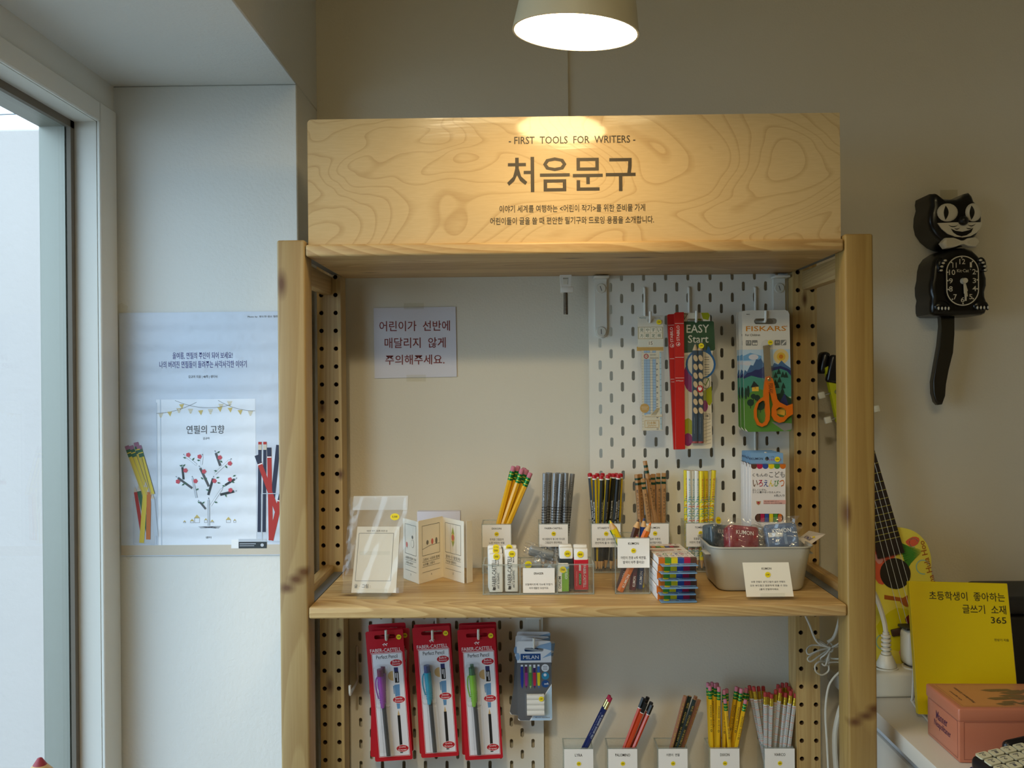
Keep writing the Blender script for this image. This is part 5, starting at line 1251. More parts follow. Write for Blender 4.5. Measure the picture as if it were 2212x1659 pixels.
for col, cc, nm, pos in packs:
    pt = None
    for i, ((px, py), Y, rd) in enumerate(pos):
        lab = 'red carded pencil with %s cap, %s on its hook' % (nm, ('frontmost', 'second', 'rearmost')[i])
        if pt is None: pt = o = red_pack(col, cc, lab, None, nm)
        else: o = dup(pt); o['label'] = lab
        hang(o, px, py, Y, math.radians(-rd)); o['group'] = 'red carded pencils with %s caps' % nm
# --- white eraser refill cards
def z8(x, y): return (960 + x / 4.895, 1320 + y / 4.895)
def refill(label):
    t = thing('eraser_refill_card', label, 'eraser pack', (0, 0, 0), (0, 0, 0), 'eraser refill cards')
    k = 1.575 / FPX / 4.895
    b = MB().cal(945, 402, k)
    b.prism(b.qp(rr(766, 1128, 318, 1158, 24, 4)), 0, .0005, 0, [b.qp(rr(845, 1046, 388, 428, 18, 4))]); y = -.0002
    b.pq([(766, 545), (1128, 545), (1128, 770), (1000, 960), (890, 1156), (790, 1156), (766, 1130)], y, 1); b.pq([(1128, 790), (1128, 1130), (1105, 1156), (905, 1156), (1010, 965)], y, 2)
    b.pq([(1128, 420), (1128, 330), (1010, 360), (960, 385), (1060, 400)], y, 3); b.pq([(1030, 500), (1128, 430), (1128, 470)], y, 3); b.oq(775, 480, 22, y, 3, 40)
    b.pq(rr(803, 1016, 450, 522, 4, 2), y, 4); b.t('MILAN', 830, 468, 996, 506, y - .0001, 0)
    for i, (c1, c2) in enumerate(((5, 5), (6, 7), (8, 9), (10, 11), (12, 13))):
        u = 816 + i * 44; b.rq(u - 11, 566, u + 11, 600, y - .0001, 0); b.rq(u - 13, 585, u + 13, 670, y - .0001, c1); b.pq([(u - 16, 650), (u + 16, 650), (u + 14, 760), (u + 10, 790), (u - 10, 790), (u - 14, 760)], y - .0002, c2); b.pq([(u - 10, 790), (u + 10, 790), (u, 822)], y - .0001, c1)
    b.oq(1062, 602, 40, y - .0001, 0); b.oq(1063, 686, 40, y - .0001, 14); b.oq(1062, 770, 40, y - .0001, 4); b.oq(1060, 676, 16, y - .0002, 0)
    for i in range(4): b.rq(1038, 582 + i * 12, 1086, 586 + i * 12, y - .0002, 1)
    b.t('soft', 1050, 756, 1096, 780, y - .0002, 0)
    b.t('MILAN', 950, 1116, 1008, 1132, y - .0001, 4); b.t('www.milan.es', 1018, 1116, 1102, 1132, y - .0001, 1)
    b.obj('backing_card', [M('mil_white', (226, 230, 236), .4), M('mil_grey', (92, 94, 98), .4), M('mil_pale', (176, 204, 230), .4), M('mil_swoosh', (140, 176, 214), .4), M('mil_blue', (24, 74, 136), .4), M('mil_b', (30, 52, 150), .4), M('mil_m', (96, 24, 80), .4), M('mil_m2', (150, 50, 130), .4), M('mil_g', (150, 190, 120), .4), M('mil_g2', (70, 140, 60), .4), M('mil_v', (56, 30, 100), .4), M('mil_r', (190, 36, 70), .4), M('mil_s', (60, 110, 180), .4), M('mil_y', (214, 204, 30), .4), M('mil_c', (40, 136, 176), .4)], t)
    for i in range(4):
        m = MB(); x0, z = b.q(862, 895 + i * 56); x1 = b.q(1046, 0)[0]; m.cone((x0, -.0055, z), (x1, -.0055, z), .0050, .0050, 14, 0); m.obj('eraser_refill', RUBW, t)
    m = MB(); m.puff(b.qp(rr(840, 1062, 845, 1110, 12, 3)), -.0118, 0, .003, 0, 3); m.obj('blister', BLIS, t)
    x, z = b.q(1014, 905); sticker(t, x, -.0122, z, .0044, '2,000')
    return t
r0 = None
for i, (x, y, Y, rd) in enumerate(((945, 402, .2545, -.4), (980, 380, .2690, 9.5), (925, 345, .2820, 2.5), (940, 300, .2940, 1.0))):
    lab = 'blue and grey card of white eraser refills, %s on its hook' % ('frontmost', 'tilted second', 'third', 'rearmost')[i]
    if r0 is None: r0 = o = refill(lab)
    else: o = dup(r0); o['label'] = lab
    hang(o, *z8(x, y), Y, math.radians(rd))
# --- clear ruler pack
def zr(x, y): return (1360 + x / 5.185, 660 + y / 5.185)
kr = 1.535 / FPX / 5.185
def ruler_pack(label):
    t = thing('ruler_pack', label, 'ruler', (0, 0, 0), (0, 0, 0), 'ruler packs')
    b = MB().cal(228, 165, kr)
    b.prism(b.qp([(92, 122), (376, 122), (376, 515), (92, 505)]), .0003, .0008, 0, [b.qp(circ(228, 168, 25, 16))]); y = .0001
    b.t('Raymay', 112, 130, 186, 147, y, 1); b.t('AJH155', 276, 136, 346, 148, y, 2)
    b.rq(92, 238, 376, 376, y, 3)
    for r_i, row in enumerate(('見やすい', '方眼定規')):
        for c_i, ch in enumerate(row):
            u, v = 105 + c_i * 65, 246 + r_i * 63; b.rq(u, v, u + 60, v + 58, y - .0001, 0); b.t(ch, u + 10, v + 9, u + 50, v + 49, y - .0002, 4)
    b.rq(92, 380, 376, 462, y, 5); b.oq(233, 422, 32, y - .0001, 0); b.t('15', 214, 402, 256, 442, y - .0002, 2); b.rq(80, 466, 376, 508, y, 6)
    b.obj('header_card', [M('rul_white', (226, 222, 206), .4), M('rul_teal', (30, 110, 110), .5), INKG, M('rul_bar', (176, 170, 140), .4), M('rul_green', (36, 96, 70), .4), M('rul_pale', (206, 210, 200), .4), M('rul_gold', (186, 148, 60), .4)], t)
    b = MB().cal(228, 165, kr); y = -.0002
    b.prism(b.qp([(130, 505), (352, 505), (352, 1400), (130, 1400)]), 0, .0018, 0)
    b.rq(156, 505, 222, 1228, y, 1); b.rq(252, 505, 288, 1228, y, 1); b.rq(332, 520, 350, 1390, y, 6)
    for i in range(30):
        v = 522 + i * 31
        if v < 1380:
            if i % 2 == 0: b.rq(332, v, 350, v + 3, y - .0001, 2)
            b.rq(132, v, 148, v + 2, y - .0001, 3)
            if v < 1228: b.rq(156, v, 288, v + 2.5, y - .0001, 4)
    for u in (186, 222, 252, 288): b.rq(u, 505, u + 2, 1228, y - .0001, 4)
    for i in range(3, 16): b.tu(str(i), 292, 520 + (i - 2) * 65.5 - 10, 312, 520 + (i - 2) * 65.5 + (10 if i < 10 else 22), y, 2, True)
    b.pq([(130, 530), (320, 530), (320, 600), (130, 600)], y - .0003, 0); b.oq(182, 568, 28, y - .0004, 5); b.oq(182, 568, 17, y - .0005, 0); b.rq(170, 562, 196, 570, y - .0006, 5); b.t('GOOD', 224, 544, 292, 562, y - .0004, 3); b.t('DESIGN', 224, 580, 318, 597, y - .0004, 3)
    b.oq(160, 1150, 52, y - .0003, 7); b.rq(124, 1135, 196, 1140, y - .0004, 0); b.rq(130, 1155, 190, 1160, y - .0004, 0)
    b.pq([(160, 1245), (180, 1218), (350, 1218), (362, 1245)], y - .0003, 0); b.lq(160, 1245, 362, 1245, 4, y - .0004, 7)
    for i in range(4): b.lq(232 + i * 16, 1232, 300 + i * 8, 1150, 8, y - .0004, 8)
    b.frameq(160, 1290, 316, 1366, 4, y - .0004, 7); b.rq(160, 1290, 316, 1366, y - .0003, 0); b.t('日本製', 188, 1300, 284, 1332, y - .0004, 7); b.t('JAPAN', 190, 1338, 284, 1360, y - .0004, 7)
    b.obj('ruler', [M('rulr_clear', (214, 210, 190), .25), M('rulr_blue', (150, 184, 214), .3), M('rulr_num', (62, 66, 80), .4), INKG, M('rulr_grid', (86, 116, 150), .4), M('rulr_logo', (170, 40, 50), .4), M('rulr_cyan', (166, 200, 216), .4), M('rulr_gold', (190, 150, 66), .4), M('rulr_hatch', (176, 160, 116), .4)], t)
    b = MB().cal(228, 165, kr); wrinkled(b, [(82, 118), (384, 116), (386, 1412), (98, 1408)], -.0022, .00012, 6, 30, 0, 5); b.obj('plastic_sleeve', FILM, t)
    x, z = MB().cal(228, 165, kr).q(326, 188); sticker(t, x, -.0028, z, .0044, '2,500')
    return t
o = ruler_pack('clear grid ruler in a gold and green header pack, front one on its hook'); hang(o, *zr(228, 165), .2180, 0)
o2 = dup(o); o2['label'] = 'second clear ruler pack hidden just behind the front one'; hang(o2, *zr(224, 160), .2270, math.radians(-.4))
# --- triangular pencil pairs in a red edged pack
def easy(label):
    t = thing('pencil_pair_pack', label, 'pencil pack', (0, 0, 0), (0, 0, 0), 'triangular pencil packs')
    b = MB().cal(735, 160, kr)
    b.prism(b.qp([(497, 90), (510, 78), (600, 76), (600, 1605), (500, 1603)]), -.0075, .0008, 0)
    y = -.0078
    for v in (202, 580, 810): b.lq(499, v, 597, v, 4, y, 1)
    b.tu('STABILO', 518, 225, 550, 395, y, 1); b.oq(533, 432, 23, y, 1); b.oq(533, 432, 19, y - .0001, 0); b.pq([(522, 440), (545, 420), (545, 444)], y - .0002, 1); b.t('EASYgraph', 508, 834, 588, 850, y, 1)
    b.obj('red_spine', [M('stb_red', (186, 26, 22), .4), M('stb_white', (228, 214, 206), .4)], t)
    b = MB().cal(735, 160, kr)
    b.prism(b.qp([(600, 80), (880, 82), (900, 110), (902, 190), (940, 178), (956, 500), (930, 505), (905, 640), (912, 1575), (890, 1602), (600, 1605)]), -.0004, .0004, 0, [b.qp(rr(645, 822, 148, 184, 17, 4))])
    y = -.0006
    b.pq([(800, 82), (880, 82), (898, 110), (880, 165), (820, 150)], y, 1); b.pq([(600, 178), (930, 176), (942, 190), (954, 490), (940, 506), (602, 530)], y, 2)
    b.t('EASY', 636, 214, 888, 306, y - .0001, 3); b.t('Start', 652, 332, 880, 418, y - .0001, 3)
    for i in range(4): b.lq(606, 560 + i * 16, 690, 552 + i * 14, 3, y, 4)
    for i in range(7): b.lq(820, 1330 + i * 38, 898, 1300 + i * 40, 2.5, y, 4)
    b.pq([(602, 88), (655, 92), (612, 160)], y, 4); b.pq([(606, 94), (645, 97), (614, 148)], y - .0001, 0)
    b.pq([(690 - 92 * math.sin(a * PI / 12), 800 + 172 * -math.cos(a * PI / 12)) for a in range(13)], y, 5)
    b.pq([(790 + 168 * math.cos(a), 660 + 168 * math.sin(a)) for a in [i * PI / 12 for i in range(24)]], y - .0001, 6); b.pq([(790 + 146 * math.cos(a), 660 + 146 * math.sin(a)) for a in [i * PI / 12 for i in range(24)]], y - .0002, 0); b.pq([(850, 520), (874, 455), (890, 470), (920, 560)], y - .0001, 6)
    for i, v in enumerate((578, 604, 660, 690, 715, 745, 768)): b.rq(832, v, 886, v + 5, y - .0003, 4)
    for v in (632, 716): b.lq(820, v, 898, v, 2, y - .0003, 4)
    b.oq(848, 872, 46, y - .0002, 7, 66); b.oq(848, 872, 38, y - .0003, 0, 56); b.lq(822, 870, 842, 898, 10, y - .0004, 8); b.lq(842, 898, 880, 815, 10, y - .0004, 8)
    b.pq([(815, 960), (910, 905), (914, 1080), (890, 1122), (818, 1080)], y - .0001, 1); b.oq(832, 1125, 34, y - .0002, 5, 64)
    b.pq([(600, 1280), (650, 1258), (688, 1290), (688, 1440), (600, 1440)], y, 1); b.oq(640, 1500, 52, y - .0001, 5, 72)
    for i in range(8): b.rq(596, 1446 + i * 15, 684, 1448 + i * 15, y - .0002, 9)
    b.frameq(820, 1214, 888, 1274, 3, y - .0003, 4); b.t('HB', 836, 1226, 872, 1248, y - .0003, 4)
    b.obj('backing_card', [M('stb_card', (222, 212, 188), .4), M('stb_lime', (160, 164, 20), .4), M('stb_board', (40, 74, 44), .5), M('stb_chalk', (206, 200, 180), .6), M('stb_line', (70, 66, 70), .5), M('stb_magenta', (144, 36, 108), .4), M('stb_blue', (40, 98, 150), .4), M('stb_greyg', (130, 136, 120), .4), M('stb_tick', (110, 140, 40), .4), M('stb_plum', (96, 30, 76), .4)], t)
    for i, u in enumerate((724, 780)):
        m = MB(); xx = b.q(u, 0)[0]; zz_ = lambda v: b.q(0, v)[1]; du = (-10, -3)[i]; x1 = b.q(u + du, 0)[0]; yb = -.0056
        m.cone((x1, yb, zz_(1518)), (xx, yb, zz_(505)), .0050, .0050, 6, 0); m.cone((xx, yb, zz_(505)), (xx + .0003, yb, zz_(438)), .0048, .0012, 10, 1); m.cone((xx + .0003, yb, zz_(438)), (xx + .0003, yb, zz_(424)), .0012, .0004, 8, 2); m.cone((x1, yb, zz_(1536)), (x1, yb, zz_(1516)), .0051, .0051, 10, 3)
        for j in range(7):
            v = 592 + j * 97; uu = u - 2 + du * (v - 505) / 1010; m.poly(b.qp([(uu + 24 * math.cos(a) + 7 * math.sin(a), v + 36 * math.sin(a)) for a in [q * PI / 9 for q in range(18)]]), yb - .0052, 1)
        m.tu('HB', *(0, 0, 1, 1)) if False else None
        m.cal(735, 160, kr); m.tu('STABILO EASYgraph', u + du - 14, 1250, u + du - 6, 1430, yb - .0051, 4)
        m.obj('pencil', [M('stb_navy', (32, 58, 76), .4), M('stb_wood', (206, 178, 134), .5), INKG, M('stb_tail', (150, 50, 46), .5), M('stb_silver', (150, 160, 168), .4)], t)
    m = MB(); m.puff(b.qp(rr(640, 838, 410, 1540, 12, 3)), -.0118, -.0004, .003, 0, 3); m.obj('blister', BLIS, t)
    m = MB().cal(735, 160, kr); m.oq(766, 932, 34, 0, 0, 40); m.pq([(752, 950), (744, 925), (752, 905), (760, 925), (768, 900), (776, 925), (788, 912), (786, 940), (770, 955)], -.0001, 1); m.obj('round_badge', [M('stb_badge', (176, 26, 34), .4), M('stb_white', (228, 214, 206), .4)], t, (0, -.0121, 0))
    x, z = b.q(784, 455); sticker(t, x, -.0121, z, .0046, '2,900')
    return t
o = easy('red edged pack of two dark triangular pencils, front one on its hook'); hang(o, *zr(735, 160), .2170, 0)
o2 = dup(o); o2['label'] = 'tilted red edged pack of triangular pencils behind the front one'; hang(o2, *zr(655, 172), .2330, math.radians(-2.2))
# --- children's scissors on cards
def zf(x, y): return (1580 + x / 5.925, 660 + y / 5.925)
kf = 1.5435 / FPX / 5.925
def scissors(label):
    t = thing('scissors_pack', label, 'scissors', (0, 0, 0), (0, 0, 0), 'carded orange scissors')
    b = MB().cal(437, 195, kf); y = -.0002
    b.prism(b.qp([(138, 110), (152, 72), (190, 62), (690, 60), (722, 78), (738, 115), (756, 1560), (740, 1598), (205, 1604), (170, 1585), (158, 1550)]), 0, .0006, 0, [b.qp(rr(292, 580, 164, 238, 36, 5))])
    b.t('FISKARS', 188, 262, 694, 326, y, 1); b.t('®', 694, 258, 712, 276, y, 1); b.t('For Children', 178, 360, 366, 388, y, 2); b.t('9652', 194, 104, 240, 118, y, 2)
    for u in (184, 262, 548, 626):
        b.pq(rr(u, u + 70, 440, 508, 8, 2), y, 3)
    b.t('13', 196, 452, 240, 486, y - .0001, 0); b.t('4+', 560, 452, 604, 486, y - .0001, 0); b.oq(285, 484, 14, y - .0001, 0); b.oq(315, 484, 14, y - .0001, 0); b.lq(640, 500, 690, 450, 16, y - .0001, 0)
    # landscape picture
    b.pq([(146, 560), (742, 560), (748, 860), (152, 920)], y, 4)
    b.pq([(148, 640), (240, 600), (380, 640), (380, 690), (148, 700)], y - .0001, 5); b.oq(280, 655, 62, y - .0002, 6, 36); b.oq(200, 735, 50, y - .0002, 6, 26); b.oq(628, 650, 96, y - .0001, 7); b.oq(628, 652, 54, y - .0002, 8); b.oq(628, 652, 27, y - .0003, 9)
    b.pq([(150, 880), (168, 815), (196, 840), (240, 755), (275, 762), (315, 680), (340, 690), (372, 670), (420, 760), (520, 770), (540, 730), (590, 752), (632, 700), (680, 750), (748, 800), (750, 900), (152, 940)], y - .0003, 10)
    b.pq([(150, 905), (200, 855), (250, 845), (300, 815), (350, 815), (420, 770), (520, 790), (620, 770), (700, 800), (750, 830), (752, 930), (152, 960)], y - .0004, 11)
    b.pq([(150, 930), (250, 890), (340, 915), (430, 930), (520, 830), (620, 805), (700, 835), (752, 900), (752, 1160), (152, 1200)], y - .0005, 12)
    b.pq([(154, 1150), (220, 1110), (340, 1060), (430, 1080), (520, 1140), (600, 1115), (752, 1180), (756, 1560), (740, 1598), (205, 1604), (158, 1550)], y - .0006, 13)
    b.pq([(560, 1125), (650, 1110), (752, 1200), (753, 1320), (560, 1240)], y - .0007, 14); b.pq([(600, 1230), (668, 1118), (720, 1280), (640, 1260)], y - .0008, 11); b.pq([(500, 1480), (756, 1500), (754, 1575), (660, 1598)], y - .0007, 3)
    for u, v in ((596, 860), (556, 905), (646, 900), (686, 905), (604, 965), (552, 1000), (652, 1040), (576, 1035), (640, 1100)):
        for j in range(2): b.pq([(u, v - 62 + j * 22), (u + 24 + j * 6, v - 4 + j * 18), (u - 24 - j * 6, v - 4 + j * 18)], y - .0009, 14)
    b.rq(256, 1032, 340, 1088, y - .0008, 8); b.pq([(238, 1042), (280, 958), (345, 1026)], y - .0009, 15); b.rq(290, 1035, 304, 1055, y - .0009, 9)
    for u, v, w_ in ((178, 1115, 16), (208, 1090, 18)): b.oq(u, v, w_, y - .0008, 14, 75)
    for u, v, r_ in ((272, 1152, 32), (320, 1172, 38), (236, 1232, 44), (360, 1270, 60)): b.oq(u, v, r_, y - .0008, 14); b.rq(u - 5, v + r_ - 6, u + 5, v + r_ + 30, y - .0008, 15)
    b.pq([(545, 1330), (680, 1290), (665, 1400), (540, 1370)], y - .0009, 8)
    b.obj('backing_card', [M('fis_white', (222, 214, 198), .4), M('fis_orange', (206, 128, 20), .4), M('fis_ink', (60, 58, 54), .5), M('fis_grey', (128, 126, 118), .5), M('fis_sky', (186, 204, 214), .4), M('fis_blue', (110, 160, 196), .4), M('fis_cloud', (208, 204, 206), .4), M('fis_halo', (224, 196, 130), .4), M('fis_sun', (222, 176, 60), .4), M('fis_core', (206, 120, 30), .4), M('fis_mount', (70, 104, 140), .4), M('fis_navy', (44, 50, 96), .4), M('fis_teal', (70, 138, 116), .4), M('fis_grass', (82, 130, 52), .4), M('fis_dark', (30, 56, 44), .4), M('fis_black', (34, 38, 36), .5)], t)
    ORG = M('handle_orange', (214, 104, 16), .35, coat=.3)
    m = MB(); m.prism(b.qp([(400, 520), (470, 520), (505, 905), (500, 930), (412, 935), (398, 560)]), -.0042, -.0022, 0); m.prism(b.qp([(396, 515), (480, 500), (500, 880), (492, 930), (420, 930)]), -.0020, -.0012, 0); m.obj('blade', M('fis_steel', (206, 196, 166), .25, .9), t)
    m = MB()
    loop1 = [(410, 960), (395, 1080), (392, 1160), (352, 1186), (300, 1240), (272, 1330), (276, 1430), (310, 1515), (370, 1540), (430, 1515), (466, 1450), (472, 1350), (462, 1200), (462, 1100), (500, 930), (470, 895), (425, 905)]
    hole1 = [(380, 1205), (405, 1215), (416, 1260), (410, 1330), (420, 1400), (410, 1470), (375, 1500), (335, 1480), (305, 1410), (305, 1320), (330, 1240)]
    m.puff(b.qp(loop1), -.0062, -.0012, .0022, 0, 3) if False else m.prism(b.qp(loop1), -.0060, -.0012, 0, [b.qp(hole1)])
    m.obj('handle', ORG, t)
    m = MB(); loop2 = [(418, 930), (500, 925), (520, 980), (540, 1090), (560, 1190), (590, 1230), (680, 1275), (752, 1250), (754, 1380), (690, 1420), (640, 1475), (580, 1490), (520, 1460), (490, 1400), (492, 1320), (508, 1260), (480, 1140), (440, 1020)]
    hole2 = [(545, 1320), (580, 1292), (640, 1300), (672, 1335), (674, 1390), (640, 1418), (590, 1415), (552, 1385)]
    m.prism(b.qp(loop2), -.0088, -.0040, 0, [b.qp(hole2)]); m.cal(437, 195, kf); m.tu('FISKARS', 452, 990, 505, 1115, -.009, 1, True)
    m.obj('handle', [ORG, M('handle_print', (90, 44, 10), .5)], t)
    m = MB(); m.X = Matrix.Translation((b.q(458, 940)[0], -.0088, b.q(458, 940)[1])) @ Matrix.Rotation(PI / 2, 4, 'X'); m.lathe([(.0032, 0), (.0030, .0008), (.002, .0012)], 16, 0, cap1=True); m.obj('pivot', M('fis_pivot', (200, 180, 130), .25, .9), t)
    m = MB(); m.puff(b.qp([(375, 975), (375, 520), (388, 462), (435, 438), (490, 462), (512, 510), (522, 975)]), -.0075, 0, .003, 0, 3); m.obj('blister', BLIS, t)
    x, z = b.q(478, 474); sticker(t, x, -.0080, z, .0044, '13,000')
    return t
sp0 = scissors('pack of orange children\'s scissors, front one on its hook'); hang(sp0, *zf(437, 195), .2150, 0)
for i, (Y, dx, dy) in enumerate(((.2370, -4, 2), (.2560, -3, 4))):
    o = dup(sp0); o['label'] = 'pack of orange children\'s scissors, %s on its hook' % ('middle one', 'rear one')[i]; hang(o, *zf(437, 195), .2150, 0); o.location = (o.location.x + dx * .0002, Y, o.location.z + .001)
# --- row of hanging colour pencil boxes
G = 'hanging colour pencil boxes'
first = None
base_p = P(*zt4(1117, 135), .203)
for i in range(7):
    o = dup(proto); o.rotation_mode = 'XYZ'; o.rotation_euler = (0, math.radians((0.3, .1, .5, 0, .4, .2, .1)[i]), 0)
    o.location = (base_p.x, .203 + .0102 * i - .0085, base_p.z - .118 - .009 + (0, -.0006, .0003, -.0004, .0002, 0, 0)[i])
    o['label'] = 'blue-topped colouring pencil box, %s on the pegboard hook' % ('frontmost', 'second from front', 'third from front', 'middle one', 'third from back', 'second from back', 'rearmost')[i]; o['group'] = G

# ================================================================ black cat wall clock
YF = 0.270; kc = sc(YF) / 5.53
def z9(x, y): return (1960 + x / 5.53, 400 + y / 5.53)
cp = P(*z9(640, 1150), YF)
ck = thing('cat_clock', 'black cat-shaped wall clock with white bow tie and swinging tail', 'clock', (cp.x, WY - 0.001, cp.z))
GB = M('gloss_black', (11, 9, 8), .28, spec=.4, coat=.15); CW_ = M('clock_white', (214, 206, 186), .35)
YO = YF - WY + 0.001     # local y of the front plane
def CB_(): return MB().cal(640, 1150, kc)
b = CB_()
body = [(470, 770), (560, 748), (700, 748), (790, 775), (850, 830), (900, 890), (935, 960), (940, 1050), (958, 1110), (958, 1200), (935, 1280), (940, 1350), (958, 1400), (958, 1490), (940, 1530), (900, 1548), (600, 1556), (340, 1552), (300, 1530), (288, 1490), (288, 1400), (300, 1340), (282, 1280), (280, 1180), (300, 1090), (310, 980), (330, 900), (380, 830)]
b.puff(b.qp(body), YO, -0.0005, .010, 0, 5); b.obj('clock_body', GB, ck)
b = CB_()
head = [(300, 100), (350, 95), (430, 160), (510, 168), (600, 168), (650, 150), (700, 105), (752, 92), (785, 130), (805, 190), (860, 250), (898, 340), (900, 430), (880, 530), (830, 610), (760, 680), (680, 730), (600, 742), (520, 730), (430, 690), (350, 620), (290, 530), (268, 430), (275, 320), (300, 230), (290, 160)]
b.puff(b.qp(head), YO - .004, -0.0005, .012, 0, 5, b.q(600, 430)); b.obj('clock_head', GB, ck)
for u, v, ru, rv in ((476, 336, 126, 110), (780, 338, 98, 110)):
    b = CB_(); x, z = b.q(u, v); b.ball((x, YO - .003, z), ru * kc, 20, 0, .007, rv * kc); e = b.obj('eye', CW_, ck)
    b = CB_(); pu = []
    for i in range(17): pu.append((u - 34 + 27 * math.sin(PI * i / 16), v - 78 + 170 * i / 16))
    for i in range(15, 0, -1): pu.append((u - 34 - 27 * math.sin(PI * i / 16), v - 78 + 170 * i / 16))
    b.poly(b.qp(pu), 0, 0)
    for i, vv in enumerate(b.v):    # wrap the pupil on the eyeball
        dx, dz = (vv.x - x) / (ru * kc), (vv.z - z) / (rv * kc); b.v[i] = Vector((vv.x, YO - .003 - .0073 * math.sqrt(max(0, 1 - dx * dx - dz * dz)) - .0003, vv.z))
    b.obj('pupil', GB, e)
b = CB_(); mz = [(352, 462), (560, 455), (880, 458), (858, 520), (810, 580), (740, 620), (650, 635), (560, 625), (470, 590), (400, 530)]
b.prism(b.qp(mz), YO - .0062, YO - .002, 0); y = YO - .0065
sm = [(505, 528), (560, 555), (640, 568), (720, 550), (770, 522), (745, 575), (690, 610), (630, 622), (575, 605), (535, 575)]; b.pq(sm, y, 1)
for u0, v0, u1, v1, s_ in ((482, 488, 592, 486, 22), (548, 528, 612, 520, 14), (708, 488, 798, 474, 22), (688, 522, 752, 520, 14)):
    pr_ = None
    for i in range(7):
        tt = i / 6; q = (u0 + (u1 - u0) * tt, v0 + (v1 - v0) * tt + s_ * 4 * tt * (1 - tt) * .9)
        if pr_: b.lq(*pr_, *q, 10 * math.sin(PI * (tt - .04)) + 2, y, 1)
        pr_ = q
b.obj('muzzle', [CW_, GB], ck)
b = CB_(); x, z = b.q(648, 440); b.ball((x, YO - .008, z), 58 * kc, 18, 0, .0085, 56 * kc); b.obj('nose', GB, ck)
b = CB_(); b.puff(b.qp([(385, 702), (435, 640), (520, 640), (580, 662), (612, 675), (650, 672), (700, 645), (795, 635), (832, 692), (795, 752), (700, 745), (650, 722), (610, 725), (570, 742), (500, 760), (430, 762)]), YO - .012, YO + .002, .004, 0, 3)
b.pq([(440, 660), (520, 655), (590, 690), (590, 708), (520, 742), (440, 745)], YO - .0123, 1); b.pq([(680, 690), (740, 655), (790, 652), (820, 692), (790, 735), (740, 735), (680, 708)], YO - .0123, 1)
b.obj('bow_tie', [CW_, M('clock_white_b', (204, 194, 170), .4)], ck)
b = CB_(); dl = rr(455, 840, 848, 1440, 190, 9); b.prism(b.qp(rr(446, 848, 838, 1450, 200, 9)), YO - .0035, YO + .001, 0); y = YO - .0038
b.pq(dl, y, 1, [rr(467, 828, 860, 1428, 179, 9)])
for s_, r in (('12', (612, 886, 680, 948)), ('1', (734, 926, 758, 988)), ('2', (762, 1008, 806, 1070)), ('3', (766, 1114, 806, 1174)), ('4', (762, 1206, 808, 1268)), ('5', (722, 1304, 762, 1364)), ('6', (624, 1338, 668, 1400)), ('7', (538, 1304, 578, 1366)), ('8', (486, 1208, 530, 1272)), ('9', (486, 1114, 532, 1176)), ('10', (488, 1012, 562, 1076)), ('11', (530, 928, 578, 990))): b.t(s_, *r, y, 1)
for u, v in ((640, 872), (765, 918), (816, 1036), (820, 1136), (818, 1242), (770, 1358), (650, 1414), (526, 1362), (478, 1246), (474, 1142), (472, 1042), (520, 926)): b.oq(u, v, 9, y, 1)
b.t('Kit·Cat', 582, 1006, 722, 1044, y, 1); b.t('®', 734, 1004, 748, 1018, y, 1)
b.obj('dial', [GB, CW_], ck)
b = CB_(); b.prism(b.qp([(640, 1150), (668, 1150), (690, 1230), (700, 1262), (692, 1275), (700, 1332), (686, 1332), (676, 1290), (660, 1270), (655, 1210)]), YO - .0065, YO - .0055, 0); b.obj('hour_hand', CW_, ck)
b = CB_(); b.prism(b.qp([(642, 1150), (668, 1150), (680, 1290), (678, 1385), (658, 1385), (655, 1300), (648, 1300)]), YO - .0085, YO - .0075, 0)
x, z = b.q(655, 1148); b.cone((x, YO - .001, z), (x, YO - .012, z), .006, .0045, 18, 0); b.obj('minute_hand', CW_, ck)
for grp, pts, ru, rv in (('paw', [(436, 905), (414, 936), (396, 976), (388, 1022)], 20, 13), ('paw', [(852, 906), (880, 936), (902, 978), (906, 1022)], 20, 13), ('foot', [(354, 1468), (394, 1470), (434, 1470), (472, 1472)], 12, 20), ('foot', [(810, 1466), (850, 1466), (890, 1466), (934, 1464)], 12, 20)):
    b = CB_()
    cu = sum(p[0] for p in pts) / 4; cv = sum(p[1] for p in pts) / 4
    x, z = b.q(cu, cv - (10 if grp == 'paw' else 26)); b.ball((x, YO + .002, z), (58 if grp == 'paw' else 95) * kc, 18, 0, .006, (88 if grp == 'paw' else 70) * kc)
    for u, v in pts:
        x, z = b.q(u, v); b.ball((x, YO - .0042, z), ru * 1.7 * kc, 10, 0, .003, rv * 1.7 * kc); b.ball((x, YO - .0068, z), ru * kc, 10, 1, .0018, rv * kc)
    b.obj(grp, [GB, CW_], ck)
# tail, hanging from the bottom of the body
Yt = .300; kt = sc(Yt)
b = MB(); tp = P(2046, 700, Yt)
def zt_l(px, py): q = P(px, py, Yt); return (q.x - cp.x, q.z - cp.z)
L_ = [(2029, 684), (2030, 705), (2026, 745), (2018, 790), (2012, 825), (2013, 850), (2018, 868), (2024, 875), (2032, 874), (2038, 858), (2040, 832), (2046, 800), (2056, 760), (2059, 720), (2059, 684)]
b.puff([zt_l(*p) for p in L_], Yt - WY - .006, Yt - WY + .008, .004, 0, 4); b.obj('tail', M('tail_black', (30, 24, 14), .35, coat=.2), ck)
# plastic hanger tab above
b = MB(); q0 = P(2052, 424, WY - .003); b.box(q0.x - .018 - cp.x, q0.x + .014 - cp.x, -.003, -.001, q0.z - cp.z - .016, q0.z - cp.z + .012, 0, .001); b.obj('hanger_tab', TAPE, ck)

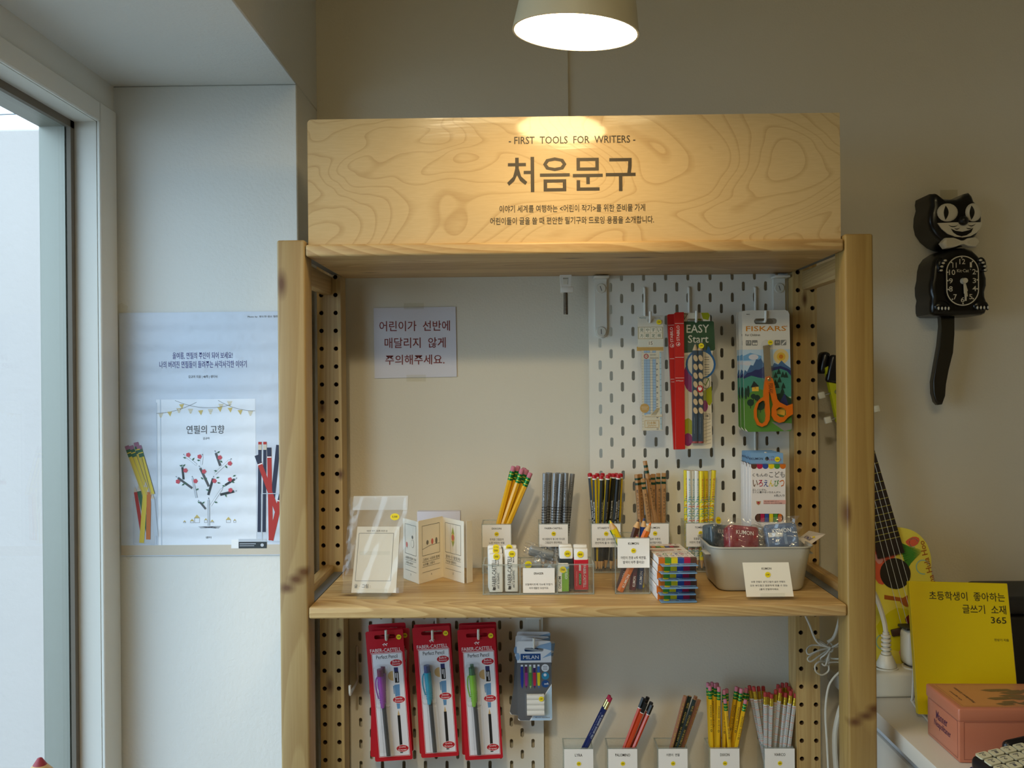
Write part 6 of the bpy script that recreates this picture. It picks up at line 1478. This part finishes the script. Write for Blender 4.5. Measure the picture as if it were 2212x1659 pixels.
# ================================================================ counter beside the shelving
CZ = 1.041; CX = 0.484
ct = thing('counter', 'white counter with a thick overhanging top beside the shelving unit', 'counter', (CX, -.9, 0))
CTM = M('counter_white', (214, 206, 192), .4)
b = MB(); b.box(0, 1.5, -.2, WY + .899, CZ - .025, CZ, 0, .0012, 2); b.obj('worktop', CTM, ct)
b = MB(); b.box(.03, 1.45, -.15, WY + .88, 0, CZ - .025); b.obj('cabinet_body', M('counter_side', (196, 198, 200), .5), ct)
b = MB(); b.box(.024, .031, WY + .55, WY + .86, .08, CZ - .06, 0, .002); b.obj('side_panel', CTM, ct)
CZ += .0004
# --- yellow book on a white wire stand
q0 = PZ(1975.5, 1555, CZ)
def zy(x, y): return (1720 + x / 3.26, 1150 + y / 3.26)
kb_ = .148 / 648
bkr = thing('yellow_book', 'bright yellow paperback book standing open-faced on the white counter', 'book', (q0.x + .006, q0.y, CZ + .0088), (math.radians(-13), 0, math.radians(-8)))
bkr['label'] = 'bright yellow paperback book leaning on a wire stand on the white counter'
b = MB().cal(0, 928, kb_)   # local: u 0..648 across, v 0..928 down
b.box(0, .148, 0, .0135, 0, .2030, 0, .0008, 1)
y = -.0003
for tx, r in (('초등학생이  좋아하는', (128, 105, 622, 165)), ('글쓰기  소재', (340, 190, 622, 250)), ('365', (518, 268, 618, 312)), ('민상기 지음', (530, 412, 622, 430))): b.t(tx, *r, y, 1)
b.obj('cover', [M('book_yellow', (226, 198, 0), .4), M('book_ink', (50, 46, 16), .5)], bkr)
b = MB(); b.box(.003, .1465, .0016, .0119, -.0004, .001); b.box(.1478, .1484, .0016, .0119, .002, .201); b.obj('page_block', CREAM, bkr)
sd = thing('book_stand', 'white bent wire stand propping up the yellow book', 'stand', (q0.x, q0.y, CZ))
b = MB(); R_ = bkr.rotation_euler.to_matrix()
for xx in (.018, .125):
    b.tube(smooth_path([(xx, -.012, .012), (xx, -.013, .003), (xx, .0, .0024), (xx, .075, .0024), (xx, .072, .02), (xx + .002, .060, .145)], 5), .0022, 8)
b.tube([(.018, .073, .0028), (.125, .073, .0028)], .0022, 8); b.tube([(.018 + .002, .0603, .144), (.125 + .002, .0603, .144)], .0022, 8)
b.obj('wire_frame', M('wire_white', (206, 204, 196), .4), sd); sd.rotation_euler = (0, 0, math.radians(-8))
# --- pink biscuit tin
p0 = PZ(2073, 1648.5, CZ); p1 = PZ(1994, 1585.6, CZ)
tn = thing('biscuit_tin', 'salmon pink lidded tin box with dark printed lettering on the counter', 'tin', (p0.x, p0.y, CZ), (0, 0, math.radians(-1)))
TWd, TDp, TH_ = .235, (p1.y - p0.y), .066
TP = M('tin_pink', (186, 112, 84), .35, coat=.2); TL = M('tin_line', (150, 84, 70), .4); TI = M('tin_violet', (74, 34, 66), .4); TC = M('tin_picture', (122, 96, 62), .5); TB = M('tin_lidtop', (204, 136, 90), .35)
b = MB(); b.box(0, TWd, 0, TDp, 0, TH_, 0, .002, 2); y = -.0003
for a in ((.006, .0045, .2, .0051), (.006, .056, .2, .0566), (.006, .0045, .0066, .0566)): b.poly([(a[0], a[1]), (a[2], a[1]), (a[2], a[3]), (a[0], a[3])], y, 1)
b.T('Manner', .100, .165, .024, .042, y, 2); b.T('Neapolitaner', .092, .178, .006, .021, y, 2)
b.X = Matrix.Rotation(-PI / 2, 4, 'Z') @ Matrix.Translation((-TDp, 0, 0))
b.X = Matrix(((0, 1, 0, 0), (-1, 0, 0, TDp), (0, 0, 1, 0), (0, 0, 0, 1)))
for a in ((.005, .0045, TDp - .005, .0051), (.005, .056, TDp - .005, .0566), (.005, .0045, .0056, .0566), (TDp - .0056, .0045, TDp - .005, .0566)): b.poly([(a[0], a[1]), (a[2], a[1]), (a[2], a[3]), (a[0], a[3])], y, 1)
b.T('Manner', .030, .066, .035, .047, y, 2); b.T('Neapolitaner', .024, .076, .021, .033, y, 2)
b.obj('tin_body', [TP, TL, TI], tn)
b = MB(); b.box(-.0016, TWd + .0016, -.0016, TDp + .0016, TH_ - .009, TH_ + .010, 0, .003, 3)
def top(pts, m, e=0): b.add([(x, y_, TH_ + .0103 + e) for x, y_ in pts], [tuple(range(len(pts)))], m)
top([(.006, .005), (TWd - .006, .005), (TWd - .006, TDp - .005), (.006, TDp - .005)], 1, -.0001)
for a in ((.009, .008, TWd - .009, .0085), (.009, TDp - .0085, TWd - .009, TDp - .008), (.009, .008, .0095, TDp - .008)): top([(a[0], a[1]), (a[2], a[1]), (a[2], a[3]), (a[0], a[3])], 2)
rnd = random.Random(4)
for i in range(24):
    cx_, cy_ = .075 + .010 * (i // 3) + rnd.uniform(-.008, .008), .022 + (i % 3) * .022 + rnd.uniform(-.008, .008); w_ = rnd.uniform(.008, .022)
    top([(cx_ - w_, cy_), (cx_ - w_ * .3, cy_ - .006), (cx_ + w_, cy_ - .003), (cx_ + w_ * .7, cy_ + .006), (cx_ - w_ * .5, cy_ + .004)], 3, .00004 * (i % 5 + 1))
for s_, x0_, y0_, x1_, y1_ in (('Neapolitaner Schnitten', .028, .020, .034, .082), ('Original', .016, .030, .020, .066)):
    v, f, a0, a1, b0, b1 = textmesh(s_); b.add([(x1_ - (q[1] - b0) / (b1 - b0) * (x1_ - x0_), y0_ + (q[0] - a0) / (a1 - a0) * (y1_ - y0_), TH_ + .0105) for q in v], f, 4)
b.obj('lid', [TP, TB, TL, TC, TI], tn)
# --- card terminal
q0 = PZ(2092, 1645, CZ + .018)
te = thing('card_terminal', 'black handheld card terminal with pale keys in front of the pink tin', 'card terminal', (q0.x + .002, q0.y - .055, CZ), (math.radians(6), math.radians(-7), math.radians(11)))
te.location.z = CZ + .002
b = MB(); b.box(0, .165, -.045, .042, 0, .030, 0, .010, 4); b.obj('terminal_body', M('terminal_black', (22, 18, 22), .3), te)
b = MB(); b.box(-.0004, .1654, -.0454, .0424, .006, .011, 0, .004, 2); b.obj('blue_band', M('terminal_blue', (30, 36, 140), .35), te)
KP = M('key_pale', (206, 200, 168), .5)
for r in range(4):
    for c in range(5):
        m_ = KP if r < 3 else (M('key_green', (50, 110, 46), .5), M('key_green', (50, 110, 46)), M('key_amber', (206, 150, 40), .5), M('key_red', (120, 34, 36), .5), KP)[c]
        b = MB(); b.prism(rr(-.0082, .0082, -.0066, .0066, .0025, 3), -.0022, 0, 0); b.T('%d' % ((r * 5 + c) % 10), -.002, .002, -.003, .002, -.0024, 1); b.rq
        b.poly([(-.004, .0032), (.004, .0032), (.004, .0046), (-.004, .0046)], -.0023, 1)
        for i, v in enumerate(b.v): b.v[i] = Vector((v.x, v.z, -v.y))
        b.obj('key', [m_, INKG], te, (.014 + c * .0185, .030 - r * .0162, .0299))
b = MB(); b.box(.112, .158, -.034, .034, .0295, .0306, 0, .0004, 1); b.obj('display', M('lcd_olive', (54, 58, 24), .2), te)
b = MB(); b.box(.055, .105, .038, .052, .010, .034, 0, .008, 4); b.obj('paper_hump', M('terminal_black'), te)
# --- black receipt printer at the back
q0 = PZ(2168, 1447, CZ)
pr_ = thing('receipt_printer', 'black boxy receipt printer at the back of the counter', 'printer', (q0.x, q0.y - .11, CZ))
pr_.location.y = .19
x_ = P(2168, 1400, .19).x; pr_.location.x = x_
b = MB(); b.box(0, .19, 0, .135, 0, .128, 0, .006, 3); b.obj('printer_body', M('printer_black', (26, 24, 24), .45), pr_)
b = MB(); b.box(-.001, .191, -.001, .136, .128, .160, 0, .012, 4); b.obj('top_cover', M('printer_cover', (34, 34, 36), .5), pr_)
# --- cables
CBL = M('cable_white', (206, 202, 188), .5)
def cable(name, label, pts, r, mt, k=6, g=None):
    pts = [Vector(p) for p in pts]; c0 = pts[0].copy(); b = MB(); b.tube(smooth_path([p - c0 for p in pts], k), r, 8)
    o = b.obj(name, mt, None, c0); tag(o, label, 'cable', g); return o
cable('power_cable', 'black cable looping down behind the receipt printer onto the counter', [P(2100, 1340, .25), P(2156, 1352, .14), P(2184, 1372, .14), P(2182, 1400, .14), (P(2178, 1420, .14).x, .14, CZ + .02), (P(2182, 1437, .14).x, .14, CZ + .004), (P(2215, 1450, .15).x, .12, CZ + .004)], .0035, M('cable_black', (20, 20, 20), .45))
cable('power_cable', 'pale cable lying on the counter behind the yellow book', [(P(2130, 1405, .24).x, .27, CZ + .06), (P(2142, 1415, .24).x, .25, CZ + .035), (P(2145, 1445, .2).x, .20, CZ + .005), (P(2160, 1465, .13).x, .12, CZ + .0034), (P(2190, 1470, .10).x + .02, .085, CZ + .0034)], .003, CBL)
# --- white power strip with plug and adapter
q0 = PZ(1898, 1510, CZ); q1 = PZ(1990, 1506, CZ)
ps = thing('power_strip', 'white power strip lying on the counter behind the yellow book', 'power strip', (q0.x - .02, q0.y + .002, CZ), (0, 0, math.radians(2)))
PW = M('plastic_white', (206, 202, 188), .4)
b = MB(); b.box(0, .155, 0, .055, 0, .042, 0, .006, 3); b.obj('strip_body', PW, ps)
for cx_ in (.045, .095, .135):
    b = MB(); b.lathe([(.0205, 0), (.0205, .0025), (.0175, .0025), (.0175, .0006)], 24, 0, (cx_, .0275, .042)); b.lathe([(.0175, .0006), (.0001, .0006)], 24, 0, (cx_, .0275, .042)); b.obj('socket_ring', PW, ps)
sx = q0.x - .02; syy = q0.y + .0295
pg = thing('mains_plug', 'white ribbed mains plug standing in the power strip', 'plug', (sx + .045, syy, CZ + .0449))
b = MB(); b.lathe([(.0165, 0), (.0165, .004), (.013, .012), (.0095, .020)], 20, 0, cap1=True); b.obj('plug_body', PW, pg)
b = MB()
for i in range(5): b.lathe([(.0062, 0), (.0082, .0012), (.0082, .0042), (.0062, .0054)], 14, 0, (0, 0, .020 + i * .0072))
b.lathe([(.0055, .018), (.0055, .058)], 12, 0); b.obj('strain_relief', PW, pg)
b = MB(); b.tube(smooth_path([(0, 0, .056), (-.002, .002, .075), (-.010, .004, .105), (-.022, .004, .13), (-.040, .002, .14)], 6), .0042, 8); b.obj('lead_wire', PW, pg)
ad = thing('power_adapter', 'white rounded power adapter plugged in between strip and yellow book', 'adapter', (sx + .095, syy + .012, CZ + .0449), (0, 0, .1))
b = MB(); b.box(-.0185, .0185, -.020, .014, 0, .062, 0, .010, 4); b.obj('adapter_body', PW, ad)
b = MB(); b.box(-.0205, .018, -.018, .012, .0622, .0665, 0, .001, 1); b.obj('top_label', M('adapter_dark', (40, 38, 34), .5), ad)
# --- ukulele leaning on the wall
def zu(x, y): return (1720 + x / 2.9634, 740 + y / 2.9634)
Ybt, Ytp = .262, .312
ut = P(1790, 790, Ytp); ub = P(1962, 1500, Ybt)
ub.z = CZ + .026
d_ = (ut - ub); UL = d_.length; zax = d_.normalized(); xax = (Vector((1, 0, 0)) - zax * zax.x).normalized(); yax = zax.cross(xax)
uk = thing('ukulele', 'yellow printed ukulele leaning on the wall behind the shelving post', 'ukulele', ub)
uk.rotation_mode = 'QUATERNION'; uk.rotation_quaternion = Matrix((xax, yax, zax)).transposed().to_quaternion()
b = MB()
half = [(0, 0), (.045, .002), (.075, .018), (.088, .05), (.086, .085), (.072, .115), (.062, .138), (.062, .158), (.068, .182), (.066, .208), (.052, .23), (.028, .243), (0, .246)]
sm_ = [(p.x, p.z) for p in smooth_path([(a, 0, c) for a, c in half], 4)]
outl = sm_ + [(-x, z) for x, z in sm_[-2:0:-1]]
b.prism(outl, -.052, 0, 0, ms=1); y = -.0523
# generic tropical print: leaves, pink blobs, swirls, small guitar
def bl(cx_, cz_, rx_, rz_, m, e=0, n=14, ph=0): b.poly([(cx_ + rx_ * math.cos(a) * (1 + .12 * math.sin(3 * a + ph)), cz_ + rz_ * math.sin(a) * (1 + .12 * math.sin(2 * a + ph))) for a in [q * 2 * PI / n for q in range(n)]], y - e, m)
bl(-.005, .215, .028, .024, 2, .0001); bl(-.022, .18, .018, .025, 2, .0001); bl(.044, .214, .012, .008, 2, .0001); bl(-.02, .20, .008, .010, 3, .0002); bl(-.012, .165, .012, .008, 3, .0002)
for i in range(12):
    a = -1.2 + i * .22; b.poly([(.022, .218 - i * .004), (.022 + .034 * math.cos(a), .220 - i * .0045 + .012 * math.sin(a)), (.020, .212 - i * .004)][::-1], y - .0003, 4)
for cx_, cz_, r_ in ((.050, .168, .013), (.045, .212, .008), (-.05, .06, .014), (.055, .06, .012), (.03, .125, .010)):
    pts = [(cx_ + r_ * math.cos(a), cz_ + r_ * math.sin(a)) for a in [q * PI / 10 for q in range(16)]]
    for i in range(15): b.poly([pts[i], pts[i + 1], (cx_ + (pts[i + 1][0] - cx_) * .84, cz_ + (pts[i + 1][1] - cz_) * .84), (cx_ + (pts[i][0] - cx_) * .84, cz_ + (pts[i][1] - cz_) * .84)], y - .0001, 5)
bl(.012, .118, .016, .010, 6, .0002); bl(.032, .105, .012, .009, 6, .0002); b.poly([(-.03, .13), (.002, .118), (.004, .124), (-.028, .137)], y - .0003, 6); bl(.022, .112, .005, .004, 9, .0004)
bl(-.02, .075, .035, .035, 7, .0001); bl(.03, .05, .03, .03, 7, .0001); bl(.012, .085, .016, .013, 8, .0003); bl(-.015, .03, .014, .02, 3, .0003); bl(.01, .02, .02, .016, 2, .0004)
b.T('Aloha Hula Hoo', .0535, .0635, .118, .212, y - .0003, 6, up=True)
b.poly(circ(0, .168, .0265, 28), y - .0005, 9)
b.obj('body', [M('uke_yellow', (222, 204, 74), .35, coat=.4), M('uke_side', (200, 180, 50), .4), M('uke_salmon', (214, 92, 62), .45), M('uke_pinkish', (206, 140, 130), .45), M('uke_leaf', (66, 130, 40), .45), M('uke_swirl', (150, 180, 150), .45), M('uke_brown', (160, 84, 26), .45), M('uke_sun', (206, 190, 10), .45), M('uke_maroon', (110, 20, 24), .45), M('uke_hole', (34, 26, 12), .6)], uk)
b = MB(); NZ0, NZ1 = .200, UL - .130
b.prism([(-.0235, NZ0), (.0235, NZ0), (.0182, NZ1), (-.0182, NZ1)], -.0575, -.0525, 0)
for i in range(13):
    z = NZ1 - (NZ1 - .06) * (1 - 2 ** (-(i + 1) / 12)); w_ = .0182 + (.0235 - .0182) * (NZ1 - z) / (NZ1 - NZ0)
    if z > NZ0 + .004: b.box(-w_, w_, -.0586, -.0574, z - .0006, z + .0006, 1)
b.prism([(-.016, .235), (.016, .235), (.014, NZ1), (-.014, NZ1)], -.0525, -.036, 2)
b.obj('neck', [M('uke_fretboard', (36, 24, 18), .45), M('fret_brass', (190, 180, 90), .3, .8), M('uke_neck', (150, 130, 40), .45)], uk)
b = MB(); b.prism([(-.0182, NZ1), (.0182, NZ1), (.030, NZ1 + .03), (.026, UL - .004), (.012, UL), (-.012, UL), (-.026, UL - .004), (-.030, NZ1 + .03)], -.055, -.043, 0); hs = b.obj('headstock', M('uke_head', (190, 184, 20), .4), uk)
for sx_ in (-1, 1):
    for zz_ in (NZ1 + .035, NZ1 + .080):
        b = MB(); b.cone((sx_ * .018, -.062, zz_), (sx_ * .018, -.055, zz_), .0028, .0042, 12, 0); b.cone((sx_ * .024, -.049, zz_), (sx_ * .038, -.049, zz_), .002, .002, 8, 0); b.box(sx_ * .044 - .006, sx_ * .044 + .006, -.0525, -.0455, zz_ - .006, zz_ + .006, 1, .002); b.obj('tuning_peg', [M('peg_chrome', (170, 168, 160), .25, .9), M('peg_cream', (214, 204, 176), .4)], hs)
for i in range(4):
    x0_ = (-1.5 + i) * .0105; x1_ = (-1.5 + i) * .0078; b = MB(); b.tube([(x0_, -.0605, .075), (x1_, -.0595, NZ1), (x1_ * 1.5, -.058, NZ1 + .04)], .0004, 5); b.obj('string', M('uke_string', (196, 196, 186), .3), uk)
b = MB(); b.box(-.034, .034, -.0585, -.0524, .066, .078, 0, .0015); b.obj('bridge', M('uke_bridge', (60, 36, 22), .5), uk)
q = P(1805, 800, .262)
tu_ = thing('clip_tuner', 'black clip-on tuner gripping the ukulele headstock', 'tuner', q, (0, .2, 0))
b = MB(); b.box(-.016, .026, -.012, .002, -.024, .026, 0, .005, 3); b.obj('display_head', M('tuner_black', (18, 16, 16), .25), tu_)
b = MB(); b.box(-.028, -.012, 0, .03, -.010, .030, 0, .007, 3); b.obj('clip_jaw', M('tuner_black'), tu_)
# --- tied bundle of white flex behind the post
def zc_(x, y, Y=.19): return P(1730 + x / 10.37, 1320 + y / 10.37, Y)
fb = zc_(660, 810); fx = thing('tied_flex', 'coiled bundle of thin white flex tied behind the open shelving post', 'cable', fb)
b = MB()
for lp_ in ([(100, 100), (200, 320), (300, 580), (400, 720), (560, 790), (660, 810)], [(870, 150), (800, 430), (720, 610), (600, 690)]):
    b.tube(smooth_path([zc_(*p, .185) - fb for p in lp_], 6), .0026 if lp_[0][0] > 500 else .0019, 8)
for j, lp_ in enumerate(([(660, 820), (420, 770), (230, 770), (130, 870), (180, 970), (400, 880), (650, 820)], [(650, 830), (380, 900), (160, 1050), (220, 1130), (420, 1000), (660, 840)], [(660, 830), (560, 960), (440, 1060), (500, 1110), (620, 1020), (660, 840)],
           [(660, 830), (620, 1130), (620, 1330), (480, 1430), (340, 1360), (320, 1220), (420, 1130), (560, 1120), (650, 900)], [(660, 820), (400, 640), (390, 680), (560, 780), (660, 820)], [(660, 820), (800, 760), (920, 650), (960, 700), (800, 800), (660, 820)], [(660, 810), (820, 740), (980, 620), (1020, 720), (760, 800)], [(660, 830), (650, 1030), (800, 1070), (940, 1040), (980, 960), (860, 930)], [(660, 830), (560, 1200), (480, 1180), (560, 1210), (640, 1180), (660, 900)], [(600, 1150), (900, 1140), (1000, 1180)])):
    b.tube(smooth_path([zc_(p[0], p[1], .19 + .006 * math.sin(j * 2 + i)) - fb for i, p in enumerate(lp_)], 6), .0014, 6)
b.obj('loop', CBL, fx)
b = MB(); b.tube(smooth_path([Vector((.004 * math.cos(a), .004 * math.sin(a), .006 * math.sin(a))) for a in [i * PI / 6 for i in range(13)]], 2), .0016, 6); b.obj('twist_tie', CBL, fx)
cable('hanging_cable', 'thin white cable curving down between the post and the counter side', [P(1822, 1444, .2), P(1800, 1465, .2), P(1788, 1490, .2), P(1783, 1540, .2), P(1786, 1600, .2), P(1790, 1680, .2)], .0018, CBL)
cable('hanging_cable', 'thicker white cable hanging down beside the white counter side', [P(1826, 1500, .21), P(1812, 1540, .21), P(1803, 1590, .21), P(1806, 1660, .21), P(1815, 1720, .21)], .0042, CBL)

# ================================================================ big wooden pencil by the window
q = P(86, 1636, -.17)
gp = thing('giant_pencil', 'giant wooden pencil post with red tip standing by the window', 'decoration', (q.x, q.y, 0))
hgt = q.z; b = MB(); R = .032
b.cone((0, 0, 0), (0, 0, hgt - .036), R, R, 6, 0, True, False); b.obj('barrel', M('giant_red', (150, 40, 44), .45), gp)
b = MB(); b.lathe([(R * .98, hgt - .036), (.0085, hgt - .0095)], 28, 0); b.obj('sharpened_cone', pine('giant_wood', 2, (214, 176, 120), (176, 130, 74), rings=4), gp)
b = MB(); b.lathe([(.0086, hgt - .0097), (.003, hgt - .001), (.0004, hgt)], 20, 0, cap1=True); b.obj('red_tip', M('tip_red', (140, 26, 40), .5), gp)
